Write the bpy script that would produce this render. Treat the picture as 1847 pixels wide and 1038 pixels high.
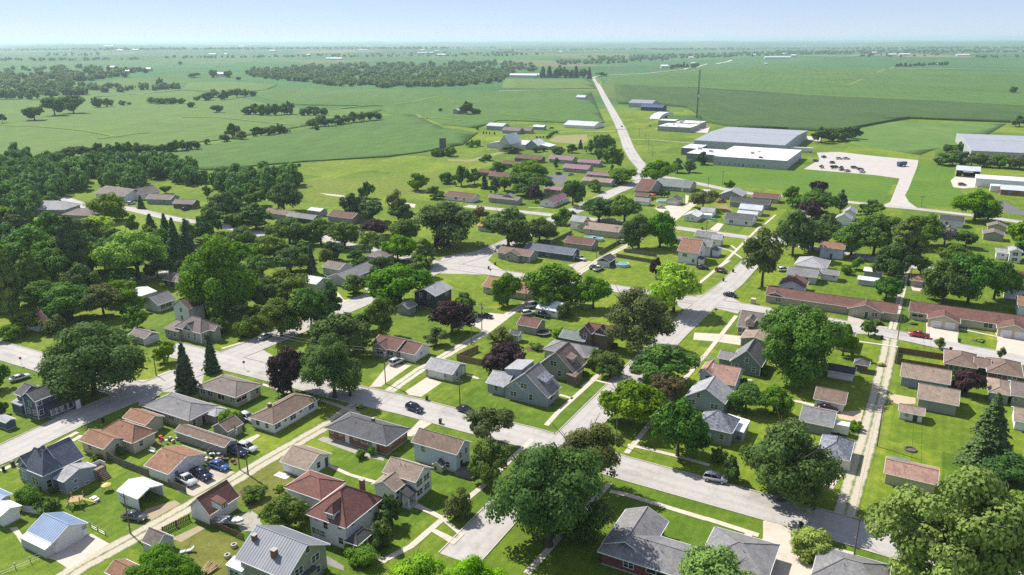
import bpy, bmesh, math, random
import numpy as np
from mathutils import Vector, Matrix
random.seed(7); NPR=np.random.RandomState(11)
for o in list(bpy.data.objects): bpy.data.objects.remove(o)
SC=bpy.context.scene; COL=SC.collection
R=math.radians
# ---------------- camera ----------------
FPX=1400.0; CAMH=84.0; HORY=71.0; ROLL=R(0.16)
PITCH=math.atan((519-HORY)/FPX)
cam=bpy.data.cameras.new('camera'); CAM=bpy.data.objects.new('camera',cam); COL.objects.link(CAM)
cam.sensor_width=36; cam.lens=FPX/1847*36; cam.clip_start=1; cam.clip_end=90000
CAM.location=(0,0,CAMH)
CAM.matrix_world=Matrix.Translation((0,0,CAMH))@Matrix.Rotation(math.pi/2-PITCH,4,'X')@Matrix.Rotation(-ROLL,4,'Z')
SC.camera=CAM
# ---------------- sky and sun ----------------
SUN_AZ=R(-48); SUN_EL=R(49)      # azimuth from +Y, clockwise
w=bpy.data.worlds.new('World'); SC.world=w; w.use_nodes=True
nt=w.node_tree; nt.nodes.clear()
sky=nt.nodes.new('ShaderNodeTexSky'); sky.sky_type='NISHITA'; sky.sun_disc=False
sky.sun_elevation=SUN_EL; sky.sun_rotation=SUN_AZ%(2*math.pi); sky.altitude=900; sky.air_density=0.62; sky.dust_density=0.0; sky.ozone_density=3.0
bg=nt.nodes.new('ShaderNodeBackground'); bg.inputs[1].default_value=0.078
out=nt.nodes.new('ShaderNodeOutputWorld'); hzm=nt.nodes.new('ShaderNodeMix'); hzm.data_type='RGBA'; hzm.inputs[0].default_value=0.50; hzm.inputs[7].default_value=(5.1,5.7,7.8,1)   # even pale haze tone mixed into the whole sky, added to lift the shadows
nt.links.new(sky.outputs[0],hzm.inputs[6]); nt.links.new(hzm.outputs[2],bg.inputs[0]); nt.links.new(bg.outputs[0],out.inputs[0])
sl=bpy.data.lights.new('sun','SUN'); sl.energy=4.6; sl.angle=R(0.55); sl.color=(1,.955,.88)
so=bpy.data.objects.new('sun',sl); COL.objects.link(so)
sd=Vector((math.sin(SUN_AZ)*math.cos(SUN_EL),math.cos(SUN_AZ)*math.cos(SUN_EL),math.sin(SUN_EL)))
so.rotation_euler=sd.to_track_quat('Z','Y').to_euler(); so.location=(-300,300,400)
vs=SC.view_settings; vs.view_transform='Standard'; vs.look='None'; vs.gamma=1; vs.exposure=0.63; vs.use_curve_mapping=False
cy=SC.cycles; cy.use_denoising=False
cy.max_bounces=6; cy.diffuse_bounces=4; cy.glossy_bounces=2; cy.transmission_bounces=3; cy.volume_bounces=1; cy.transparent_max_bounces=8
cy.caustics_reflective=False; cy.caustics_refractive=False
# ---------------- photo geometry helpers ----------------
CR={'A':(0,640,2.6085),'B':(400,640,2.6085),'C':(800,640,2.6085),'D':(1200,640,2.6085),'E':(1500,640,2.608),'F':(0,440,3.93),'G':(400,440,3.93),'H':(800,440,3.93),'I':(1200,440,3.991),'J':(1500,440,3.991),'K':(0,280,4.6175),'L':(350,280,4.6175),'M':(700,280,4.6175),'N':(1050,280,4.6175),'O':(1400,280,4.132),'P':(0,0,2.979),'Q':(600,60,4.325),'R':(980,60,4.325),'S':(1380,60,3.7066),'T':(1100,170,4.6175),
'a':(0,660,5.768),'b':(0,780,5.768),'c':(130,720,5.768),'d':(250,650,5.768),'e':(0,860,5.832),'f':(220,860,5.832),'g':(400,860,5.832),'h':(540,820,4.943),'i':(660,750,5.768),'j':(860,600,5.768),'k':(1060,920,5.432),'l':(1220,610,5.768),'m':(1420,660,4.718),'n':(1600,590,5.766),'o':(640,560,5.768),'p':(280,540,6.486),'Z':(0,0,1.0)}
def px(c,x,y): a=CR[c]; return (a[0]+x/a[2],a[1]+y/a[2])
def ray(p):
    X=(p[0]-923.5)/FPX; Y=-(p[1]-519)/FPX
    c,s=math.cos(ROLL),math.sin(ROLL); X,Y=c*X+s*Y,-s*X+c*Y
    return Vector((X,math.cos(PITCH)+Y*math.sin(PITCH),-math.sin(PITCH)+Y*math.cos(PITCH)))
def sstep(a,b,x):
    t=min(1,max(0,(x-a)/(b-a))); return t*t*(3-2*t)
def terr(x,y):
    """height of the land: level under the town, rolling beyond it"""
    r=math.hypot(x,y)
    left=sstep(520,900,y+0.35*max(0,-x))*sstep(250,-120,x)
    far=sstep(900,1900,r)
    m=max(left,far)
    if m<=0: return 0.0
    h=3.2*math.sin(x/95+1.1)*math.sin(y/120+.4)+2.6*math.sin((x*.6+y*.8)/150)+4.0*math.sin((x-y*.5)/310+2)
    h=(h-2.0)*m*(0.45+.55*far)
    if r>4500:
        f=sstep(4500,9000,r)
        h+=f*(16*math.sin(x/900+.5)*math.sin(y/1400)+14*math.sin((x+y)/2300)+10*math.sin(x/410+y/700))
    return h
def G(p,z=0.0):
    """photo pixel -> point on the plane z"""
    d=ray(p); t=(z-CAMH)/d.z
    return Vector((d.x*t,d.y*t,z))
def GT(p):
    """photo pixel -> point on the land"""
    d=ray(p)
    if d.z>-1e-4: d.z=-1e-4
    t0=CAMH/-d.z
    if math.hypot(d.x*t0,d.y*t0)<500: return Vector((d.x*t0,d.y*t0,0))
    t=400.0
    while t<60000:
        t2=t*1.01
        if CAMH+d.z*t2<terr(d.x*t2,d.y*t2):
            for _ in range(12):
                m=(t+t2)/2
                if CAMH+d.z*m<terr(d.x*m,d.y*m): t2=m
                else: t=m
            break
        t=t2
    return Vector((d.x*t,d.y*t,terr(d.x*t,d.y*t)))
_ci=CAM.matrix_world.inverted()
def proj(v):
    q=_ci@Vector(v); return (923.5+FPX*q.x/-q.z, 519-FPX*q.y/-q.z)
def height_at(b,ytop):
    """height of a vertical thing standing on b whose top shows at photo row ytop"""
    lo,hi=0.0,120.0
    for _ in range(30):
        m=(lo+hi)/2
        if proj((b.x,b.y,b.z+m))[1]>ytop: lo=m
        else: hi=m
    return lo
# ---------------- materials ----------------
MATS={}
def newmat(name):
    m=bpy.data.materials.new(name); m.use_nodes=True
    n=m.node_tree; b=n.nodes['Principled BSDF']; return m,n,b
def nn(n,t,**k):
    q=n.nodes.new(t)
    for a,v in k.items(): setattr(q,a,v)
    return q
def texco(n,kind):
    if kind=='world':
        return nn(n,'ShaderNodeNewGeometry').outputs['Position']
    return nn(n,'ShaderNodeTexCoord').outputs[{'obj':'Object','uv':'UV','gen':'Generated'}[kind]]
def noise(n,co,scale,detail=4,rough=.55):
    q=nn(n,'ShaderNodeTexNoise'); q.inputs['Scale'].default_value=scale; q.inputs['Detail'].default_value=detail; q.inputs['Roughness'].default_value=rough
    n.links.new(co,q.inputs['Vector']); return q.outputs['Fac']
def ramp(n,fac,stops):
    q=nn(n,'ShaderNodeValToRGB'); e=q.color_ramp.elements
    while len(e)<len(stops): e.new(.5)
    for i,(p,c) in enumerate(stops): e[i].position=p; e[i].color=(*c,1) if len(c)==3 else c
    n.links.new(fac,q.inputs[0]); return q.outputs[0]
def mix(n,f,a,b,mode='MIX'):
    q=nn(n,'ShaderNodeMix',data_type='RGBA',blend_type=mode)
    for i,v in ((0,f),(6,a),(7,b)):
        if isinstance(v,(int,float)): q.inputs[i].default_value=v
        elif isinstance(v,tuple): q.inputs[i].default_value=(*v,1)
        else: n.links.new(v,q.inputs[i])
    return q.outputs[2]
def bump(n,b,h,s=.3,d=.05):
    q=nn(n,'ShaderNodeBump'); q.inputs['Strength'].default_value=s; q.inputs['Distance'].default_value=d
    n.links.new(h,q.inputs['Height']); n.links.new(q.outputs[0],b.inputs['Normal'])
def mul(c,k): return tuple(min(1,v*k) for v in c)
def grass(key,base,patch,var=1.0,big=.03,stripes=0):
    if key in MATS: return MATS[key]
    m,n,b=newmat(key); co=texco(n,'world')
    f1=noise(n,co,big,5,.6); f2=noise(n,co,.35,5,.65); f3=noise(n,co,3.5,3,.7)
    c=ramp(n,f1,[(.25,mul(base,.72)),(.5,base),(.72,patch)])
    c2=ramp(n,f2,[(.28,mul(base,.55)),(.5,mul(base,1.0)),(.75,mul(patch,1.25))])
    c=mix(n,.5*var,c,c2)
    c=mix(n,.55*var,c,ramp(n,f3,[(.25,(.35,.35,.35)),(.5,(.95,.95,.95)),(.8,(1.5,1.5,1.4))]),'MULTIPLY')
    if stripes:
        wv=nn(n,'ShaderNodeTexWave',wave_type='BANDS',bands_direction='DIAGONAL'); wv.inputs['Scale'].default_value=stripes; wv.inputs['Distortion'].default_value=1.5; wv.inputs['Detail'].default_value=2
        n.links.new(co,wv.inputs['Vector']); c=mix(n,.16,c,ramp(n,wv.outputs['Fac'],[(.2,(.7,.72,.7)),(.8,(1.15,1.15,1.1))]),'MULTIPLY')
    n.links.new(c,b.inputs['Base Color']); b.inputs['Roughness'].default_value=.9; b.inputs['Specular IOR Level'].default_value=.15
    bump(n,b,f3,.9,.12); MATS[key]=m; return m
def paving(key,base,dark,crack=.5,lanes=False,joints=0):
    if key in MATS: return MATS[key]
    m,n,b=newmat(key); co=texco(n,'world')
    f1=noise(n,co,.06,5,.6); f2=noise(n,co,.9,6,.7); f3=noise(n,co,9,2)
    c=ramp(n,f1,[(.3,mul(base,.86)),(.7,mul(base,1.06))])
    c=mix(n,.65,c,ramp(n,f2,[(.25,dark),(.45,base),(.8,mul(base,1.12))]))
    c=mix(n,.7,c,ramp(n,noise(n,co,.22,6,.75),[(.3,(.70,.69,.67)),(.48,(1,1,1)),(.75,(1.06,1.06,1.05))]),'MULTIPLY')
    c=mix(n,.25,c,ramp(n,f3,[(.2,(.6,.6,.6)),(.8,(1.2,1.2,1.2))]),'MULTIPLY')
    v=nn(n,'ShaderNodeTexVoronoi',feature='DISTANCE_TO_EDGE'); v.inputs['Scale'].default_value=.16; 
    wob=nn(n,'ShaderNodeVectorMath',operation='ADD'); nz=nn(n,'ShaderNodeTexNoise'); nz.inputs['Scale'].default_value=.5
    n.links.new(co,nz.inputs['Vector']); sc=nn(n,'ShaderNodeVectorMath',operation='SCALE'); sc.inputs['Scale'].default_value=3.0
    n.links.new(nz.outputs['Color'],sc.inputs[0]); n.links.new(co,wob.inputs[0]); n.links.new(sc.outputs[0],wob.inputs[1]); n.links.new(wob.outputs[0],v.inputs['Vector'])
    c=mix(n,crack,c,ramp(n,v.outputs['Distance'],[(0,(.55,.54,.52)),(.016,(1,1,1))]),'MULTIPLY')
    if lanes or joints:
        uv=texco(n,'uv'); sp=nn(n,'ShaderNodeSeparateXYZ'); n.links.new(uv,sp.inputs[0])
        if lanes:   # worn wheel paths, grit along the gutters, repair patches
            c=mix(n,.75,c,ramp(n,sp.outputs[1],[(0,(.72,.68,.62)),(.05,(.95,.94,.92)),(.22,(1.04,1.04,1.04)),(.33,(.9,.9,.9)),(.44,(1.04,1.04,1.04)),(.56,(1.04,1.04,1.04)),(.67,(.9,.9,.9)),(.78,(1.04,1.04,1.04)),(.95,(.95,.94,.92)),(1,(.72,.68,.62))]),'MULTIPLY')
            pm=nn(n,'ShaderNodeMapping'); pm.inputs['Scale'].default_value=(.11,2.0,1); n.links.new(uv,pm.inputs[0]); fl=nn(n,'ShaderNodeVectorMath',operation='FLOOR'); n.links.new(pm.outputs[0],fl.inputs[0]); wn=nn(n,'ShaderNodeTexWhiteNoise',noise_dimensions='3D'); n.links.new(fl.outputs[0],wn.inputs['Vector'])
            c=mix(n,.8,c,ramp(n,wn.outputs['Value'],[(0,(.86,.85,.84)),(.16,(.90,.90,.90)),(.2,(1,1,1)),(.88,(1,1,1)),(.92,(1.09,1.08,1.06)),(1,(1.12,1.11,1.08))]),'MULTIPLY')
        L_=joints or 4.5; mo=nn(n,'ShaderNodeMath',operation='PINGPONG'); n.links.new(sp.outputs[0],mo.inputs[0]); mo.inputs[1].default_value=L_/2
        c=mix(n,.6 if joints else .35,c,ramp(n,mo.outputs[0],[(0,(.5,.47,.42)),(.05,(1,1,1))]),'MULTIPLY')
    n.links.new(c,b.inputs['Base Color']); b.inputs['Roughness'].default_value=.88; b.inputs['Specular IOR Level'].default_value=.25
    bump(n,b,f2,.2,.02); MATS[key]=m; return m
def track(key,gravel,gdark,green,centre=True):
    """gravel alley with wheel tracks and a grassy middle, laid out along its own UV"""
    if key in MATS: return MATS[key]
    m,n,b=newmat(key); co=texco(n,'world'); uv=texco(n,'uv')
    f=noise(n,co,.5,5,.7); f2=noise(n,co,3,4,.7)
    g=ramp(n,f2,[(.25,gdark),(.5,gravel),(.8,mul(gravel,1.2))])
    gr=ramp(n,f2,[(.25,mul(green,.5)),(.7,mul(green,1.3))])
    sp=nn(n,'ShaderNodeSeparateXYZ'); n.links.new(uv,sp.inputs[0])
    # distance from the strip's middle (v = 0..1)
    a=nn(n,'ShaderNodeMath',operation='SUBTRACT'); n.links.new(sp.outputs[1],a.inputs[0]); a.inputs[1].default_value=.5
    ab=nn(n,'ShaderNodeMath',operation='ABSOLUTE'); n.links.new(a.outputs[0],ab.inputs[0])
    w2=nn(n,'ShaderNodeMath',operation='MULTIPLY_ADD'); n.links.new(f,w2.inputs[0]); w2.inputs[1].default_value=.32; n.links.new(ab.outputs[0],w2.inputs[2])
    if centre: st=[(.12,(1,1,1)),(.2,(.55,.55,.55)),(.25,(0,0,0)),(.52,(0,0,0)),(.62,(1,1,1))]
    else: st=[(.0,(0,0,0)),(.52,(0,0,0)),(.62,(1,1,1))]
    k=ramp(n,w2.outputs[0],st)
    c=mix(n,k,g,gr); n.links.new(c,b.inputs['Base Color']); b.inputs['Roughness'].default_value=.95
    bump(n,b,f2,.5,.05); MATS[key]=m; return m
def crop(key,c1,c2,c3,row=0,rowdir=0,big=.004):
    if key in MATS: return MATS[key]
    m,n,b=newmat(key); co=texco(n,'world')
    f1=noise(n,co,big,6,.62); f2=noise(n,co,.05,5,.65); f3=noise(n,co,.9,4,.7)
    c=ramp(n,f1,[(.28,c1),(.5,c2),(.74,c3)])
    c=mix(n,.45,c,ramp(n,f2,[(.25,mul(c1,.8)),(.5,c2),(.8,mul(c3,1.1))]))
    c=mix(n,.6,c,ramp(n,f3,[(.25,(.5,.5,.5)),(.5,(1,1,1)),(.8,(1.35,1.35,1.3))]),'MULTIPLY')
    if row:
        mp=nn(n,'ShaderNodeMapping'); mp.inputs['Rotation'].default_value=(0,0,rowdir); n.links.new(co,mp.inputs[0])
        wv=nn(n,'ShaderNodeTexWave',wave_type='BANDS',bands_direction='X'); wv.inputs['Scale'].default_value=row; wv.inputs['Distortion'].default_value=.6; wv.inputs['Detail'].default_value=2
        n.links.new(mp.outputs[0],wv.inputs['Vector']); c=mix(n,.12,c,ramp(n,wv.outputs['Fac'],[(.1,(.55,.55,.5)),(.6,(1.1,1.1,1.1))]),'MULTIPLY')
    m2=nn(n,'ShaderNodeMapping'); m2.inputs['Rotation'].default_value=(0,0,rowdir); m2.inputs['Scale'].default_value=(.045,.0035,.01); n.links.new(co,m2.inputs[0])
    c=mix(n,.5,c,ramp(n,noise(n,m2.outputs[0],1.0,5,.7),[(.28,(.72,.78,.75)),(.5,(1,1,1)),(.72,(1.25,1.15,1.1))]),'MULTIPLY')
    c=mix(n,.6,c,ramp(n,noise(n,co,.013,6,.7),[(.3,(.7,.78,.72)),(.45,(1,1,1)),(.62,(1.05,1.03,1)),(.74,(1.5,1.3,1.2))]),'MULTIPLY')
    n.links.new(c,b.inputs['Base Color']); b.inputs['Roughness'].default_value=.9; b.inputs['Specular IOR Level'].default_value=.2
    bump(n,b,f3,.8,.3); MATS[key]=m; return m
def roofmat(c,kind='shingle'):
    key=('roof',c,kind)
    if key in MATS: return MATS[key]
    m,n,b=newmat('roof_'+kind); co=texco(n,'obj')
    oi=nn(n,'ShaderNodeObjectInfo').outputs['Random']
    va=nn(n,'ShaderNodeVectorMath',operation='ADD'); n.links.new(co,va.inputs[0]); cx=nn(n,'ShaderNodeCombineXYZ')
    mm=nn(n,'ShaderNodeMath',operation='MULTIPLY'); n.links.new(oi,mm.inputs[0]); mm.inputs[1].default_value=200.0; n.links.new(mm.outputs[0],cx.inputs[0]); n.links.new(cx.outputs[0],va.inputs[1]); co2=va.outputs[0]
    f1=noise(n,co2,.28,5,.65); f3=noise(n,co2,7,3,.7)
    if kind in('metal',):
        cc=ramp(n,f1,[(.3,mul(c,.85)),(.7,mul(c,1.08))])
        st=nn(n,'ShaderNodeTexWave',wave_type='BANDS',bands_direction='X'); st.inputs['Scale'].default_value=.55; n.links.new(co,st.inputs['Vector'])
        n.links.new(cc,b.inputs['Base Color']); b.inputs['Roughness'].default_value=.5; b.inputs['Metallic'].default_value=0.0
        bump(n,b,ramp(n,st.outputs['Fac'],[(.86,(0,0,0)),(.97,(1,1,1))]),.5,.06)
    elif kind=='membrane':
        cc=ramp(n,f1,[(.3,mul(c,.85)),(.7,c)]); n.links.new(cc,b.inputs['Base Color']); b.inputs['Roughness'].default_value=.7
    else:
        k=.35 if kind=='mottled' else .14
        v=nn(n,'ShaderNodeTexVoronoi'); v.inputs['Scale'].default_value=1.0
        mp=nn(n,'ShaderNodeMapping'); mp.inputs['Scale'].default_value=(2.6,2.6,4.0); n.links.new(co2,mp.inputs[0]); n.links.new(mp.outputs[0],v.inputs['Vector'])
        sp=nn(n,'ShaderNodeSeparateColor'); n.links.new(v.outputs['Color'],sp.inputs[0])
        cc=ramp(n,f1,[(.25,mul(c,.76)),(.5,c),(.78,mul(c,1.2))])
        cc=mix(n,1,cc,ramp(n,sp.outputs[0],[(0,(1-k*1.3,)*3),(1,(1+k,)*3)]),'MULTIPLY')
        cc=mix(n,.5,cc,ramp(n,f3,[(.25,(.7,.7,.7)),(.8,(1.25,1.25,1.25))]),'MULTIPLY')
        # dark run-off streaks down the slope
        mp2=nn(n,'ShaderNodeMapping'); mp2.inputs['Scale'].default_value=(1.1,1.1,.12); n.links.new(co2,mp2.inputs[0])
        s=noise(n,mp2.outputs[0],1.0,4,.7); cc=mix(n,.5,cc,ramp(n,s,[(.3,(.72,.72,.74)),(.55,(1.04,1.04,1.04))]),'MULTIPLY')
        n.links.new(cc,b.inputs['Base Color']); b.inputs['Roughness'].default_value=.85; b.inputs['Specular IOR Level'].default_value=.3
        bump(n,b,sp.outputs[0],.35,.02)
    MATS[key]=m; return m
def wallmat(c,kind='siding'):
    key=('wall',c,kind)
    if key in MATS: return MATS[key]
    m,n,b=newmat('wall_'+kind); co=texco(n,'obj'); f1=noise(n,co,.5,5,.65); f2=noise(n,co,5,3,.7)
    cc=ramp(n,f1,[(.3,mul(c,.86)),(.7,mul(c,1.05))]); cc=mix(n,.4,cc,ramp(n,f2,[(.25,(.82,.82,.8)),(.75,(1.06,1.06,1.06))]),'MULTIPLY')
    if kind=='brick':
        bt=nn(n,'ShaderNodeTexBrick'); bt.inputs['Scale'].default_value=4.5; bt.inputs['Color1'].default_value=(*mul(c,1.15),1); bt.inputs['Color2'].default_value=(*mul(c,.75),1); bt.inputs['Mortar'].default_value=(.3,.27,.24,1); bt.inputs['Mortar Size'].default_value=.012
        mp=nn(n,'ShaderNodeMapping'); mp.inputs['Rotation'].default_value=(R(90),0,R(45)); n.links.new(co,mp.inputs[0]); n.links.new(mp.outputs[0],bt.inputs['Vector']); cc=mix(n,.6,cc,bt.outputs['Color'])
    else:
        wv=nn(n,'ShaderNodeTexWave',wave_type='BANDS',bands_direction='Z' if kind=='siding' else 'DIAGONAL',wave_profile='SAW'); wv.inputs['Scale'].default_value=1.25 if kind=='siding' else 1.0; n.links.new(co,wv.inputs['Vector'])
        cc=mix(n,.5,cc,ramp(n,wv.outputs['Fac'],[(0,(.72,.72,.72)),(.18,(1,1,1))]),'MULTIPLY'); bump(n,b,wv.outputs['Fac'],.4,.03)
    n.links.new(cc,b.inputs['Base Color']); b.inputs['Roughness'].default_value=.7; MATS[key]=m; return m
def plain(key,c,rough=.6,metal=0,var=.12,spec=.5):
    key=('plain',key,c)
    if key in MATS: return MATS[key]
    m,n,b=newmat(key[1]); co=texco(n,'obj'); f=noise(n,co,2.5,4,.65)
    n.links.new(ramp(n,f,[(.25,mul(c,1-var)),(.75,mul(c,1+var))]),b.inputs['Base Color'])
    b.inputs['Roughness'].default_value=rough; b.inputs['Metallic'].default_value=metal; b.inputs['Specular IOR Level'].default_value=spec; MATS[key]=m; return m
def foliage(key,dark,mid,light,trans=.38):
    if key in MATS: return MATS[key]
    m,n,b=newmat(key); co=texco(n,'obj'); oi=nn(n,'ShaderNodeObjectInfo').outputs['Random']
    f=noise(n,co,2.2,3,.6)
    at=nn(n,'ShaderNodeAttribute',attribute_name='leaf'); 
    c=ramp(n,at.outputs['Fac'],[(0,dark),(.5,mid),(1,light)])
    c=mix(n,.35,c,ramp(n,f,[(.3,dark),(.7,light)]))
    hs=nn(n,'ShaderNodeHueSaturation'); n.links.new(c,hs.inputs['Color'])
    def mr(lo,hi,src):
        q=nn(n,'ShaderNodeMapRange'); q.inputs[3].default_value=lo; q.inputs[4].default_value=hi; n.links.new(src,q.inputs[0]); return q.outputs[0]
    sw=nn(n,'ShaderNodeTexWhiteNoise',noise_dimensions='1D'); n.links.new(oi,sw.inputs['W'])
    n.links.new(mr(.485,.52,oi),hs.inputs['Hue']); n.links.new(mr(.78,1.22,sw.outputs['Value']),hs.inputs['Value']); n.links.new(mr(.8,1.1,sw.outputs['Value']),hs.inputs['Saturation'])
    n.links.new(hs.outputs[0],b.inputs['Base Color']); b.inputs['Roughness'].default_value=.6; b.inputs['Specular IOR Level'].default_value=.06
    t=nn(n,'ShaderNodeBsdfTranslucent'); n.links.new(hs.outputs[0],t.inputs[0]); ms=nn(n,'ShaderNodeMixShader'); ms.inputs[0].default_value=trans
    n.links.new(b.outputs[0],ms.inputs[1]); n.links.new(t.outputs[0],ms.inputs[2]); n.links.new(ms.outputs[0],n.nodes['Material Output'].inputs[0])
    MATS[key]=m; return m
def glass():
    if 'glass' in MATS: return MATS['glass']
    m,n,b=newmat('window_glass'); co=texco(n,'obj'); oi=nn(n,'ShaderNodeObjectInfo').outputs['Random']
    c=ramp(n,oi,[(0,(.012,.015,.02)),(.6,(.03,.035,.045)),(.85,(.10,.10,.10)),(1,(.30,.29,.27))]); n.links.new(c,b.inputs['Base Color'])
    b.inputs['Roughness'].default_value=.08; b.inputs['Specular IOR Level'].default_value=.6; MATS['glass']=m; return m
# ---------------- mesh helpers ----------------
class MB:
    def __init__(s): s.v=[]; s.f=[]
    def poly(s,vs,fs):
        k=len(s.v); s.v+=[tuple(q) for q in vs]; s.f+=[tuple(i+k for i in f) for f in fs]; return s
    def box(s,x0,y0,z0,x1,y1,z1):
        return s.poly([(x0,y0,z0),(x1,y0,z0),(x1,y1,z0),(x0,y1,z0),(x0,y0,z1),(x1,y0,z1),(x1,y1,z1),(x0,y1,z1)],[(0,3,2,1),(4,5,6,7),(0,1,5,4),(1,2,6,5),(2,3,7,6),(3,0,4,7)])
    def prism(s,pts,a,b,axis):
        """outline pts (h,z) counter-clockwise, extruded from a to b along axis 'x' or 'y'"""
        n=len(pts); v=[]
        for t in (a,b):
            for h,z in pts: v.append((t,h,z) if axis=='x' else (h,t,z))
        f=[tuple(range(n)),tuple(range(2*n-1,n-1,-1))]
        for i in range(n): f.append((i,i+n,(i+1)%n+n,(i+1)%n))
        return s.poly(v,f)
    def tube(s,a,b,r0,r1,n=6,cap=True):
        a=Vector(a); b=Vector(b); d=(b-a).normalized(); u=d.orthogonal().normalized(); w_=d.cross(u); v=[]
        for p,r in ((a,r0),(b,r1)):
            for i in range(n):
                t=2*math.pi*i/n; v.append(p+u*(r*math.cos(t))+w_*(r*math.sin(t)))
        f=[(i,(i+1)%n,(i+1)%n+n,i+n) for i in range(n)]
        if cap: f+=[tuple(range(n-1,-1,-1)),tuple(range(n,2*n))]
        return s.poly(v,f)
    def disc(s,c,r,z0,z1,n=14,r1=None):
        r1=r if r1 is None else r1; v=[]
        for z,rr in ((z0,r),(z1,r1)):
            for i in range(n): t=2*math.pi*i/n; v.append((c[0]+rr*math.cos(t),c[1]+rr*math.sin(t),z))
        return s.poly(v,[(i,(i+1)%n,(i+1)%n+n,i+n) for i in range(n)]+[tuple(range(n-1,-1,-1)),tuple(range(n,2*n))])
    def mesh(s,name,mat,fix=True):
        me=bpy.data.meshes.new(name); me.from_pydata(s.v,[],s.f)
        if fix:
            bm=bmesh.new(); bm.from_mesh(me); bmesh.ops.recalc_face_normals(bm,faces=bm.faces); bm.to_mesh(me); bm.free()
        if mat: me.materials.append(mat)
        return me
def obj(name,me,parent=None,loc=None,rz=None):
    o=bpy.data.objects.new(name,me); COL.objects.link(o)
    if parent: o.parent=parent
    if loc: o.location=loc
    if rz is not None: o.rotation_euler=(0,0,rz)
    return o
def tag(o,label=None,cat=None,group=None,kind=None):
    for k,v in (('label',label),('category',cat),('group',group),('kind',kind)):
        if v: o[k]=v
    return o
def empty(name,loc,rz=0,label=None,cat=None,group=None):
    o=bpy.data.objects.new(name,None); COL.objects.link(o); o.location=loc; o.rotation_euler=(0,0,rz); o.empty_display_size=.5
    return tag(o,label,cat,group)
# ---------------- the land ----------------

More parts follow.
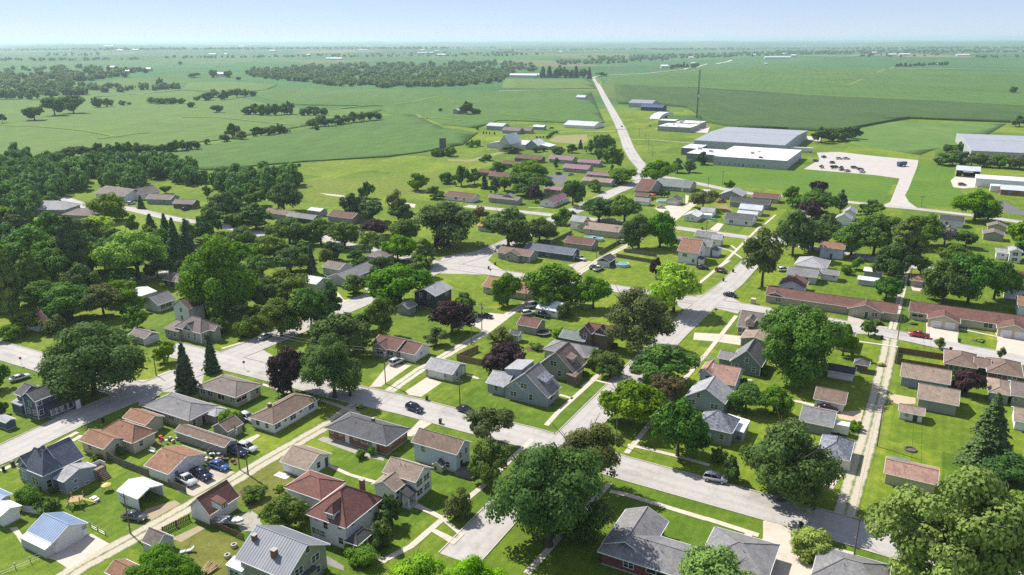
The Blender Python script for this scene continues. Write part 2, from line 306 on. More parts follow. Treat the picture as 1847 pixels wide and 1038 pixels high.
def land():
    rs=[0.0]; r=25.0
    while r<60000: rs.append(r); r*=1.035
    na=288; V=[(0,0,0)]; F=[]
    for i,r in enumerate(rs[1:]):
        for k in range(na):
            t=2*math.pi*k/na; x,y=r*math.cos(t),r*math.sin(t); V.append((x,y,terr(x,y)))
    for k in range(na): F.append((0,1+k,1+(k+1)%na))
    for i in range(len(rs)-2):
        a=1+i*na; b=a+na
        for k in range(na): F.append((a+k,b+k,b+(k+1)%na,a+(k+1)%na))
    me=bpy.data.meshes.new('ground'); me.from_pydata(V,[],F)
    for p in me.polygons: p.use_smooth=True
    m,n,b=newmat('country_ground'); co=texco(n,'world')
    # lawn near, a far patchwork of crops beyond (too far to tell the fields apart)
    f3=noise(n,co,3.5,3,.7); f2=noise(n,co,.35,5,.65); f1=noise(n,co,.045,5,.6)
    base=(.124,.198,.016); patch=(.222,.262,.034)
    c=ramp(n,f1,[(.25,mul(base,.72)),(.5,base),(.72,patch)])
    c=mix(n,.5,c,ramp(n,f2,[(.28,mul(base,.55)),(.5,base),(.75,mul(patch,1.25))]))
    f4=noise(n,co,.13,4,.7); c=mix(n,.45,c,ramp(n,f4,[(.28,(.5,.62,.5)),(.42,(.9,.95,.9)),(.55,(1,1,1)),(.66,(1.5,1.25,1.4)),(.74,(1.9,1.4,1.9))]),'MULTIPLY')
    c=mix(n,.7,c,ramp(n,f3,[(.25,(.3,.3,.3)),(.5,(.95,.95,.95)),(.8,(1.6,1.6,1.45))]),'MULTIPLY')
    c=mix(n,.8,c,ramp(n,noise(n,co,1.1,5,.75),[(.30,(.45,.6,.45)),(.40,(1,1,1)),(.7,(1.08,1.05,1.0))]),'MULTIPLY')
    # each lot is mown and watered differently
    lm=nn(n,'ShaderNodeMapping'); lm.inputs['Rotation'].default_value=(0,0,R(28.5)); lm.inputs['Scale'].default_value=(.055,.055,.055); n.links.new(co,lm.inputs[0])
    lb=nn(n,'ShaderNodeTexBrick'); lb.inputs['Scale'].default_value=1; lb.inputs['Brick Width'].default_value=1.15; lb.inputs['Row Height'].default_value=1.9; lb.inputs['Mortar Size'].default_value=0.0; lb.inputs['Color1'].default_value=(.70,.80,.8,1); lb.inputs['Color2'].default_value=(1.28,1.15,1.1,1); lb.inputs['Bias'].default_value=0.0; n.links.new(lm.outputs[0],lb.inputs['Vector'])
    c=mix(n,1,c,lb.outputs['Color'],'MULTIPLY')
    ms=nn(n,'ShaderNodeTexWave',wave_type='BANDS',bands_direction='X'); ms.inputs['Scale'].default_value=3.2; ms.inputs['Distortion'].default_value=1.2; ms.inputs['Detail'].default_value=2; n.links.new(lm.outputs[0],ms.inputs['Vector'])
    c=mix(n,.22,c,ramp(n,ms.outputs['Fac'],[(.2,(.72,.76,.7)),(.8,(1.15,1.12,1.1))]),'MULTIPLY')
    mp=nn(n,'ShaderNodeMapping'); mp.inputs['Rotation'].default_value=(0,0,R(-31)); mp.inputs['Scale'].default_value=(.0019,.0013,0); n.links.new(co,mp.inputs[0])
    vo=nn(n,'ShaderNodeTexVoronoi',distance='CHEBYCHEV'); vo.inputs['Scale'].default_value=1; vo.inputs['Randomness'].default_value=.75; n.links.new(mp.outputs[0],vo.inputs['Vector'])
    sp=nn(n,'ShaderNodeSeparateColor'); n.links.new(vo.outputs['Color'],sp.inputs[0])
    fc=ramp(n,sp.outputs[0],[(0,(.045,.130,.032)),(.35,(.055,.15,.036)),(.6,(.055,.115,.026)),(.8,(.07,.165,.042)),(.93,(.10,.15,.03)),(1,(.19,.17,.08))])
    fc=mix(n,.5,fc,ramp(n,noise(n,co,.006,5),[(.3,(.75,.75,.75)),(.7,(1.2,1.2,1.2))]),'MULTIPLY')
    ln=nn(n,'ShaderNodeVectorMath',operation='LENGTH'); n.links.new(co,ln.inputs[0])
    k=nn(n,'ShaderNodeMapRange'); k.inputs[1].default_value=950; k.inputs[2].default_value=1100; n.links.new(ln.outputs['Value'],k.inputs[0])
    c=mix(n,k.outputs[0],c,fc)
    n.links.new(c,b.inputs['Base Color']); b.inputs['Roughness'].default_value=.9; b.inputs['Specular IOR Level'].default_value=.15; bump(n,b,f3,.9,.12)
    me.materials.append(m); o=obj('ground',me); tag(o,kind='structure'); return o
GROUND=land()
def sheet(name,pts,mat,z=0.0,step=None,follow=False,kind='structure',world=False,thick=0):
    """flat piece of the setting; pts in photo pixels (or world xy) set on the land"""
    P=[(Vector(p) if world else (GT(p) if follow else G(p))) for p in pts]
    bm=bmesh.new(); vs=[bm.verts.new((p.x,p.y,0)) for p in P]; bm.faces.new(vs)
    bmesh.ops.triangulate(bm,faces=bm.faces[:],ngon_method='EAR_CLIP')
    if follow:
        xs=[p.x for p in P]; ys=[p.y for p in P]; step=step or 25
        sx=max(step,(max(xs)-min(xs))/70); sy=max(step,(max(ys)-min(ys))/70)
        for lo,hi,s,no in ((min(xs),max(xs),sx,(1,0,0)),(min(ys),max(ys),sy,(0,1,0))):
            t=lo+s
            while t<hi:
                bmesh.ops.bisect_plane(bm,geom=bm.verts[:]+bm.edges[:]+bm.faces[:],plane_co=(t*no[0],t*no[1],0),plane_no=no); t+=s
        for v in bm.verts: v.co.z=terr(v.co.x,v.co.y)+z
    else:
        for v in bm.verts: v.co.z=z
    bmesh.ops.recalc_face_normals(bm,faces=bm.faces[:])
    if sum(f.normal.z for f in bm.faces)<0: bmesh.ops.reverse_faces(bm,faces=bm.faces[:])
    if thick:
        ed=[e for e in bm.edges if len(e.link_faces)==1]; r=bmesh.ops.extrude_edge_only(bm,edges=ed)
        for v in r['geom']:
            if isinstance(v,bmesh.types.BMVert): v.co.z-=thick
    me=bpy.data.meshes.new(name); bm.to_mesh(me); bm.free(); me.materials.append(mat)
    for p in me.polygons: p.use_smooth=follow
    return tag(obj(name,me),kind=kind)
def offs(P,w):
    L=[];Rr=[]
    for i,p in enumerate(P):
        a=P[max(0,i-1)]; b=P[min(len(P)-1,i+1)]
        d=Vector((b.x-a.x,b.y-a.y)).normalized(); nrm=Vector((-d.y,d.x)); k=1.0
        if 0<i<len(P)-1:
            d1=Vector((p.x-a.x,p.y-a.y)).normalized(); k=1/max(.5,abs(nrm.dot(Vector((-d1.y,d1.x)))))
        wi=(w[i] if isinstance(w,(list,tuple)) else w)/2*k
        L.append((p.x+nrm.x*wi,p.y+nrm.y*wi)); Rr.append((p.x-nrm.x*wi,p.y-nrm.y*wi))
    return L,Rr
def smooth(P,n=3):
    for _ in range(n):
        Q=[P[0]]
        for a,b in zip(P,P[1:]): Q+=[a*.75+b*.25,a*.25+b*.75]
        Q.append(P[-1]); P=Q
    return P
def strip(name,pts,width,mat,z,follow=False,world=False,sm=0,sub=None):
    P=[(Vector(p) if world else (GT(p) if follow else G(p))) for p in pts]
    if sm: P=smooth(P,sm)
    if sub:
        Q=[P[0]]
        for a,b in zip(P,P[1:]):
            k=max(1,int((b-a).length/sub))
            for i in range(1,k+1): Q.append(a.lerp(b,i/k))
        P=Q
    L,Rr=offs(P,width); V=[];F=[];UV=[]; s=0
    for i in range(len(P)):
        if i: s+=(P[i]-P[i-1]).length
        for (x,y),v in ((L[i],1),(Rr[i],0)):
            V.append((x,y,(terr(x,y) if follow else 0)+z)); UV.append((s,v))
        if i: F.append((2*i-2,2*i-1,2*i+1,2*i))
    me=bpy.data.meshes.new(name); me.from_pydata(V,[],F); uv=me.uv_layers.new()
    for l in me.loops: uv.data[l.index].uv=UV[l.vertex_index]
    me.materials.append(mat); o=tag(obj(name,me),kind='structure')
    return o,L,Rr
ASPH=paving('street_concrete',(.43,.405,.375),(.30,.28,.255),.22,lanes=True)
ASPH2=paving('junction_concrete',(.43,.405,.375),(.30,.28,.255),.22)
CONC=paving('driveway_concrete',(.55,.48,.395),(.42,.36,.295),.25)
WALK=paving('sidewalk_concrete',(.56,.50,.40),(.40,.35,.27),.2,joints=1.5)
BLACKTOP=paving('blacktop',(.14,.14,.15),(.08,.08,.085),.3)
LOT=paving('car_park_concrete',(.47,.43,.39),(.36,.33,.295),.2)
GRAV=paving('gravel',(.46,.41,.33),(.30,.26,.20),0)
ALLEY=track('alley_gravel',(.46,.41,.31),(.30,.26,.18),(.10,.15,.02))
TRACK2=track('two_track',(.52,.47,.37),(.36,.31,.22),(.085,.15,.015))
KERB=plain('kerb_concrete',(.50,.46,.40),.85)
ROADPOLY=[]
def inpoly(x,y,poly):
    c=False; j=len(poly)-1
    for i in range(len(poly)):
        xi,yi=poly[i]; xj,yj=poly[j]
        if (yi>y)!=(yj>y) and x<(xj-xi)*(y-yi)/(yj-yi)+xi: c=not c
        j=i
    return c
STREETS=[]
def street(pts,width,z,sm=0,kerb=True,mat=None):
    o,L,Rr=strip('street',pts,width,mat or ASPH,z,sm=sm)
    ROADPOLY.append((o,L+Rr[::-1])); STREETS.append((o,L,Rr,z,kerb)); return o
def drive(pts,z=.012,mat=None,name='driveway'):
    o=sheet(name,pts,mat or CONC,z); P=[G(p) for p in pts]; ROADPOLY.append((o,[(p.x,p.y) for p in P])); return o
def kerbs():
    for o,L,Rr,z,k in STREETS:
        if not k: continue
        mb=MB()
        for side,sg in ((L,1),(Rr,-1)):
            for (x0,y0),(x1,y1) in zip(side,side[1:]):
                d=Vector((x1-x0,y1-y0)); ln=d.length
                if ln<.01: continue
                d/=ln; nrm=Vector((-d.y,d.x))*sg; n=max(1,int(ln/1.0)); run=None
                def flush(a,b):
                    q=[]
                    for t in (a,b):
                        for off in (0.0,.2):
                            X=x0+d.x*t+nrm.x*off; Y=y0+d.y*t+nrm.y*off; q+=[(X,Y,-.02),(X,Y,z+.11)]
                    mb.poly(q,[(0,1,3,2),(4,6,7,5),(0,4,5,1),(2,3,7,6),(1,5,7,3)])
                for i in range(n):
                    t=(i+.5)/n*ln; X=x0+d.x*t+nrm.x*.1; Y=y0+d.y*t+nrm.y*.1
                    hit=any(inpoly(X,Y,pl) for oo,pl in ROADPOLY if oo is not o)
                    if not hit and run is None: run=i/n*ln
                    if hit and run is not None: flush(run,i/n*ln); run=None
                if run is not None: flush(run,ln)
        if mb.v: obj('kerb',mb.mesh('kerb',KERB),o)
# ---------------- buildings ----------------
GRID_AZ=None
GLASS=glass(); WHITE=plain('white_trim',(.72,.72,.70),.55); DARKTRIM=plain('dark_trim',(.05,.05,.055),.6)
CONCRETE=plain('foundation_concrete',(.38,.36,.33),.9); BRICKM=wallmat((.20,.075,.05),'brick'); DARKIN=plain('dark_door',(.04,.04,.045),.5)
DECKW=plain('deck_wood',(.22,.16,.11),.8,0,.3); METALV=plain('vent_metal',(.35,.35,.36),.4,.6)
_wm={}
def winmesh(w,h,mat=None,rail=True):
    k=('w',round(w,2),round(h,2),mat,rail)
    if k not in _wm:
        f=MB(); t=.09
        for a in ((-w/2-t,-.07,-h/2-t,-w/2,.02,h/2+t),(w/2,-.07,-h/2-t,w/2+t,.02,h/2+t),(-w/2,-.07,h/2,w/2,.02,h/2+t),(-w/2,-.1,-h/2-t,w/2,.02,-h/2)): f.box(*a)
        if rail: f.box(-w/2,-.05,-.03,w/2,.02,.03)
        if w>1.5: 
            f.box(-.05,-.055,-h/2,.05,.02,-.035); f.box(-.05,-.055,.035,.05,.02,h/2)
        _wm[k]=(f.mesh('window',mat or WHITE),MB().box(-w/2,-.025,-h/2,w/2,.015,h/2).mesh('pane',GLASS))
    return _wm[k]
def doormesh(w,h,kind):
    k=('d',w,h,kind)
    if k not in _wm:
        f=MB(); 
        if kind=='garage':
            n=4
            for i in range(n): f.box(-w/2,-.05,i*h/n+.015,w/2,.02,(i+1)*h/n-.015)
            f.box(-w/2-.1,-.07,0,-w/2,.02,h+.1).box(w/2,-.07,0,w/2+.1,.02,h+.1).box(-w/2,-.07,h,w/2,.02,h+.1)
            _wm[k]=(f.mesh('garage_door',plain('garage_door_white',(.66,.66,.65),.5)),None)
        else:
            f.box(-w/2-.09,-.06,0,-w/2,.02,h+.09).box(w/2,-.06,0,w/2+.09,.02,h+.09).box(-w/2,-.06,h,w/2,.02,h+.09)
            p=MB().box(-w/2,-.03,0,w/2,.015,h); q=p.mesh('door_panel',DARKIN if kind=='dark' else (plain('brown_door',(.16,.08,.04),.5) if kind=='brown' else WHITE)); _wm[k]=(f.mesh('door',WHITE),q)
    return _wm[k]
import re
def face_items(root,spec,origin,dirx,rz,ln,zb,trim):
    """doors and windows along one wall: tokens like w.3 W.5 d.7 g.2; origin = left end of the wall seen from outside"""
    for tok in spec.split():
        mt=re.match(r'([a-zA-Z])(\.\d+|1)(?:@(-?[\d.]+))?',tok); k=mt.group(1); t=float(mt.group(2)); z=mt.group(3)
        loc=lambda zz:(origin[0]+dirx[0]*ln*t,origin[1]+dirx[1]*ln*t,zz)
        sz={'w':(.95,1.25,1.6),'W':(.95,1.3,4.15),'n':(1.7,1.2,1.6),'N':(1.7,1.25,4.2),'p':(2.3,1.35,1.55),'s':(.8,.65,1.9),'S':(.8,.6,4.4),'b':(.85,.4,.35),'A':(.85,1.1,4.4),'t':(.95,1.6,1.7),'r':(3.2,.85,1.75)}
        if k in sz:
            ww,hh,zc=sz[k]; zc=float(z) if z else zc
            fm,pm=winmesh(ww,hh,trim,k not in 'bpr'); o=obj('window',fm,root,loc(zb+zc),rz); obj('pane',pm,o)
        elif k in 'dDo':
            fm,pm=doormesh(.95,2.05,{'d':'white','D':'dark','o':'brown'}[k]); o=obj('door',fm,root,loc(zb+(float(z) if z else .12)),rz); obj('door_panel',pm,o)
        elif k in 'gG':
            fm,_=doormesh(2.6 if k=='g' else 4.9,2.15,'garage'); obj('garage_door',fm,root,loc(zb+.03),rz)
WC={'navy':(.075,.095,.16),'white':(.80,.78,.80),'lblue':(.55,.61,.70),'tan':(.42,.36,.27),'cream':(.55,.49,.36),'grey':(.30,.31,.31),'lgrey':(.54,.53,.54),'bgrey':(.29,.33,.40),'sage':(.33,.34,.30),'olive':(.34,.34,.28),'char':(.045,.05,.055),'brown':(.17,.12,.09),'teal':(.14,.21,.20),'brick':(.20,.075,.05),'rbrick':(.15,.028,.03),'stone':(.36,.34,.31),'metal':(.42,.43,.44),'dmetal':(.18,.19,.21),'dblue':(.03,.045,.10)}
RC={'grey':(.21,.205,.205),'lgrey':(.33,.33,.335),'dgrey':(.10,.10,.105),'brown':(.19,.135,.105),'rust':(.27,.145,.09),'red':(.19,.085,.07),'rbrown':(.15,.075,.06),'slate':(.12,.135,.17),'char':(.065,.065,.07),'tan':(.28,.215,.165),'pink':(.33,.20,.155),'taupe':(.19,.155,.14),'maroon':(.17,.055,.07),'orange':(.52,.22,.09),'green':(.17,.20,.18)}
def roofm(c):
    if c=='whitem': return roofmat((.74,.75,.75),'metal')
    if c=='bluem': return roofmat((.22,.31,.46),'metal')
    if c=='greym': return roofmat((.26,.27,.295),'metal')
    if c=='fgreym': return roofmat((.32,.335,.36),'metal')
    if c=='lgreym': return roofmat((.52,.55,.59),'metal')
    if c=='tanm': return roofmat((.60,.52,.44),'metal')
    if c=='mauve': return roofmat((.24,.115,.15),'metal')
    if c=='magenta': return roofmat((.24,.045,.09),'metal')
    if c=='dbluem': return roofmat((.05,.075,.16),'metal')
    if c=='rustm': return roofmat((.42,.20,.10),'metal')
    if c=='membrane': return roofmat((.80,.80,.78),'membrane')
    if c=='mot': return roofmat((.21,.15,.13),'mottled')
    if c=='motg': return roofmat((.20,.21,.25),'mottled')
    return roofmat(RC[c])
HOUSES=[]; SHORT=[]
def walls(root,x0,y0,x1,y1,zb,ze,typ,rise,o,t,wm,opn=None,name='wall'):
    """x0..y1 = roof outline; the walls stand o inside it"""
    a,b,c,d=x0+o,y0+o,x1-o,y1-o
    if opn:
        mb=MB(); T=.14; zt=ze-t+.02
        if 'S' not in opn: mb.box(a,b,zb,c,b+T,zt)
        if 'N' not in opn: mb.box(a,d-T,zb,c,d,zt)
        if 'W' not in opn: mb.box(a,b+T,zb,a+T,d-T,zt)
        if 'E' not in opn: mb.box(c-T,b+T,zb,c,d-T,zt)
        return obj(name,mb.mesh('wall',wm),root) if mb.v else None
    mb=MB()
    if typ=='gx':
        k=rise/((y1-y0)/2); zo=ze-t+k*o; mb.prism([(b,zb),(d,zb),(d,zo),((b+d)/2,ze-t+rise),(b,zo)],a,c,'x')
    elif typ=='gy':
        k=rise/((x1-x0)/2); zo=ze-t+k*o; mb.prism([(a,zb),(c,zb),(c,zo),((a+c)/2,ze-t+rise),(a,zo)],b,d,'y')
    elif typ in('sS','sN','sE','sW'):
        h=lambda x,y: ze-t+rise*({'sS':(y-y0)/(y1-y0),'sN':(y1-y)/(y1-y0),'sE':(x1-x)/(x1-x0),'sW':(x-x0)/(x1-x0)}[typ])
        mb.poly([(a,b,zb),(c,b,zb),(c,d,zb),(a,d,zb),(a,b,h(a,b)),(c,b,h(c,b)),(c,d,h(c,d)),(a,d,h(a,d))],[(0,3,2,1),(4,5,6,7),(0,1,5,4),(1,2,6,5),(2,3,7,6),(3,0,4,7)])
    else: mb.box(a,b,zb,c,d,ze-(t if typ!='f' else 0))
    return obj(name,mb.mesh('wall',wm),root)
def roof(root,x0,y0,x1,y1,ze,typ,rise,t,rm,trim=True):
    mb=MB(); W,D=x1-x0,y1-y0; xm,ym=(x0+x1)/2,(y0+y1)/2
    if typ=='gx': mb.prism([(y0,ze-t),(y0,ze),(ym,ze+rise),(y1,ze),(y1,ze-t),(ym,ze+rise-t)],x0,x1,'x')
    elif typ=='gy': mb.prism([(x0,ze-t),(x0,ze),(xm,ze+rise),(x1,ze),(x1,ze-t),(xm,ze+rise-t)],y0,y1,'y')
    elif typ=='h':
        k=min(W,D)/2; zr=ze+rise
        if W>=D: r=[(x0+k*.98,ym,zr),(x1-k*.98,ym,zr)]
        else: r=[(xm,y0+k*.98,zr),(xm,y1-k*.98,zr)]
        v=[(x0,y0,ze-t),(x1,y0,ze-t),(x1,y1,ze-t),(x0,y1,ze-t),(x0,y0,ze),(x1,y0,ze),(x1,y1,ze),(x0,y1,ze)]+r
        f=[(0,3,2,1),(0,1,5,4),(1,2,6,5),(2,3,7,6),(3,0,4,7)]
        f+=[(4,5,9,8),(5,6,9),(6,7,8,9),(7,4,8)] if W>=D else [(4,5,8),(5,6,9,8),(6,7,9),(7,4,8,9)]
        mb.poly(v,f)
    elif typ in('sS','sN','sE','sW'):
        h=lambda x,y: ze+rise*({'sS':(y-y0)/D,'sN':(y1-y)/D,'sE':(x1-x)/W,'sW':(x-x0)/W}[typ])
        c=[(x0,y0),(x1,y0),(x1,y1),(x0,y1)]
        mb.poly([(x,y,h(x,y)-t) for x,y in c]+[(x,y,h(x,y)) for x,y in c],[(0,3,2,1),(4,5,6,7),(0,1,5,4),(1,2,6,5),(2,3,7,6),(3,0,4,7)])
    elif typ=='q':
        n=10; pts=[(ym+D/2*math.cos(math.pi*i/n),ze+rise*math.sin(math.pi*i/n)) for i in range(n+1)]; mb.prism(pts,x0,x1,'x')
    else: # flat, with a low parapet
        mb.box(x0+.3,y0+.3,ze-.05,x1-.3,y1-.3,ze+.06)
        for a in ((x0,y0,ze,x1,y0+.3,ze+.22),(x0,y1-.3,ze,x1,y1,ze+.22),(x0,y0+.3,ze,x0+.3,y1-.3,ze+.22),(x1-.3,y0+.3,ze,x1,y1-.3,ze+.22)): mb.box(*a)
    ro=obj('roof',mb.mesh('roof',rm),root)
    if trim and typ in('gx','gy','h') :
        g=MB(); e=.012
        if typ in('gx','h'):
            g.box(x0,y0-.1,ze-t+.02,x1,y0-e,ze-.02); g.box(x0,y1+e,ze-t+.02,x1,y1+.1,ze-.02)
        if typ in('gy','h'):
            g.box(x1+e,y0,ze-t+.02,x1+.1,y1,ze-.02); g.box(x0-.1,y0,ze-t+.02,x0-e,y1,ze-.02)
        k=.03
        if typ=='gx':
            for xx in (x1+e,x0-.06-e): g.prism([(y0,ze-t),(y0,ze-.01),(ym,ze+rise-.01),(y1,ze-.01),(y1,ze-t),(ym,ze+rise-t)],xx,xx+.06,'x')
        if typ=='gy':
            for yy in (y0-.06-e,y1+e): g.prism([(x0,ze-t),(x0,ze-.01),(xm,ze+rise-.01),(x1,ze-.01),(x1,ze-t),(xm,ze+rise-t)],yy,yy+.06,'y')
        obj('fascia',g.mesh('fascia',trim if not isinstance(trim,bool) else WHITE),ro)
    if rm.name.startswith('roof_metal') and typ in('gx','gy') and W*D<400:   # standing seams
        g=MB(); a,b=(x0,x1) if typ=='gx' else (y0,y1); t_=a+.3
        while t_<b-.1:
            for e_ in ((y0,ym),(y1,ym)) if typ=='gx' else ((x0,xm),(x1,xm)):
                p_,q_=((t_,e_[0],ze+.01),(t_,e_[1],ze+rise+.01)) if typ=='gx' else ((e_[0],t_,ze+.01),(e_[1],t_,ze+rise+.01)); g.tube(p_,q_,.035,.035,4,False)
            t_+=.55
        obj('roof_seams',g.mesh('roof_seams',rm,False),ro)['kind']='stuff'
    if typ in('gx','gy','h') and rise>.6:
        e=MB(); zr=ze+rise+.02; q=.09
        if typ=='gx': e.tube((x0,ym,zr),(x1,ym,zr),q,q,4)
        elif typ=='gy': e.tube((xm,y0,zr),(xm,y1,zr),q,q,4)
        else:
            k=min(W,D)/2*.98; a,b=((x0+k,ym),(x1-k,ym)) if W>=D else ((xm,y0+k),(xm,y1-k))
            if (Vector(a)-Vector(b)).length>.3: e.tube((*a,zr),(*b,zr),q,q,4)
            for cx_,cy_,t_ in ((x0,y0,a),(x1,y0,b if W>=D else a),(x1,y1,b),(x0,y1,a if W>=D else b)): e.tube((cx_,cy_,ze+.02),(*t_,zr),q,q,4)
        obj('ridge_cap',e.mesh('ridge_cap',rm),ro)
    return ro
def H(name,label,short,blocks,cat='house',ex=(),group=None):
    """blocks: dicts c,p0,p1,p2 (photo pixels of three eave corners; p1 left of p0, p2 behind it) or a/b lengths"""
    B0=blocks[0]; fr=None; root=None; out=[]
    for B in blocks:
        c,ze=B['c'],B['ze']; g=lambda k:(G(px(c,*B[k]),ze) if k in B else None)
        p0,p1,p2=g('p0'),g('p1'),g('p2')
        if fr is None:
            cand=[]
            if p0 and p1: d=p0-p1; cand.append((d.length,math.atan2(d.y,d.x)))
            if p0 and p2: d=p2-p0; cand.append((d.length,math.atan2(d.y,d.x)-math.pi/2))
            az=B.get('az'); az=R(az) if az is not None else None
            if az is None:
                az=max(cand)[1] if cand else GAZ
                dv=(az-GAZ+math.pi)%(2*math.pi)-math.pi
                if True: az=GAZ
                B['dv']=math.degrees(dv)
            ex_=Vector((math.cos(az),math.sin(az),0)); ey_=Vector((-math.sin(az),math.cos(az),0)); o0=(p0 or p1).copy(); o0.z=0; fr=(o0,ex_,ey_,az)
        lo=lambda q:((q-fr[0]).dot(fr[1]),(q-fr[0]).dot(fr[2]))
        L0,L1,L2=[lo(q) if q else None for q in (p0,p1,p2)]
        if L0:
            x1=L0[0]; y0=L0[1]; x0=L1[0] if L1 else x1-B['a']; y1=L2[1] if L2 else y0+B['b']
            if L1 and not B.get('keep'): y0=(L0[1]+L1[1])/2
        else:
            x0=L1[0]; y0=L1[1]; x1=x0+B['a']; y1=y0+B['b']
        if 'a' in B and L1 and L0: x0=x1-B['a']
        if 'b' in B and L2: y1=y0+B['b']
        if x1-x0<1: x0=x1-2.5
        if y1-y0<1: y1=y0+2.5
        out.append((B,x0,y0,x1,y1))
    # root at the middle of the main block, on the ground
    B,x0,y0,x1,y1=out[0]; mx,my=(x0+x1)/2,(y0+y1)/2
    W=fr[0]+fr[1]*mx+fr[2]*my; root=empty(name,(W.x,W.y,0),fr[3],label,cat,group)
    HOUSES.append((root,W,max(x1-x0,y1-y0)/2,short,[(o_[1]-mx,o_[2]-my,o_[3]-mx,o_[4]-my) for o_ in out],fr[3]))
    for B,x0,y0,x1,y1 in out:
        x0-=mx;x1-=mx;y0-=my;y1-=my
        ze=B['ze']; zb=B.get('zb',0.0); typ=B.get('r','gx'); o=B.get('o',.4 if typ!='f' else 0); t=.2
        span=(y1-y0) if typ=='gx' else (x1-x0) if typ=='gy' else min(x1-x0,y1-y0)
        rise=B.get('rise',span/2*B.get('k',.42) if typ[0]!='s' else .6)
        wk='brick' if B.get('w','white') in('brick','rbrick') else B.get('wk','siding'); wm=wallmat(WC[B.get('w','white')],wk)
        tr=B.get('trim'); tm=WHITE if tr is None else DARKTRIM if tr=='dark' else wm
        walls(root,x0,y0,x1,y1,zb,ze,typ,rise,o,t,wm,B.get('open'))
        rf=roof(root,x0,y0,x1,y1,ze,typ,rise,t,roofm(B.get('rc','grey')),tm if o>0 else False)
        if zb==0 and not B.get('open') and typ!='q':
            a_,b_,c_,d_=x0+o-.03,y0+o-.03,x1-o+.03,y1-o+.03
            obj('foundation',MB().box(a_,b_,-.05,c_,d_,.22).mesh('foundation',CONCRETE),root)
        if B.get('cb'):
            for X,Y in ((x0+o,y0+o),(x1-o,y0+o),(x1-o,y1-o)):
                obj('corner_board',MB().box(X-.09,Y-.09,zb+.23,X+.09,Y+.09,ze-t-.02).mesh('corner_board',WHITE),root)
        if B.get('post'):
            n=B['post']
            for i in range(n+1):
                for X,Y in ((x1-o-.1,y0+o+(y1-y0-2*o)*i/n),): obj('post',MB().box(X-.09,Y-.09,.4,X+.09,Y+.09,ze-t).mesh('post',WHITE),root)
            for i in range(1,n): pass
            obj('porch_floor',MB().box(x0+o,y0+o-.1,.02,x1-o+.15,y1-o+.1,.42).mesh('porch_floor',DECKW if B.get('fl')=='wood' else CONCRETE),root)
        wt=B.get('wt'); wtm=None if wt is None else DARKTRIM
        if B.get('S'): face_items(root,B['S'],(x0+o,y0+o-.005),(1,0),0,x1-x0-2*o,zb,wtm)
        if B.get('E'): face_items(root,B['E'],(x1-o+.005,y0+o),(0,1),math.pi/2,y1-y0-2*o,zb,wtm)
        for cx_,cy_,hh,ww in B.get('ch',()):
            X=x0+(x1-x0)*cx_; Y=y0+(y1-y0)*cy_
            cm=obj('chimney',MB().box(X-ww/2,Y-ww/2,ze,X+ww/2,Y+ww/2,ze+rise+hh).mesh('chimney',BRICKM),rf); obj('chimney_cap',MB().box(X-ww/2-.06,Y-ww/2-.06,ze+rise+hh,X+ww/2+.06,Y+ww/2+.06,ze+rise+hh+.1).mesh('chimney_cap',CONCRETE),rf)
        for i in range(B.get('ru',0)):
            X=x0+(x1-x0)*random.uniform(.1,.9); Y=y0+(y1-y0)*random.uniform(.12,.88); s_=random.uniform(.8,1.6); zz=ze+(rise*.5 if typ!='f' else 0)
            obj('roof_unit',MB().box(X-s_,Y-s_*.7,zz-.5 if typ!='f' else zz,X+s_,Y+s_*.7,zz+random.uniform(.8,1.6)).mesh('roof_unit',METALV),rf)
        vents=B.get('v',1 if typ in('gx','gy','h') and zb==0 and ze>2.3 and (x1-x0)*(y1-y0)>55 else 0)
        for i in range(vents):
            if typ in('gx','h'): X=x0+(x1-x0)*random.uniform(.35,.65); Y=y0+(y1-y0)*.36; zz=ze+rise*.70
            else: X=x0+(x1-x0)*.64; Y=y0+(y1-y0)*random.uniform(.35,.65); zz=ze+rise*.70
            obj('vent_pipe',MB().tube((X,Y,zz-.3),(X,Y,zz+.45),.07,.07,6).mesh('vent_pipe',METALV),rf)
    return root
def hb(c,p0,p1,p2,ze,r='gx',w='white',rc='grey',S='',E='',**k):
    d=dict(c=c,ze=ze,r=r,w=w,rc=rc,S=S,E=E); d.update(k)
    if p0: d['p0']=p0
    if p1: d['p1']=p1
    if p2: d['p2']=p2
    return d
GAZ=R(-28.5)
# ---------------- streets, alleys, walks ----------------
def Z(c,*a): return [px(c,a[i],a[i+1]) for i in range(0,len(a),2)]
street([(-60,846),(0,821),(155,748),(290,692),(400,648),(525,597),(640,549),(720,515),(800,479),(884,453),(956,421),(1003,395),(1050,374),(1108,346),(1150,330),(1186,318)],8.6,.024)           # long street
street([(300,628),(470,668),(630,709),(745,735),(845,762),(960,791),(1120,843),(1290,890),(1450,934),(1600,978),(1760,1027),(1900,1070)],8.8,.028)
street([(-60,616),(0,632),(100,661),(215,697),(262,712)],8.6,.020)
street([(1900,662),(1847,651),(1713,625),(1600,601),(1470,576),(1345,555),(1210,536),(1090,518),(1000,506),(927,497),(858,487),(800,478)],7.6,.032)
street([(825,1010),(905,925),(1000,822),(1072,747),(1150,668),(1215,602),(1275,546),(1320,511),(1345,484),(1382,448),(1425,408),(1470,372)],7.4,.036)
street([(840,372),(953,384),(1040,393),(1130,402),(1217,411),(1349,429),(1500,453),(1640,479),(1760,503),(1900,532)],6.6,.040)
street([(1178,318),(1206,321),(1256,331),(1308,342),(1357,350),(1470,358),(1594,372),(1642,376),(1763,390),(1847,402),(1900,410)],6.6,.044)
street(Z('K',430,330,640,400,760,450,1000,430,1180,470,1500,545,1690,560)+[(420,412),(480,425)],6.4,.022,sm=2)     # cul-de-sac lane in the trees
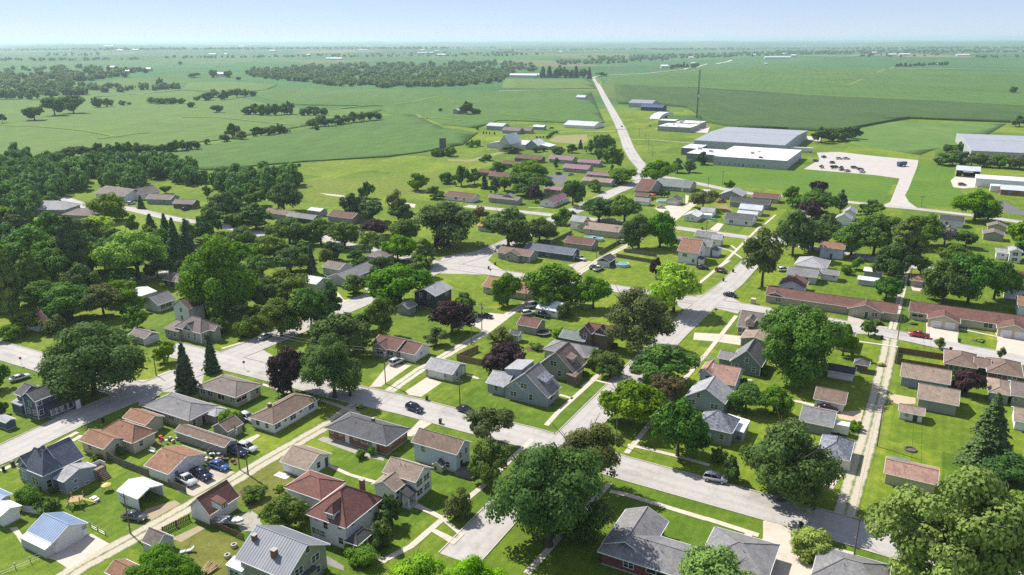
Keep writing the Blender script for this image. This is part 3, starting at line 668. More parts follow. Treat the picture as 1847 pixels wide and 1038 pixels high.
street([(200,520),(255,502),(300,492),(345,478),(400,458)],6.0,.023)
street([(560,410),(600,437),(680,452),(760,470),(800,478)],6.2,.048)
hw=[(1196,338),(1178,318),(1160,303),(1146,288),(1134,268),(1121,233),(1116,224)]
strip('highway',[(1121,234),(1117,226),(1106,205),(1091,178),(1078,153),(1071,140)],9.2,ASPH,.35,follow=True,sub=15)
o_,L_,R_=strip('highway',hw,9.2,ASPH,.052,sub=20); ROADPOLY.append((o_,L_+R_[::-1]))
strip('country_road',[(1071,140),(1085,137),(1165,133.5),(1234,126),(1262,120),(1276,116)],8,paving('pale_road',(.52,.50,.46),(.42,.40,.36),0),.8,follow=True,sub=60)
strip('country_road',[(1292,116),(1308,113),(1320,109)],12,MATS['pale_road'],.8,follow=True,sub=60)
strip('gravel_lane',[(900,165),(1000,163.5),(1078,164)],5,GRAV,.9,follow=True,sub=30)
# corner fillets where the long street meets the others
sheet('street',Z('p',780,650,860,800,1000,800,1390,870,1440,700,1340,640,1200,560),ASPH2,.016)
sheet('street',Z('d',0,205,180,200,390,130,700,60,640,330,250,330,130,420,0,480),ASPH2,.0155)
sheet('street',[(778,492),(800,463),(900,447),(880,470),(900,484),(930,497),(800,494)],ASPH2,.0165)
sheet('street',[(1212,545),(1260,533),(1310,527),(1325,540),(1345,550),(1330,566),(1290,556),(1270,572),(1235,560)],ASPH2,.017)
sheet('street',[(1130,322),(1160,300),(1200,318),(1215,328),(1180,333)],ASPH2,.0175)
# alleys
A1=[(100,1052),(146,1021),(268,955),(400,880),(470,836),(592,766),(645,728)]
strip('alley',A1,4.2,ALLEY,.010)
strip('alley',[(702,706),(756,668),(870,603),(919,566),(975,533),(1003,510)],3.6,TRACK2,.010)
strip('alley',[(1040,496),(1080,469),(1138,440),(1176,412)],3.2,TRACK2,.010)
strip('alley',[(1205,402),(1251,367),(1275,342)],4.4,CONC,.010)
strip('alley',[(1519,950),(1530,905),(1564,793),(1583,717),(1601,640),(1607,606)],4.4,ALLEY,.010)
strip('alley',[(1608,598),(1620,552),(1627,525),(1633,495),(1642,470)],2.6,TRACK2,.010)
for a in A1: pass
# driveways and yards
drive(Z('o',180,770,350,560,590,570,270,795,150,800),.012)
drive(Z('o',525,845,745,700,905,752,690,900,560,880),.013)
drive(Z('i',395,215,500,110,600,0,780,25,590,140,480,215),.012)
drive(Z('e',470,850,600,770,960,600,1150,705,730,975,580,880),.013)
drive(Z('A',830,640,910,560,990,520,1130,560,1060,640,950,680),.006,GRAV)
drive(Z('m',350,870,480,905,380,1060,130,1000,250,900),.012)
drive(Z('D',460,770,700,820,740,900,760,960,770,1010,720,1060,480,1037,420,930,460,860),.013)
drive(Z('D',760,900,890,930,850,1060,730,1060),.014)
drive(Z('I',210,640,410,650,545,665,540,730,370,705,200,690),.012)
drive(Z('I',600,470,560,500,630,520,660,470),.011)
drive(Z('J',680,560,920,610,905,690,960,760,700,720,680,650),.012)
drive(Z('J',1175,625,1420,690,1420,830,1180,770,1195,700),.013)
drive(Z('J',120,520,200,540,330,590,420,600,380,660,100,640),.006,GRAV)
drive(Z('J',570,300,660,310,650,345,580,335),.011)
drive(Z('H',190,570,260,500,330,490,440,500,470,500,330,620,270,610),.012)
drive(Z('H',880,150,1010,120,1080,130,960,215,920,170),.006,GRAV)
drive(Z('H',590,480,650,470,660,500,800,515,560,510),.011,GRAV)
drive(Z('N',600,440,720,420,860,420,860,330,890,340,880,400,760,520,640,470),.006)
drive(Z('N',1060,620,1130,565,1180,575,1130,640),.011)
drive(Z('N',1090,430,1200,420,1260,460,1130,440),.006,paving('red_dirt',(.30,.19,.12),(.2,.12,.08),0))
drive(Z('G',820,340,870,400,1050,370,1010,310,1080,330,1060,400,870,460,820,450),.011)
drive(Z('p',180,540,290,530,420,590,560,640,560,720,440,700,250,660),.011)
drive(Z('B',130,750,140,735,180,760,180,830,90,830,60,780),.008,paving('cracked_slab',(.36,.34,.29),(.22,.22,.16),.9))
drive(Z('f',250,340,560,250,620,290,300,470,210,420),.0045,paving('bare_earth',(.36,.29,.19),(.25,.20,.12),0))
drive(Z('f',520,650,800,520,880,540,620,690),.0045,MATS['bare_earth'])
drive(Z('g',100,420,280,370,430,500,200,560),.007,MATS['cracked_slab'])
drive(Z('B',450,400,480,385,770,480,760,500,640,470),.007,MATS['cracked_slab'])
drive(Z('m',420,400,700,370,760,420,640,620,560,560,640,520,600,480,440,450),.0065,paving('sandy_gravel',(.50,.40,.29),(.36,.27,.19),0))
drive(Z('n',20,690,300,740,300,800,100,800,30,770),.0045,MATS['sandy_gravel'])
drive(Z('c',640,210,760,190,950,290,880,330,760,270),.011)
drive(Z('e',100,540,180,530,240,620,220,700,170,620),.011)
drive(Z('L',1040,315,1250,335,1260,355,1110,335),.006,GRAV)
drive(Z('M',1310,170,1500,160,1480,215,1440,245,1330,230,1300,200),.012,BLACKTOP)
drive(Z('M',0,380,170,400,230,410,220,440,100,420,0,405),.011)
drive(Z('g',1050,800,1283,940,1283,990,1040,900),.008,paving('old_asphalt',(.26,.24,.22),(.17,.16,.15),.8))
# factory car park, its drive and the yards round it
drive(Z('S',265,905,365,845,345,800,420,797,495,795,760,825,1025,850,1018,890,960,1040)+Z('O',960,300,990,350,1060,400,780,380,850,350,920,175,740,150,210,105),.012,LOT)
drive(Z('O',1300,190,1340,155,1400,160,1490,160,1500,240,1400,250,1320,240),.012,CONC)
drive(Z('O',1640,320,1847,420,1847,450,1780,440,1600,400,1560,330),.006,BLACKTOP)
drive(Z('R',600,695,740,700,910,705,910,745,760,740,730,715,620,705),.006,GRAV)
drive(Z('R',640,590,760,575,760,610,640,600),.006,GRAV); drive(Z('R',930,570,1040,570,1180,590,1100,610,940,600),.0065,GRAV)
drive(Z('R',1130,770,1200,720,1300,730,1280,780),.006,CONC)
strip('path',Z('R',540,577,650,575),4,GRAV,.02); strip('path',Z('R',670,828,900,835,1180,860),2,GRAV,.02); strip('path',Z('R',130,770,560,765),3,GRAV,.02)
strip('driveway',Z('S',250,690,330,700,330,720),10,CONC,.009)
sheet('lawn',Z('D',600,880,625,835,740,835,772,885,750,965,700,1000,640,960),grass('island_lawn',(.112,.185,.012),(.19,.24,.026),1.0,.05),.022)
# walks
_wn=[0]
def walk(pts,w=1.25,z=.068): 
    _wn[0]+=1; z=.058+.004*(_wn[0]%13)
    o,L,Rr=strip('sidewalk',pts,w,WALK,z,sub=None); return o
walk(Z('B',760,970,890,903,1050,765,1226,620)+[(905,845),(960,793)])
walk([(985,768)]+Z('C',540,270,750,80)+[(1100,658)])
walk(Z('C',390,1032,470,945,540,865)+[(1060,915),(1100,872)])
walk(Z('C',860,465,925,385,985,305)+[(1190,742),(1240,678),(1273,640),(1328,570)])
walk([(1100,887)]+Z('C',860,660,1040,715,1226,772)+Z('D',200,775,440,852))
walk(Z('D',350,890,395,845),1.3,.072)
walk([(1132,803),(1170,811),(1215,822),(1280,840)],1.1)
walk(Z('I',245,285,330,215,420,140)+[(1338,442),(1372,408)])
walk(Z('i',380,900,560,960,720,1030),1.1,.072); walk(Z('B',880,690,1035,770),1.1,.074)
walk(Z('B',1030,765,1130,850,1100,885,980,820),.9,.076)
walk(Z('h',610,890,780,960),1.1,.072); walk(Z('B',500,520,600,565,720,600),.9,.07)
walk(Z('B',470,215,560,245,650,280),1.2,.07)
walk(Z('j',860,650,1000,690),1.0,.072); walk(Z('l',60,200,240,215),1.0,.072); walk(Z('l',1010,275,1230,315),.9,.07)
walk(Z('l',670,430,790,440),.9,.07); walk(Z('D',575,210,700,240),1.2,.07)
walk(Z('J',165,700,480,745),1.0,.07); walk(Z('J',925,615,1190,670),1.0,.07)
walk(Z('N',1120,765,1240,800,1345,870),1.0,.07); walk(Z('N',1240,755,1290,790),1.0,.072); walk(Z('N',1230,880,1110,960),1.0,.07)
walk(Z('N',1610,500,1520,580),1.0,.07)
walk(Z('G',0,745,80,720,180,690),1.0,.07); walk(Z('c',0,440,100,380),1.2,.07); walk([(0,850),(60,823),(140,780)],1.2,.07); walk(Z('d',195,170,380,100),1.2,.07)
walk(Z('B',190,140,320,180),1.0,.07); walk(Z('B',60,460,175,380),1.0,.072); walk(Z('d',1090,850,1250,780),1.0,.074)
walk(Z('H',1080,970,1200,1000),.9,.07); walk(Z('C',110,95,165,115),1.0,.07); walk(Z('H',985,1020,1130,905),1.2,.074)
walk(Z('M',1170,440,1300,440),1.0,.07)
kerbs()
# garden ground
MEADOW=grass('rough_meadow',(.135,.190,.020),(.23,.235,.045),1.25,.012)
MOWN=grass('mown_field',(.095,.185,.018),(.155,.225,.03),.8,.02,stripes=.05)
DRY=grass('worn_lawn',(.15,.165,.030),(.24,.20,.07),1.1,.08)
sheet('lawn',Z('g',0,600,250,700,120,880,60,1037)+Z('f',780,1037,700,900,620,760,560,690,760,560),DRY,.0035)
sheet('lawn',Z('B',0,640,110,560,260,480,420,650,400,760,230,790,130,720,80,700),DRY,.0033)
sheet('meadow',[(375,306),(470,296),(700,286),(800,279),(870,290),(820,318),(770,350),(700,352),(660,378),(560,372),(545,345),(540,325),(430,318)],MEADOW,.003)
sheet('meadow',Z('R',560,600,800,610,910,640,900,700,640,690),MEADOW,.0035)
sheet('meadow',Z('R',1000,590,1200,600,1400,650,1290,700,1240,690,1020,640),MEADOW,.003)
sheet('meadow',Z('R',400,350,540,560,580,560,430,350),MEADOW,.003)
sheet('lawn',[(1160,300),(1230,290),(1500,300),(1615,322),(1595,365),(1480,352),(1250,326),(1215,322)],MOWN,.0034)
sheet('lawn',[(1665,292),(1722,302),(1720,330),(1770,382),(1640,368),(1630,350)],MOWN,.0034)
strip('dirt_margin',[(700,289),(760,288),(800,289),(850,290),(880,282)]+Z('Q',1320,930),7,paving('dry_margin',(.24,.235,.09),(.16,.17,.05),0),.01)
sheet('dirt_patch',Z('R',50,830,110,800,340,790,350,840,290,870,60,850),MATS['dry_margin'],.006)
# ---------------- buildings (eave corners read from the photograph) ----------------
H('house','navy blue two-storey house with white trim beside the big shade tree','the navy two-storey house',[
 hb('a',(355,378),(212,322),(692,242),4.9,'gy','navy','dgrey',S='A.5@3.7 w.75 w.3',E='W.12 w.12 W.72',k=.62,cb=1,trim=None),
 hb('a',(528,455),(462,430),(745,358),2.5,'sE','navy','char',E='p.2 p.5 p.8',rise=.9,o=.15),
 hb('a',(750,372),(690,330),(830,326),2.5,'sE','navy','dgrey',E='d.5',rise=.4,o=.15),
 hb('a',(215,318),(145,288),None,4.5,'gx','navy','dgrey',b=5.5,k=.6),
 hb('a',(222,418),(95,382),None,2.6,'sS','navy','lgrey',b=3,rise=.6,o=.2)])
H('shed','small navy garden shed with pale roof at the left edge','the navy garden shed',[hb('a',(52,597),(-50,548),(165,550),2.0,'gx','navy','lgrey',k=.4,o=.15)],'shed')
H('house','blue-grey house with steep slate-blue hipped roof and rear addition','the slate-blue hipped house',[
 hb('b',(440,460),(225,362),(660,352),4.0,'h','bgrey','slate',S='t.4 t.55',E='t.2',rise=3.9,ch=[(.5,.5,.35,.5)],v=0),
 hb('b',(640,372),None,(875,258),4.0,'gy','bgrey','slate',a=7.5,k=.95,v=0),
 hb('b',(296,388),(160,322),None,4.0,'gy','bgrey','slate',b=5,k=.95,v=0),
 hb('b',(270,405),(182,365),None,2.9,'h','bgrey','slate',S='t.25 t.7',b=2.2,rise=.9,o=.1,v=0),
 hb('b',(652,522),(562,472),(1000,348),3.1,'gx','bgrey','lgrey',S='b.5',E='s.35 b.3 b.7',k=.35)])
H('house','tan house with rust-brown roof, gable wing and hipped wing','the rust-roofed tan house',[
 hb('c',(320,525),(70,425),(560,402),2.7,'gx','cream','rust',S='w.35 s.8',E='w.62',k=.5),
 hb('c',(625,462),None,(885,335),2.8,'h','cream','rust',E='w.35',a=11,rise=2.2),
 hb('c',(765,275),None,None,2.7,'gx','cream','rust',a=8,b=5,k=.5)])
H('garage','large rust-roofed garage with white gable by the parked cars','the large rust-roofed garage',[hb('c',(990,790),(755,685),(1399,567),2.5,'gx','white','rust',E='s.2@1.7 g.7',k=.38)],'garage')
H('house','tan house with wide grey hipped roof on the shaded corner','the grey-hipped corner house',[
 hb('d',(518,632),(40,470),(840,478),2.9,'h','tan','grey',S='n.12 w.3 w.35 n.6 w.75',E='w.15 D.5',k=.4),
 hb('d',(800,585),None,(862,538),2.5,'h','tan','lgrey',a=4,b=4,rise=.8)])
H('house','tan house with brown hipped roof beside two spruces','the brown-hipped tan house',[
 hb('d',(1015,388),(597,274),(1269,247),2.8,'h','tan','taupe',S='n.1 n.3 p.6 n.9',E='r.2@1.6 d.5 w.85',k=.4)])
H('workshop','long low brown-roofed workshop with peeling pale end','the low brown workshop',[
 hb('d',(890,910),(370,735),(1015,830),2.2,'gx','stone','brown',S='s.3 s.6 s.85',k=.5,o=.25),
 hb('d',(925,745),None,None,2.2,'gy','stone','brown',a=5,b=4.5,k=.6,o=.25)],'workshop')
H('carport','white metal carport with open dark mouth','the white metal carport',[hb('Z',(246.6,901),(211.5,884.7),(294.6,874.6),2.5,'gx','white','whitem',k=.34,open='E',o=.05,trim='w')],'carport')
H('garage','white two-bay garage with brown roof and small dormer','the white dormer garage',[
 hb('f',(912,415),(697,308),(1235,205),2.5,'gy','white','rbrown',E='g.27 g.75',k=.9),
 hb('f',(1040,300),None,(1110,255),4.6,'sE','white','rbrown',E='s.3@.5 s.7@.5',zb=3.4,a=2.6,rise=.5,o=.1)],'garage')
H('garage','white garage with bright blue metal roof and lean-to','the blue-roofed garage',[
 hb('e',(545,700),(285,570),(930,490),2.4,'gx','white','bluem',E='s.08@1.9 G.45 s.92@1.9',k=.5,o=.15),
 hb('e',(465,775),(210,640),(545,700),1.9,'sS','lgrey','lgreym',rise=.45,o=.1)],'garage')
H('house','blue metal roof and white porch roof cut by the left edge','the blue-roofed house at the left edge',[
 hb('e',(-20,262),None,(180,205),3.0,'gx','white','bluem',a=9,k=.35),
 hb('e',(0,420),None,(240,312),2.6,'gx','white','whitem',a=8,k=.35)])
H('shed','grey-roofed garden shed with steep roof beside the alley','the steep grey shed',[hb('f',(378,740),(190,688),(540,628),1.9,'gx','lgrey','taupe',E='s.5@1.4',k=.95,o=.12)],'shed')
H('shed','rust-roofed shed at the bottom edge by the alley','the rust-roofed shed at the bottom edge',[hb('Z',(236,1052),(186,1034),(256,1022),2.2,'gx','tan','rust',k=.6)],'shed')
H('house','large olive house with grey standing-seam metal roof and two chimneys','the metal-roofed olive house',[
 hb('g',(663,1100),(150,850),(1125,705),4.8,'gx','olive','greym',E='N.3@4.0 N.72@4.0 A.55@6.6 n.72 w.3',k=.62,o=.55,ch=[(.12,.32,-.3,.7),(.60,.22,-.6,.85)],v=0),
 hb('g',(205,1005),(40,925),(245,905),2.9,'sS','white','whitem',rise=.5,o=.2,S='w.3 w.6'),
 hb('g',(870,1065),None,(1030,960),2.9,'sE','olive','char',a=4,rise=.8,o=.2)])
H('house','white foursquare house with red hipped roof and black porch roof','the red-roofed foursquare',[
 hb('h',(410,662),(45,525),(760,390),5.0,'h','white','red',S='S.2@4.2 W.45@3.6 S.85@4.2 n.3 w.85 n.15@1.7',E='S.2@4.2 S.7@4.2',k=.8,o=.6,v=2,ch=[(.62,.86,-.2,.75)]),
 hb('h',(190,410),(108,378),None,5.0,'h','white','red',b=7,a=9,rise=1.6,o=.5,v=0),
 hb('h',(300,540),(225,510),None,6.6,'h','white','red',S='s.3@.5 s.7@.5',zb=5.5,b=4.5,rise=1.4,o=.2),
 hb('h',(515,818),(405,768),(665,683),2.8,'h','white','char',rise=.9,o=.3,open='SEN',post=3)])
H('house','white L-shaped farmhouse with taupe roof and black shutters','the white L-shaped farmhouse',[
 hb('i',(520,692),(165,590),(705,545),4.7,'gx','white','tan',E='N.25@3.6 N.72@3.6 n.25 n.72',k=.62,cb=1,v=2),
 hb('i',(300,795),(60,715),(440,690),3.9,'gy','white','tan',E='W.3@3.3 W.75@3.3 w.2',k=.55),
 hb('i',(445,862),(365,825),(525,782),2.7,'sE','white','char',rise=.8,o=.15,open='SEN',post=1)])
H('house','white two-storey house with pale blue side wall and deck','the pale-blue-walled house',[
 hb('i',(940,412),(475,268),(1105,275),4.5,'gx','lblue','brown',S='W.22@3.4 w.80@1.4',E='W.3@3.3 W.72@3.3 D.35 s.8',k=.62),
 hb('i',(788,535),(690,505),None,1.5,'gy','cream','dgrey',b=2,k=.8,o=.1)])
H('house','low red brick house with dark grey hipped roof','the brick ranch house',[hb('B',(775,430),(484,343),(888,347),2.7,'h','brick','dgrey',S='s.06@1.9 s.22@1.9 d.33@.2 s.48@1.9 r.68 d.8@.1',E='s.2 s.8',k=.42,o=.6,ch=[(.55,.62,.3,.6)],v=2)])
H('garage','white garage with tan roof on the back lawn','the white tan-roofed garage',[hb('B',(400,545),(272,503),(517,465),2.4,'gx','white','tan',E='w.5 D.85@.05',k=.5)],'garage')
H('house','long low white house with brown hipped roof along the alley','the long white brown-roofed house',[hb('B',(243,330),(125,293),(472,210),2.6,'h','white','brown',S='w.3 w.7',E='n.08 s.25 n.42 s.6 n.85',k=.45,ch=[(.3,.3,.2,.7)],v=2)])
H('house','blue-grey craftsman house with dormer and screened porch','the blue-grey craftsman house',[
 hb('j',(735,690),(275,568),(890,563),2.8,'gy','bgrey','grey',S='N.45@4.3 t.62 n.2',E='r.5@1.5',rise=5.2,o=.5,v=0),
 hb('j',(300,568),(88,522),None,2.7,'gx','bgrey','lgrey',S='w.5',b=8,k=.45),
 hb('j',(487,610),(318,562),None,3.0,'gy','bgrey','grey',S='n.45',b=2.2,k=.85,v=0),
 hb('j',(718,524),None,(797,450),5.5,'sE','bgrey','motg',zb=3.2,a=4.4,rise=1.5,o=.25,E='s.5@1.6'),
 hb('j',(470,418),None,None,5.6,'sW','bgrey','lgrey',zb=3.5,a=5,b=7,rise=.8,o=.2)])
H('house','olive craftsman house with mottled brown roof and timber porch','the olive craftsman house',[
 hb('j',(985,448),(655,322),(1150,310),2.8,'gy','olive','mot',S='N.42@4.1 t.6',E='r.5@1.5',rise=4.8,o=.5,v=0),
 hb('j',(990,292),None,(1050,240),5.3,'sE','olive','mot',zb=3.2,a=4,rise=1.3,o=.25,E='s.5@1.5'),
 hb('j',(1020,470),None,(1120,390),2.5,'sE','brown','mot',a=2.5,rise=.5,o=.2)])
H('house','low grey house with broad hipped roof behind the olive craftsman','the broad grey-hipped house',[hb('j',(1130,277),(700,162),(1215,150),2.7,'h','lgrey','grey',k=.42)])
H('house','tall brown house with twin steep gables under the large oak','the twin-gabled brown house',[
 hb('H',(1165,655),(990,622),(1190,600),4.8,'gx','brown','rbrown',S='W.2 w.2',k=.6),
 hb('H',(1050,640),(950,622),None,5.2,'gy','brown','rbrown',S='W.5 w.5',b=3,k=1.0,v=0),
 hb('H',(1155,645),(1065,625),None,5.0,'gy','brown','rbrown',S='W.5 w.5',b=2.5,k=1.0,v=0),
 hb('H',(1005,690),(810,665),None,3.0,'gx','brown','green',b=6,k=.45)])
H('garage','white garage with grey roof and wide concrete apron','the white grey-roofed garage',[hb('o',(1010,672),(717,597),(1165,560),2.4,'gx','lgrey','lgrey',S='w.1 G.4 w.72',E='w.35@1.5 d.8',k=.45)],'garage')
H('house','white ranch house with reddish-brown roof and attached garage','the reddish-roofed ranch house',[
 hb('o',(615,468),(440,420),(790,362),2.5,'gx','white','rbrown',S='D.1 G.6',E='s.45@1.6',k=.42),
 hb('o',(440,418),(150,368),(622,318),2.8,'gx','stone','rbrown',S='p.2 p.75',k=.42),
 hb('o',(345,405),(150,378),None,2.8,'gy','stone','rbrown',S='p.5',b=5,k=.5)])
H('house','grey-green Victorian cottage with mauve-brown roof and gables','the grey-green Victorian cottage',[
 hb('p',(530,400),(215,325),(745,300),3.5,'h','sage','taupe',S='t.5 t.75',E='t.2',k=.75,cb=1,v=0),
 hb('p',(440,378),(318,348),None,3.5,'gy','sage','taupe',S='s.5@4.2',b=4,k=.9,v=0),
 hb('p',(690,372),None,(760,330),3.5,'gx','sage','taupe',a=4,k=.9,v=0),
 hb('p',(268,385),(80,345),None,2.7,'sS','sage','taupe',S='w.3 w.75',b=5,rise=1.0)])
H('garage','small grey garage with white door under the big shade tree','the small grey garage',[hb('F',(1012,678),(925,635),(1135,635),2.3,'gx','grey','taupe',E='G.45',k=.45)],'garage')
H('house','narrow white two-storey gable with brown roof among trees','the narrow white two-storey house',[hb('F',(1335,465),(1212,440),(1400,410),4.8,'gy','white','brown',S='W.5@3.9 W.5@1.4',k=.7)])
H('house','grey-roofed white house beside the narrow two-storey house','the grey-roofed white house',[hb('F',(1110,440),(1012,408),(1250,392),2.6,'gy','lgrey','grey',E='p.3 p.6',k=.6)])
H('house','house with white metal roof half hidden by trees','the white-metal-roofed house',[hb('F',(905,400),(800,362),(1100,332),3.4,'gy','stone','whitem',E='w.5 n.85',k=.2)])
H('house','dark house with taupe roof on the tree-lined lane','the dark taupe-roofed house',[hb('F',(1272,277),(1150,252),(1392,232),2.8,'gx','char','taupe',S='w.3 w.7',E='w.4',k=.4)])
H('cottage','small white cottage with dark purple-brown roof under dark trees','the small dark-roofed cottage',[hb('F',(248,580),(160,542),(352,548),2.5,'gy','white','maroon',S='w.4@1.6',E='w.5',k=.75)])
H('barn','white barn behind the dense dark trees on the left','the white barn in the trees',[hb('F',(1665,425),(1560,395),(1775,390),2.6,'gx','white','lgreym',E='g.3 g.7',k=.4)],'barn')
H('house','house with plain white roof between trees near the centre left','the plain white-roofed house',[hb('G',(655,292),(565,262),(780,250),2.7,'gx','lgrey','whitem',k=.35)])
H('house','grey L-shaped ranch house with several grey roofs','the grey L-shaped ranch house',[
 hb('G',(880,262),(750,232),(1072,165),2.7,'gy','lgrey','grey',E='w.3 w.6',k=.42),
 hb('G',(830,185),(705,165),None,2.7,'gx','lgrey','taupe',b=8,k=.4)])
H('house','square tan two-storey house with low brown hipped roof','the square tan two-storey house',[hb('G',(1135,105),(1018,82),(1238,70),4.4,'h','tan','taupe',S='S.3@3.4 S.7@3.4',E='W.5@3.2',k=.4)])
H('house','tall charcoal house with grey gable roof above the open lawn','the tall charcoal house',[hb('G',(1510,375),(1358,342),(1632,310),4.8,'gy','char','lgrey',S='W.3 W.7',E='w.2@1.5 N.7@3.8',k=.42,v=2)])
H('shed','small grey gable shed beside the tall charcoal house','the small grey gable shed',[hb('G',(1322,462),None,None,2.4,'gy','grey','grey',a=5,b=5,k=.6)],'shed')
H('house','tan house with orange-brown roof behind a tree on the open lawn','the orange-brown-roofed tan house',[hb('H',(605,345),(255,308),None,2.6,'gx','cream','rust',S='s.12 w.5',b=9,k=.42)])
H('garage','long white garage with weathered white roof amid parked vehicles','the weathered white-roofed garage',[hb('H',(812,482),(655,455),None,2.5,'gx','white','whitem',S='s.8',b=8,k=.45)],'garage')
H('garage','tan garage with reddish-brown roof by the trampoline','the tan garage by the trampoline',[hb('H',(660,598),(515,570),(722,545),2.4,'gx','sage','rbrown',S='s.4',k=.45)],'garage')
H('shed','white shed with dark roof behind the purple tree','the white dark-roofed shed',[hb('H',(530,655),(465,638),(585,632),2.2,'gx','white','dgrey',E='s.5@1.4',k=.6)],'shed')
H('bungalow','grey-green bungalow with white trim and front gable','the grey-green bungalow',[
 hb('H',(605,95),(385,55),(650,75),2.7,'gx','sage','brown',S='w.1 w.75 w.9',k=.4,b=8,cb=1),
 hb('H',(530,88),(430,70),None,2.8,'gy','sage','brown',S='w.25 w.7',b=3,k=.5)])
H('house','long dark navy house with blue-grey roof','the long navy house',[hb('H',(905,85),(575,32),(965,45),2.6,'gx','navy','slate',S='w.2 w.3 n.5',E='g.4',k=.4,v=2)])
H('garage','pale garage with reddish-brown roof inside a fenced yard','the pale red-brown-roofed garage',[hb('M',(1690,758),(1470,722),(1742,715),2.4,'gx','stone','rbrown',k=.45)],'garage')
H('garage','dark gable garage beside the round pool','the dark gable garage',[hb('H',(1180,130),(1083,118),(1240,100),2.4,'gy','char','char',S='G.5',k=.5)],'garage')
H('house','white two-storey farmhouse with orange-red roof','the orange-roofed white farmhouse',[
 hb('N',(968,818),(790,797),(1002,755),4.9,'gx','white','rust',S='N.35@3.4 w.8',E='W.5@3.4 d.4',k=.6),
 hb('N',(1005,870),None,(1012,845),2.7,'sE','white','char',a=2,b=3.5,rise=.5,o=.2)])
H('house','white house with dark grey roof right behind the orange-roofed farmhouse','the white house with dark roof behind the farmhouse',[
 hb('N',(1070,768),(865,742),(1140,738),4.2,'gx','white','grey',E='W.5@3',k=.6),
 hb('N',(1140,800),None,(1150,770),2.6,'sE','white','slate',a=3,b=5,rise=.5,o=.2)])
H('house','small white gable house by the far sidewalk','the small white gable house',[hb('N',(1152,715),(1085,692),(1215,690),3.0,'gx','white','lgrey',E='w.4',k=.7)])
H('house','low white house with long grey roof facing the far street','the low long-grey-roofed house',[hb('N',(1095,692),(935,668),None,2.7,'gx','white','grey',b=8,k=.4)])
H('shed','cream outbuilding tucked behind the dense tree clump','the cream outbuilding',[hb('N',(858,708),(765,692),None,2.4,'gx','cream','tan',b=6,k=.3)],'shed')
H('house','beige L-shaped house with red wing roof by the pool','the beige L-shaped house',[
 hb('N',(282,655),(32,600),(355,600),2.9,'gx','cream','tan',S='s.2 s.5',E='w.5',k=.35,v=2),
 hb('N',(75,612),(-35,582),None,3.0,'gy','cream','red',S='s.3 s.7',b=8,k=.5),
 hb('N',(10,560),None,None,4.2,'gx','white','lgrey',a=7,b=8,k=.5)])
H('garage','cream gable garage with dark roof and white door','the cream gable garage',[hb('N',(805,388),(700,370),(868,365),2.5,'gy','cream','dgrey',S='G.45',k=.45)],'garage')
H('garage','white garage with grey roof beside the red tent','the white garage by the red tent',[hb('N',(545,393),(435,375),(580,375),2.4,'gx','white','grey',E='s.5',k=.45,b=6)],'garage')
H('house','house with mauve-brown roof beside the conifer hedge','the house by the conifer hedge',[hb('N',(565,302),(430,292),(640,245),2.6,'gx','stone','rbrown',k=.4),hb('N',(545,345),(430,335),None,2.4,'gx','stone','rbrown',b=6,k=.4)])
H('house','long grey-green-roofed house on the junction street','the long grey-green-roofed house',[hb('N',(895,276),(600,250),(945,240),2.6,'gx','stone','green',S='w.3 w.6 d.8',k=.4)])
H('shed','white gable shed with white roof and two small windows','the white two-window shed',[hb('N',(965,517),(840,505),(1002,482),2.6,'gy','white','whitem',S='s.3@1.6 s.65@1.6',k=.4)],'shed')
H('shed','white shed with grey roof beside the two-window shed','the white grey-roofed shed',[hb('N',(1090,482),(985,466),(1130,458),2.6,'gx','white','lgrey',k=.45),hb('N',(1075,505),(995,492),None,2.2,'sS','white','whitem',b=3,rise=.4,o=.2)],'shed')
H('house','white house with dark slate roof on the far street corner','the white slate-roofed house',[hb('N',(1425,550),(1172,535),None,2.6,'gx','white','dgrey',S='n.25 d.45 w.8',b=9,k=.42)])
H('outbuilding','white metal-roofed outbuilding directly behind the slate-roofed house','the white metal-roofed outbuilding',[hb('N',(1455,502),(1290,482),None,3.0,'gx','white','lgreym',b=6,k=.4)],'outbuilding')
H('house','white house with pale roof and end gable beyond the outbuilding','the pale-roofed white house',[hb('N',(1490,468),(1310,440),(1525,440),3.0,'gx','white','lgreym',E='s.5',k=.5)])
H('house','long dark grey house with charcoal roof','the long charcoal-roofed house',[hb('N',(1560,412),(1220,388),(1592,382),2.8,'gx','grey','char',S='w.6 w.8',b=9,k=.42)])
H('house','grey gable house fronting the mown field','the grey gable house by the field',[hb('N',(1330,345),(1145,325),(1372,310),2.6,'gy','grey','lgrey',S='w.3',k=.42)])
H('house','low house with dark brown roof beside the mown field','the dark brown house by the field',[hb('N',(1635,365),(1412,347),None,2.6,'gx','cream','rbrown',S='w.8',b=8,k=.4)])
H('house','taupe-roofed house with small dormer at the street corner','the taupe dormer house',[hb('I',(690,612),(508,598),None,2.8,'gx','tan','taupe',S='p.2 w.6',b=10,k=.6),hb('I',(640,565),(575,555),None,5.2,'gy','tan','taupe',S='s.5@.8',zb=3.6,b=4,k=.9,o=.15)])
H('garage','pale green garage with tan roof at the end of a driveway','the pale tan-roofed garage',[hb('I',(742,715),(538,677),None,2.5,'gy','sage','tan',b=10,k=.25)],'garage')
H('house','green-grey gable house with dark roof and white windows','the green-grey gable house',[
 hb('l',(888,302),(555,242),(975,175),2.9,'gy','teal','grey',S='A.52@3.9 w.18 w.78',k=.95,v=0,cb=1),
 hb('l',(585,235),None,None,2.6,'gx','teal','grey',a=4,b=6,k=.4)])
H('house','white house with pinkish-tan roofs','the pinkish-roofed house',[
 hb('l',(592,525),(345,412),(680,330),2.8,'gx','white','pink',E='w.5',k=.5),
 hb('l',(375,395),(225,362),(530,292),4.0,'gy','white','pink',S='w.7@3',k=.6)])
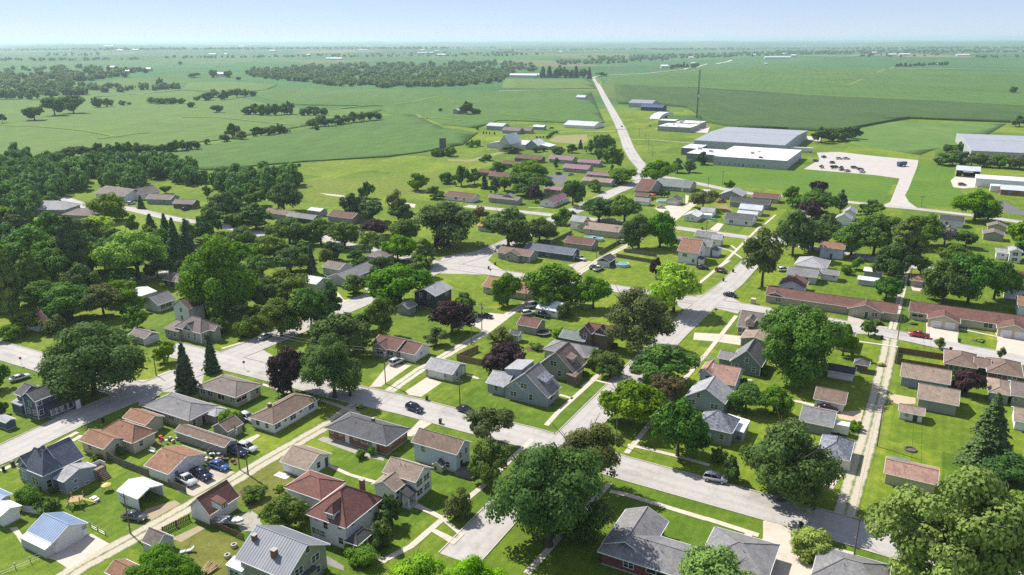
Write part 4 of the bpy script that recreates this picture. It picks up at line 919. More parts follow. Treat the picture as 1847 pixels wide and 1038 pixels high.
H('house','blue-grey gable house with pale grey roof behind dark trees','the pale-roofed blue-grey gable house',[hb('l',(492,712),(112,578),(588,545),3.0,'gy','bgrey','lgrey',S='A.3@3.6 n.12 n.75',k=.62,v=2)])
H('house','blue-grey house with mottled slate hipped roof and white annex','the mottled slate hipped house',[
 hb('l',(578,997),(200,905),(655,845),3.6,'h','bgrey','motg',S='d.35 w.75@2.0',k=.75,o=.5),
 hb('l',(700,985),None,(830,870),2.6,'sE','bgrey','whitem',a=5,rise=.5,o=.2)])
H('garage','garage with mottled slate roof and cream door by the gravel alley','the mottled slate garage',[hb('m',(530,818),(250,742),(570,642),2.6,'h','cream','motg',S='G.65',rise=1.9)],'garage')
H('garage','white garage with tan-brown roof in tree shade by the alley','the tan-brown-roofed garage by the alley',[hb('m',(495,332),(222,282),None,2.3,'gx','white','brown',b=7,k=.5)],'garage')
H('garage','garage with plain light grey roof between two other garages','the plain grey-roofed garage',[hb('m',(390,530),(100,462),None,2.4,'gx','grey','grey',b=9,k=.4)],'garage')
H('shed','low dark-roofed white shed in deep shade','the low shed in deep shade',[hb('m',(575,75),(330,40),None,2.2,'gx','white','char',b=5,k=.35)],'shed')
H('shed','small brown hipped shed beside the gravel alley','the small brown hipped shed',[hb('J',(270,885),(160,860),(302,850),2.2,'h','brown','dgrey',k=.6)],'shed')
H('house','tan house half hidden by the large tree near the alley','the half-hidden tan house',[hb('J',(152,716),(20,700),None,2.7,'h','cream','taupe',S='w.5 w.8',b=9,k=.4)])
H('house','grey-roofed house cut by the bottom edge on the right','the grey roof at the bottom edge',[hb('Z',(1600,1080),(1530,1052),None,2.6,'h','lgrey','grey',b=9,a=11,k=.4)])
H('house','low dark-red brick house with grey hipped roof under the maple','the dark-red brick house',[
 hb('k',None,(95,405),None,2.7,'h','rbrick','grey',S='n.25 r.5 r.8',a=20,b=9,rise=1.7,az=-28.5,o=.6,v=2),
 hb('k',None,(140,330),None,2.72,'gy','rbrick','grey',a=8.0,b=11.5,rise=1.8,o=.5,v=1),
 hb('k',(1760,700),None,None,2.68,'h','rbrick','grey',a=11,b=10.5,rise=1.9,o=.5,v=1)])
H('house','long tan terrace house with red-brown roof, garages and porches','the long tan terrace',[
 hb('J',None,(555,487),None,2.6,'gx','cream','rbrown',S='r.05@1.5 p.47 p.56 p.9',a=46,b=10,k=.4,az=-28.5,v=3),
 hb('J',(928,577),(688,538),None,2.55,'gy','cream','rbrown',S='g.27 g.73',b=6,k=.42),
 hb('J',(1440,648),(1190,603),None,2.55,'gy','cream','rbrown',S='g.27 g.73',b=6,k=.42)])
H('house','tan twin-gabled ranch house with long red-brown roof','the twin-gabled ranch house',[
 hb('I',None,(716,368),None,2.65,'gx','tan','rbrown',S='n.1 w.3',a=40,b=9,k=.4,az=-28.5,v=2),
 hb('I',(868,388),(716,368),None,2.6,'gy','tan','rbrown',S='n.3 d.7',b=6,k=.42),
 hb('J',(368,502),(116,462),None,2.6,'gy','tan','rbrown',S='w.2 D.55 n.8',b=7,k=.4)])
H('house','brown brick house with two dark hipped roofs beside the fenced yard','the double-hipped brown house',[
 hb('n',(945,438),(590,372),None,2.6,'h','brick','brown',S='p.3 p.7',b=11,k=.42),
 hb('n',(1424,532),(1037,463),None,2.6,'h','brick','brown',S='w.35 s.65 s.8',b=11,k=.42),
 hb('n',(1080,440),(900,405),None,2.5,'gx','char','brown',b=7,k=.4)])
H('garage','long blue-grey garage with tan roof beside the timber fence','the long blue-grey garage',[hb('n',(658,606),(135,508),None,2.7,'gx','bgrey','tan',b=9.5,k=.42)],'garage')
H('garage','grey-green garage with tan roof next to the long blue-grey garage','the grey-green garage',[hb('n',(747,823),(312,738),None,2.8,'gx','sage','tan',b=9.5,k=.42)],'garage')
H('shed','small white shed with tan roof, window and door on open lawn','the small white lawn shed',[hb('n',(390,933),(116,870),None,2.1,'gx','white','tan',S='s.32@1.3 D.7@.05',b=5,k=.4)],'shed')
H('house','grey house with pale taupe roof right of the large pine','the pale taupe-roofed house',[
 hb('n',(1292,722),(1058,668),None,2.7,'h','grey','tan',S='s.55@1.7',b=10,k=.38),hb('n',(1470,745),(1285,700),None,2.8,'gx','stone','taupe',S='s.3@1.7',b=10,k=.38)])
H('garage','white garage with tan roof cut by the right edge','the white garage at the right edge',[hb('n',None,(1318,972),None,2.4,'gx','white','tan',a=9,b=8,k=.42,az=-28.5)],'garage')
H('garage','rust-roofed garage with grey-green lean-to behind the open maple','the rust-roofed garage behind the maple',[hb('E',(500,612),(245,558),None,2.5,'gx','cream','pink',b=7,k=.35),hb('E',(365,520),(280,503),None,2.9,'sN','grey','green',b=2.5,rise=.3,o=.1)],'garage')
H('house','white two-part farmhouse near the right edge','the white farmhouse near the right edge',[
 hb('O',(1843,735),(1735,712),None,4.5,'gy','white','lgrey',S='N.5@3.6 N.5@1.4',b=9,k=.5),hb('O',(1738,745),(1635,718),None,2.8,'gx','white','lgrey',S='s.6',b=8,k=.4)])
H('house','house with magenta metal roof at the right edge','the magenta-roofed house',[hb('J',None,(1210,238),None,2.8,'gx','stone','magenta',a=14,b=10,k=.35,az=-28.5)])
H('house','white house with charcoal roof at the right edge','the charcoal-roofed white house',[hb('J',None,(1243,322),None,3.6,'gx','white','char',S='w.5 w.9',a=12,b=8,k=.5,az=-28.5)])
H('house','white house with rust roof cut by the right edge below the charcoal roof','the rust-roofed house at the right edge',[hb('J',None,(1338,440),None,3.6,'gx','white','rust',S='w.5',a=8,b=8,k=.5,az=-28.5)])
H('house','white house with pale grey hipped roof and recessed porch','the pale grey hipped house',[hb('O',(372,852),(135,815),(462,792),2.9,'h','white','lgrey',E='r.5@1.4',k=.4,v=2)])
H('house','house with dark grey gable roof and white rear wing','the dark grey-gabled house',[hb('I',(1090,247),(870,217),None,2.7,'gx','lgrey','grey',S='w.7',b=9,k=.42),hb('I',(1247,232),(1115,212),None,2.5,'gx','white','grey',S='s.8',b=6,k=.42)])
H('house','small white house with rusty brown roof beside the red-brown ranch','the small rusty-roofed house',[hb('I',(1002,327),(815,292),(1030,268),2.8,'gy','white','rbrown',S='w.5',k=.42)])
H('house','pale blue two-storey house with rust-red roof among trees','the pale blue rust-roofed house',[hb('O',(508,708),(325,682),None,4.4,'gx','lblue','rust',S='S.3@3.2 D.5',b=8,k=.45)])
H('shed','narrow white metal-roofed shed on the long lawn','the narrow white-roofed shed',[hb('J',(338,272),(185,256),None,2.2,'gx','lgrey','whitem',b=4,k=.35)],'shed')
H('shed','grey shed with white roof and rust-roofed lean-to behind','the grey white-roofed shed',[hb('J',(370,212),(230,192),None,2.6,'gx','grey','whitem',b=5,k=.35),hb('J',(415,180),(365,172),None,2.8,'gx','white','rust',b=3,k=.4)],'shed')
H('garage','old hipped garage with rust roof beside the grassy alley','the old rust-hipped garage',[hb('J',(668,272),(563,262),None,2.4,'h','stone','rust',b=6,k=.6)],'garage')
H('house','white house with several grey gables behind the dark trees','the many-gabled white house',[hb('O',(590,440),(500,420),None,4.2,'gy','white','lgrey',b=11,k=.6),hb('O',(560,480),(440,470),None,3.2,'gy','white','lgrey',b=7,k=.6)])
H('house','white house with charcoal roof behind the grey bare tree','the charcoal-roofed house by the far street',[hb('O',(1403,505),(1215,487),None,2.7,'gx','white','char',S='w.3',b=9,k=.42)])
H('house','tan gable house with dark roof beside the far right street','the dark tan gable house',[hb('O',(1727,552),(1572,518),None,2.8,'gy','tan','taupe',b=9,k=.4)])
H('house','pale gable house in front of the dark tan gable house','the pale gable house on the right',[hb('O',(1707,605),(1540,582),None,2.8,'gy','stone','taupe',b=8,k=.35)])
H('house','ranch house with brown roof on the meadow street','the brown ranch by the meadow',[hb('M',(700,362),(470,335),None,2.6,'gx','white','rbrown',S='n.4 w.7',b=9,k=.4)])
H('house','grey split-roof ranch house on the meadow street','the grey split-roof ranch',[hb('M',(1060,385),(850,345),None,2.7,'gx','stone','taupe',b=9,k=.42),hb('M',(1065,372),(930,350),None,2.8,'gy','stone','grey',b=4,k=.45)])
H('house','white house with mauve metal roof on the corner','the mauve-roofed corner house',[hb('M',(1370,405),(1265,385),(1478,340),2.7,'gy','white','mauve',S='s.5',E='w.3 w.5',k=.42)])
mv=[((1440,305),(1315,272),9),((1660,122),(1455,103),9),((1750,73),(1585,55),8),((1530,45),(1335,30),9),((1830,185),(1672,150),9)]
lb=['lowest of the mauve-roofed apartment rows','mauve-roofed apartment row above the small car park','mauve-roofed row house nearest the highway','mauve-roofed row behind a young tree','mauve-roofed row beside the long pale roof']
for (a,b,d),l in zip(mv,lb): H('apartment_row',l,'the '+l,[hb('M',a,b,None,2.7,'gx','stone','mauve',S='w.2 w.5 w.8',b=d+2,k=.4)],'house',group='mauve-roofed rows')
H('house','low house with pale tan roof beside the mauve rows','the pale tan-roofed house',[hb('M',(1847,235),(1620,208),None,2.6,'gx','stone','tan',b=10,k=.4)])
bv=[((1070,82),(950,62),'brown house just left of the round dense trees'),((862,155),(755,132),'brown house beside three dark trees'),((1000,185),(830,170),'brown-roofed house in front of the round dense trees'),((1270,38),(1050,20),'brown house with long roof below the barns')]
for a,b,l in bv: H('house',l,'the '+l,[hb('M',a,b,None,2.7,'gx','brown','rbrown',S='w.4',b=9,k=.42)],group='brown houses below the barns')
H('house','house with brown roof left of the meadow trees','the brown-roofed house by the meadow trees',[hb('L',(780,510),(600,470),None,2.7,'gx','stone','brown',b=9,k=.42)])
H('house','house with slate roof in the middle of the tree-lined row','the slate-roofed house in the tree row',[hb('L',(960,545),(790,500),None,2.7,'gx','char','grey',b=9,k=.42)])
H('house','red-brown-roofed house at the end of the tree-lined row','the red-brown-roofed house in the tree row',[hb('L',(1320,530),(1100,505),None,2.7,'gx','stone','rbrown',b=9,k=.42)])
H('shed','pale metal shed at the edge of the meadow','the pale metal shed',[hb('L',(1050,470),(940,458),None,2.8,'gx','stone','lgreym',b=6,k=.3)],'shed')
H('house','house with orange metal roof between two large trees','the orange-roofed house',[hb('M',(848,598),(740,585),None,2.7,'gx','lgrey','orange',S='s.4',b=8,k=.35)])
H('house','large pale house at the end of the lane in the woods','the large pale house in the woods',[hb('K',(1040,345),(770,318),None,3.2,'gx','white','taupe',b=14,k=.4),hb('K',(1180,330),(1040,325),None,3.2,'gy','white','taupe',b=12,k=.6)])
H('house','grey ranch house with hipped roofs on the wooded lane','the grey ranch on the wooded lane',[hb('K',(1420,372),(1210,365),None,2.8,'gx','bgrey','taupe',S='w.4 w.7',b=9,k=.42,az=-10),hb('K',(1600,410),(1435,402),None,2.7,'gx','brown','taupe',b=8,k=.42)])
H('house','house with pale hipped roof at the far left among conifers','the pale hipped house among conifers',[hb('K',(540,455),(165,455),None,2.8,'h','grey','lgrey',b=14,k=.45,az=-3)])
H('house','taupe-roofed house half hidden by conifers','the taupe house among conifers',[hb('K',(760,505),(510,495),None,2.8,'h','stone','taupe',b=11,k=.4,az=-10)])
# works and farm buildings
H('factory','huge grey metal-clad factory hall with low roof','the grey factory hall',[hb('T',(1455,428),(705,382),(1622,340),7.5,'gx','metal','fgreym',k=.03,o=.1,v=0,wk='metal',b=110)],'factory')
H('factory','factory block with bright white flat roof and grey ribbed walls','the white-roofed factory',[
 hb('T',(1485,552),(852,524),(1610,468),6.0,'f','metal','membrane',wk='metal',ru=2,E='g.2 g.5 g.7',S='w.1 w.16 w.22 w.3 w.36 D.42 w.5 w.56 w.62 w.7'),
 hb('T',(870,512),(648,490),None,5.4,'f','dmetal','membrane',ru=3,b=32,wk='metal'),hb('T',(742,457),(595,448),None,5.2,'f','dmetal','membrane',b=24,wk='metal')],'factory')
H('office_block','flat-roofed grey masonry workshop with white roofs by the mast','the masonry workshop by the mast',[
 hb('R',(1128,745),(912,720),(1168,712),4.5,'f','stone','membrane',S='s.2 s.5',ru=5),hb('R',(1010,690),(912,676),None,5.5,'f','stone','membrane',b=20),hb('R',(1205,712),(1040,694),(1240,688),5.0,'f','stone','membrane',ru=4)],'workshop')
H('hoop_barn','long white hoop barn with rounded roof','the white hoop barn',[hb('R',(905,672),None,(1025,640),.3,'q','white','whitem',a=11,rise=5,o=0,az=-28.5,snap=0)],'barn')
H('machine_shed','dark blue metal machine shed','the dark blue machine shed',[hb('R',(932,580),(756,575),None,4.8,'gx','dblue','dbluem',b=16,k=.3,wk='metal',o=.15)],'shed')
H('machine_shed','grey metal machine shed behind the dark blue shed','the grey machine shed',[hb('R',(858,548),(656,545),None,5.5,'gx','metal','greym',b=22,k=.25,wk='metal',o=.15)],'shed')
H('storage_units','long row of white storage units with many doors','the storage units',[hb('R',(405,724),(146,716),(432,706),3.0,'gx','white','lgreym',S='g.1 g.22 g.34 g.46 g.58 g.7 g.82 g.94',k=.25,o=.15)],'storage units')
H('shed','lone pale shed standing in the crop field by the highway','the lone field shed by the highway',[hb('R',(325,502),(252,500),None,3.2,'gx','lgrey','lgreym',b=11,k=.5)],'shed')
H('barn','grey barn with pale roof on the farmstead','the grey farmstead barn',[hb('Q',(1330,728),(1192,722),None,4,'gx','stone','lgreym',b=14,k=.3)],'barn')
H('farmhouse','low farmhouse with mauve-grey roof on the farmstead','the low farmhouse',[hb('Q',(1460,762),(1310,758),None,3,'gx','stone','taupe',b=10,k=.4),hb('Q',(1540,762),(1455,758),None,2.8,'gx','stone','taupe',b=9,k=.4)])
H('shed','small pale shed at the right of the farmstead','the small farmstead shed',[hb('Q',(1640,735),(1565,728),None,3,'gx','bgrey','whitem',b=9,k=.4)],'shed')
H('barn','tall white barn with steep flared roof','the tall white barn',[hb('Q',(1385,868),(1290,862),None,6,'gy','lgrey','whitem',b=20,k=1.25,o=.3),hb('Q',(1300,870),(1205,862),None,3.2,'sW','lgrey','whitem',b=18,rise=2.6,o=.2)],'barn')
H('barn','low white barn beside the tall white barn','the low white barn',[hb('Q',(1515,870),(1420,866),None,3.2,'gx','lgrey','whitem',b=12,k=.4)],'barn')
H('barn','white gable barn at the right end of the barn row','the white gable barn',[hb('Q',(1600,880),(1505,872),None,3.6,'gy','bgrey','whitem',b=16,k=.7),hb('Q',(1685,888),(1605,880),None,2.6,'sE','bgrey','whitem',b=14,rise=1.6,o=.2)],'barn')
H('shed','metal shed beside a tall tree in the middle of the crop field','the lone metal field shed',[hb('Q',(1003,600),(910,605),None,4,'gy','bgrey','lgreym',b=15,k=.45)],'shed')
H('workshop','grey metal workshop with wide open door','the grey workshop with open door',[hb('O',(1525,122),(1343,112),None,4.2,'gx','metal','lgreym',b=17,k=.2,wk='metal',o=.1,open='S'),hb('O',(1470,128),(1395,122),None,3.6,'sS','white','whitem',b=1.5,rise=.15,o=.05,zb=3.2)],'workshop')
H('warehouse','white-roofed warehouse at the right edge','the white warehouse',[hb('O',None,(1490,172),None,5,'gx','white','whitem',S='g.12',a=40,b=16,k=.1,wk='metal',az=-28.5,o=.1),hb('O',None,(1600,230),None,3.4,'f','white','membrane',a=14,b=7,az=-28.5)],'warehouse')
H('office','brick office with pale metal roof at the right edge','the brick office',[hb('O',None,(1672,255),None,3.2,'gx','brick','lgreym',S='w.2 w.5',a=22,b=12,k=.3,az=-28.5)],'office')
H('warehouse','huge warehouse with pale grey metal roof at the right edge','the huge pale warehouse',[hb('S',None,(1378,785),None,7,'gx','metal','fgreym',a=90,b=115,k=.03,wk='metal',az=-24,o=.1,v=0)],'warehouse')
# ---------------- trees ----------------
BARK=plain('bark',(.085,.065,.05),.9,0,.35)
FOL={'k':foliage('wood_leaves',(0.097,0.179,0.035),(0.147,0.255,0.047),(0.214,0.338,0.062)),
'm':foliage('maple_leaves',(0.070,0.142,0.014),(0.122,0.235,0.019),(0.213,0.346,0.029)),
 'd':foliage('dark_leaves',(0.056,0.122,0.019),(0.097,0.200,0.023),(0.153,0.280,0.032)),
 'c':foliage('dull_leaves',(0.096,0.125,0.030),(0.148,0.186,0.042),(0.231,0.260,0.058)),
 'y':foliage('bright_leaves',(0.197,0.335,0.026),(0.333,0.511,0.033),(0.516,0.719,0.053),.35),
 'l':foliage('light_leaves',(0.144,0.260,0.025),(0.236,0.401,0.034),(0.381,0.551,0.056),.32),
 'p':foliage('purple_leaves',(0.031,0.016,0.020),(0.054,0.028,0.031),(0.093,0.054,0.054),.12),
 'b':foliage('bronze_leaves',(0.082,0.064,0.029),(0.118,0.090,0.040),(0.162,0.134,0.054),.2),
 's':foliage('spruce_needles',(0.042,0.075,0.029),(0.069,0.125,0.044),(0.124,0.194,0.072),.05),
 'w':foliage('pine_needles',(0.056,0.109,0.021),(0.100,0.182,0.027),(0.189,0.286,0.042),.1),
 'g':foliage('grey_twigs',(0.126,0.118,0.100),(0.198,0.180,0.154),(0.270,0.252,0.216),.1)}
def quads(P,N,s,rs,rise=1.0):
    n=len(P); N=N/np.linalg.norm(N,axis=1,keepdims=True)
    A=rs.normal(size=(n,3)); T=np.cross(N,A); T/=np.linalg.norm(T,axis=1,keepdims=True)+1e-9; B=np.cross(N,T)
    a=(s*rs.uniform(.75,1.25,(n,1))); b=a*rs.uniform(.55,.85,(n,1))
    V=np.stack([P-T*a,P-B*b+N*a*.12,P+T*a,P+B*b+N*a*.12],1)
    return V
def leafmesh(name,V,leaf,zs,mat=None):
    n=len(V); V=V.reshape(-1,3).copy(); V[:,2]/=zs
    me=bpy.data.meshes.new(name); me.vertices.add(4*n); me.vertices.foreach_set('co',V.astype(np.float32).ravel())
    me.loops.add(4*n); me.loops.foreach_set('vertex_index',np.arange(4*n,dtype=np.int32))
    me.polygons.add(n); me.polygons.foreach_set('loop_start',np.arange(0,4*n,4,dtype=np.int32)); me.polygons.foreach_set('loop_total',np.full(n,4,np.int32))
    me.update(calc_edges=True); at=me.attributes.new('leaf','FLOAT','POINT'); at.data.foreach_set('value',np.repeat(leaf,4).astype(np.float32))
    if mat: me.materials.append(mat)
    return me
def crown_pts(seed,n,leaf,shape):
    """leaf quads of one crown, radius about 1, height asp"""
    rs=np.random.RandomState(seed)
    if shape=='spruce':
        asp=3.5; nt_=15; z=1-rs.uniform(0,1,n)**.6*.98; ti=np.floor(z*nt_); fr=1-(z*nt_-ti)      # skirts of boughs, widest at each skirt's hem
        br=rs.randint(0,13,n); th=br*2*math.pi/13+ti*2.4+rs.normal(0,.13,n); hsh=np.abs(np.sin(br*12.9898+ti*78.233)*43758.5453)%1
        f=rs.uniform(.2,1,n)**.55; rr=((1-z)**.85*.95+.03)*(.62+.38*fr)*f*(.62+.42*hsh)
        P=np.stack([rr*np.cos(th),rr*np.sin(th),(z*.95+.05)*asp-rr*.45*f+rs.normal(0,.02,n)],1)
        N=np.stack([np.cos(th)*.6,np.sin(th)*.6,np.full(n,.75)],1)+rs.normal(0,.45,(n,3))
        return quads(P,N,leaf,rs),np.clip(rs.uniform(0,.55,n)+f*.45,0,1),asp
    asp={'dome':1.75,'oval':2.3,'pine':2.1,'airy':1.8,'shrub':1.3,'tall':2.7}[shape]; zb={'dome':.05,'oval':.06,'pine':.03,'airy':.10,'shrub':.0,'tall':.05}[shape]
    nl={'dome':130,'oval':100,'pine':80,'airy':80,'shrub':55,'tall':90}[shape]
    if n<1000: nl=max(14,nl//5)
    elif n<3000: nl=nl//2
    C=rs.normal(size=(nl,3)); C/=np.linalg.norm(C,axis=1,keepdims=True); C*=rs.uniform(.35,1,(nl,1))**.45
    lr=rs.uniform(.09,.27,nl)*(1.0 if nl>60 else 1.45)
    hz=asp*(1-zb)/2
    # crown-scale unevenness: a few big sectors bulge or shrink
    ph=rs.uniform(0,6.28,3); az=np.arctan2(C[:,1],C[:,0]); bul=1+.16*np.sin(2*az+ph[0])+.16*np.sin(3*az+ph[1]+C[:,2]*2)+.13*np.sin(5*az+ph[2]-C[:,2]*3)+.08*np.sin(9*az+ph[0]*3+C[:,2]*5)
    el=C[:,2]; prof={'dome':np.where(el>0,1,1-.25*el*el),'oval':1-.12*el,'pine':np.clip(.70-.48*el,.15,1.05),'airy':1-.1*el,'shrub':1-.1*el,'tall':1-.35*el}[shape]
    C=C*np.stack([(1-lr)*bul*prof,(1-lr)*bul*prof,(hz-lr*.8)*np.ones(nl)],1); C[:,2]+=asp*zb+hz+rs.normal(0,.05,nl)
    if n>1500 and shape in('dome','airy','oval'):
        # a crown is a few limb masses with clefts between them
        nm=8 if n>20000 else 6; g=rs.uniform(0,6.28); M=[]
        for q in range(nm):
            a=g+q*2.4; rr_=rs.uniform(.36,.58) if q else .05; M.append((rr_*math.cos(a),rr_*math.sin(a),asp*(zb+(1-zb)*(rs.uniform(.22,.62) if q else .66)),rs.uniform(.34,.52)))
        M=np.array(M); w_=M[:,3]**2; mi=rs.choice(nm,nl,p=w_/w_.sum()); U=rs.normal(size=(nl,3)); U[:,2]+=.15; U/=np.linalg.norm(U,axis=1,keepdims=True)
        C=M[mi,:3]+U*(M[mi,3]*rs.uniform(.55,1.0,nl))[:,None]*np.array([1,1,asp*.42])
        C[:,2]=np.clip(C[:,2],asp*(zb+.06),asp*.97-lr*.5); rad=np.hypot(C[:,0],C[:,1]); C[:,:2]*=np.minimum(1,(1.02-lr*.8)/np.maximum(rad,1e-3))[:,None]
    tint=rs.uniform(0,1,nl); k=rs.choice(nl,n,p=lr**2/np.sum(lr**2))
    D=rs.normal(size=(n,3)); D[:,2]+=.25; D/=np.linalg.norm(D,axis=1,keepdims=True)
    fl=np.array([1,1,{'pine':.42,'airy':.7}.get(shape,.8)])
    P=C[k]+D*lr[k][:,None]*fl*rs.uniform(.55,1.12,(n,1))
    if shape=='airy': 
        keep=rs.uniform(size=n)<.7; P,D,k=P[keep],D[keep],k[keep]; n=len(P)
    out=P-np.array([0,0,asp*(zb+.35*(1-zb))]); out/=np.linalg.norm(out,axis=1,keepdims=True)+1e-6
    N=D*1.0+out*.3+np.array([0,0,.2])+rs.normal(0,.38,(n,3))
    P[:,2]=np.maximum(P[:,2],.02)
    return quads(P,N,leaf,rs),np.clip(tint[k]*.7+rs.uniform(0,.35,n),0,1),asp
def trunk_mesh(seed,shape,asp):
    rs=random.Random(seed); m=MB(); 
    top={'spruce':.95,'shrub':.5,'pine':.9}.get(shape,.62); r={'spruce':.06,'shrub':.03}.get(shape,.055)
    p=Vector((0,0,-.02)); q=Vector((rs.uniform(-.03,.03),rs.uniform(-.03,.03),asp*top*.45)); t=Vector((rs.uniform(-.08,.08),rs.uniform(-.08,.08),asp*top))
    m.tube(p,p+Vector((0,0,.1)),r*1.5,r*1.05,8,False); m.tube(p+Vector((0,0,.1)),q,r*1.05,r*.75,8,False); m.tube(q,t,r*.75,r*.2,6)
    if shape not in('spruce',):
        for i in range(7):
            a=i*2.4+rs.uniform(-.4,.4); f=rs.uniform(.45,1.0); b=q.lerp(t,rs.uniform(0,.6)) if i>2 else p.lerp(q,rs.uniform(.6,1)); e=Vector((math.cos(a)*.66*f,math.sin(a)*.66*f,asp*rs.uniform(.42,.8)))
            mid=b.lerp(e,.5)+Vector((0,0,asp*.05)); m.tube(b,mid,r*.5,r*.34,5,False); m.tube(mid,e,r*.34,r*.08,5)
            e2=e+Vector((rs.uniform(-.3,.3),rs.uniform(-.3,.3),.2)); m.tube(mid,e2,r*.24,r*.06,4)
    for i,v in enumerate(m.v): m.v[i]=(v[0],v[1],v[2]/asp)
    return m.mesh('trunk',BARK)
SHAPE={'m':'dome','d':'dome','c':'airy','y':'dome','l':'airy','p':'dome','b':'airy','s':'spruce','w':'pine','g':'airy','o':'oval','r':'shrub','v':'tall','L':'dome','q':'spruce'}
LOD={'X':(40000,.0275,2),'L':(27000,.032,3),'M':(9000,.054,4),'S':(2600,.094,4),'T':(520,.20,4)}
_cr={}
def crown(shape,lod,kind,var):
    k=(shape,lod,var)
    if k not in _cr:
        n,lf,_=LOD[lod]
        if shape=='spruce': n=int(n*.8); lf*=1.5
        V,leaf,asp=crown_pts(hash(shape)%1 +sum(map(ord,shape))*7+ord(lod)*13+var*101,n,lf,shape); _cr[k]=(V,leaf,asp,{},trunk_mesh(var*7+3,shape,asp))
    V,leaf,asp,ms,tm=_cr[k]
    if kind not in ms: ms[kind]=leafmesh('crown',V,leaf,asp,FOL[kind])
    return ms[kind],tm
TREES=[]
NOUN={'m':'green shade tree','d':'dark green tree','c':'dull green airy tree','y':'bright yellow-green tree','l':'light green open tree','p':'dark purple-leaved tree','b':'bronze-leaved tree','s':'dark conical spruce','q':'bright pointed pine','w':'layered pine','g':'grey half-bare tree','o':'oval green tree','r':'rounded green shrub','v':'narrow columnar evergreen'}
def T(x,yb,yt,wpx,kind='m',label=None,lod=None,follow=None,group=None):
    b=GT((x,yb)); h=max(1.0,height_at(b,yt)); q=_ci@Vector((b.x,b.y,b.z+h*.5)); r=wpx/2*(-q.z)/FPX
    # the crown's far side lifts its outline a little above its own top
    h=max(h*.95,r*.9)
    lod=lod or ('X' if wpx>185 else 'L' if wpx>105 else 'M' if wpx>46 else 'S' if wpx>17 else 'T')
    col={'o':'m','r':'m','v':'d','q':'w'}.get(kind,kind); shape=SHAPE[kind]; var=random.randrange(LOD[lod][2])
    cm,tm=crown(shape,lod,col,var)
    nm={'s':'spruce_tree','w':'pine_tree','q':'pine_tree','r':'shrub','v':'evergreen_tree'}.get(kind,'tree')
    root=empty(nm,(b.x,b.y,b.z),random.uniform(0,6.28)); a_=random.uniform(.9,1.12); g_=1.12 if wpx>100 else 1.2; root.scale=(r*g_*a_,r*g_/a_,h*1.04)
    obj('trunk',tm,root); obj('crown',cm,root)
    TREES.append((root,b,h,r,kind,label,wpx,group)); return root
# foreground and town (photo column, foot row, top row, crown width in photo pixels)
T(172,712,572,168,'m','very large spreading shade tree beside the navy two-storey house')
T(338,708,618,46,'s'); T(383,671,602,34,'s'); T(297,656,607,34,'o'); T(248,596,547,44,'d'); T(443,607,567,40,'r')
T(525,706,617,68,'p'); T(604,717,598,112,'m'); T(621,640,556,92,'m'); T(688,605,524,48,'o')
T(508,606,530,74,'m'); T(562,596,510,68,'d'); T(518,540,477,78,'c'); T(597,572,503,46,'w'); T(640,530,492,42,'m'); T(722,545,470,100,'m')
T(815,600,536,66,'p'); T(838,568,522,44,'m'); T(787,622,588,37,'m'); T(405,566,395,136,'m'); T(362,568,520,42,'s')
T(130,575,505,95,'d'); T(188,572,510,72,'c'); T(85,562,500,72,'d'); T(25,585,430,66,'w'); T(66,545,445,60,'w'); T(60,505,400,100,'m'); T(20,470,392,66,'d'); T(118,500,415,84,'m')
T(38,462,378,74,'w'); T(98,462,372,60,'d'); T(140,505,378,58,'w'); T(170,500,430,60,'m'); T(250,505,395,134,'l'); T(178,425,385,54,'y'); T(320,480,392,48,'s'); T(342,475,396,42,'s'); T(300,430,384,28,'s'); T(273,420,385,28,'s'); T(240,420,384,24,'d')
T(197,398,344,64,'m'); T(255,376,352,18,'s'); T(268,350,336,12,'o'); T(374,357,333,15,'o'); T(98,372,345,25,'o'); T(28,380,342,27,'o'); T(60,372,352,18,'s'); T(10,440,400,50,'m'); T(300,350,332,20,'d')
T(406,402,336,58,'m'); T(462,414,360,62,'w'); T(513,383,318,62,'d'); T(462,372,333,42,'d'); T(377,392,362,26,'m'); T(636,394,345,40,'d'); T(662,358,324,27,'d'); T(672,400,355,45,'d'); T(718,397,337,30,'c'); T(754,344,308,35,'m'); T(727,400,365,40,'d')
T(523,442,385,64,'m'); T(579,440,388,49,'m'); T(622,447,395,54,'m'); T(675,427,392,50,'p'); T(668,462,413,48,'l'); T(718,472,418,58,'m'); T(731,442,390,54,'m'); T(525,492,438,60,'m'); T(563,492,440,23,'s'); T(588,484,445,26,'c'); T(480,470,420,60,'m'); T(455,520,470,44,'d'); T(475,560,505,50,'d')
T(808,443,355,100,'m'); T(767,480,425,50,'w'); T(790,458,422,27,'p'); T(917,444,368,82,'m'); T(973,437,386,54,'m'); T(865,400,370,30,'b'); T(1016,405,371,38,'m'); T(1033,371,316,42,'d')
T(1073,346,322,26,'m'); T(1080,400,350,62,'m'); T(1126,403,345,62,'m'); T(1152,447,380,52,'d'); T(1190,446,376,60,'d'); T(1122,331,300,50,'m'); T(1104,306,258,38,'d'); T(1188,328,284,52,'m'); T(1222,312,284,26,'w'); T(1244,311,285,26,'w'); T(1316,343,324,19,'d'); T(1267,378,337,52,'c'); T(1429,372,331,40,'d')
T(832,335,296,28,'d'); T(856,333,300,27,'d'); T(805,331,310,27,'r'); T(874,341,314,17,'s'); T(893,351,318,23,'d'); T(910,345,312,30,'m'); T(950,352,306,62,'m'); T(966,364,330,31,'p'); T(957,319,284,56,'m'); T(899,316,289,31,'d'); T(784,359,333,31,'m'); T(882,290,278,13,'m'); T(871,293,284,9,'r'); T(1003,305,282,11,'o'); T(985,345,315,30,'d'); T(930,340,300,30,'d')
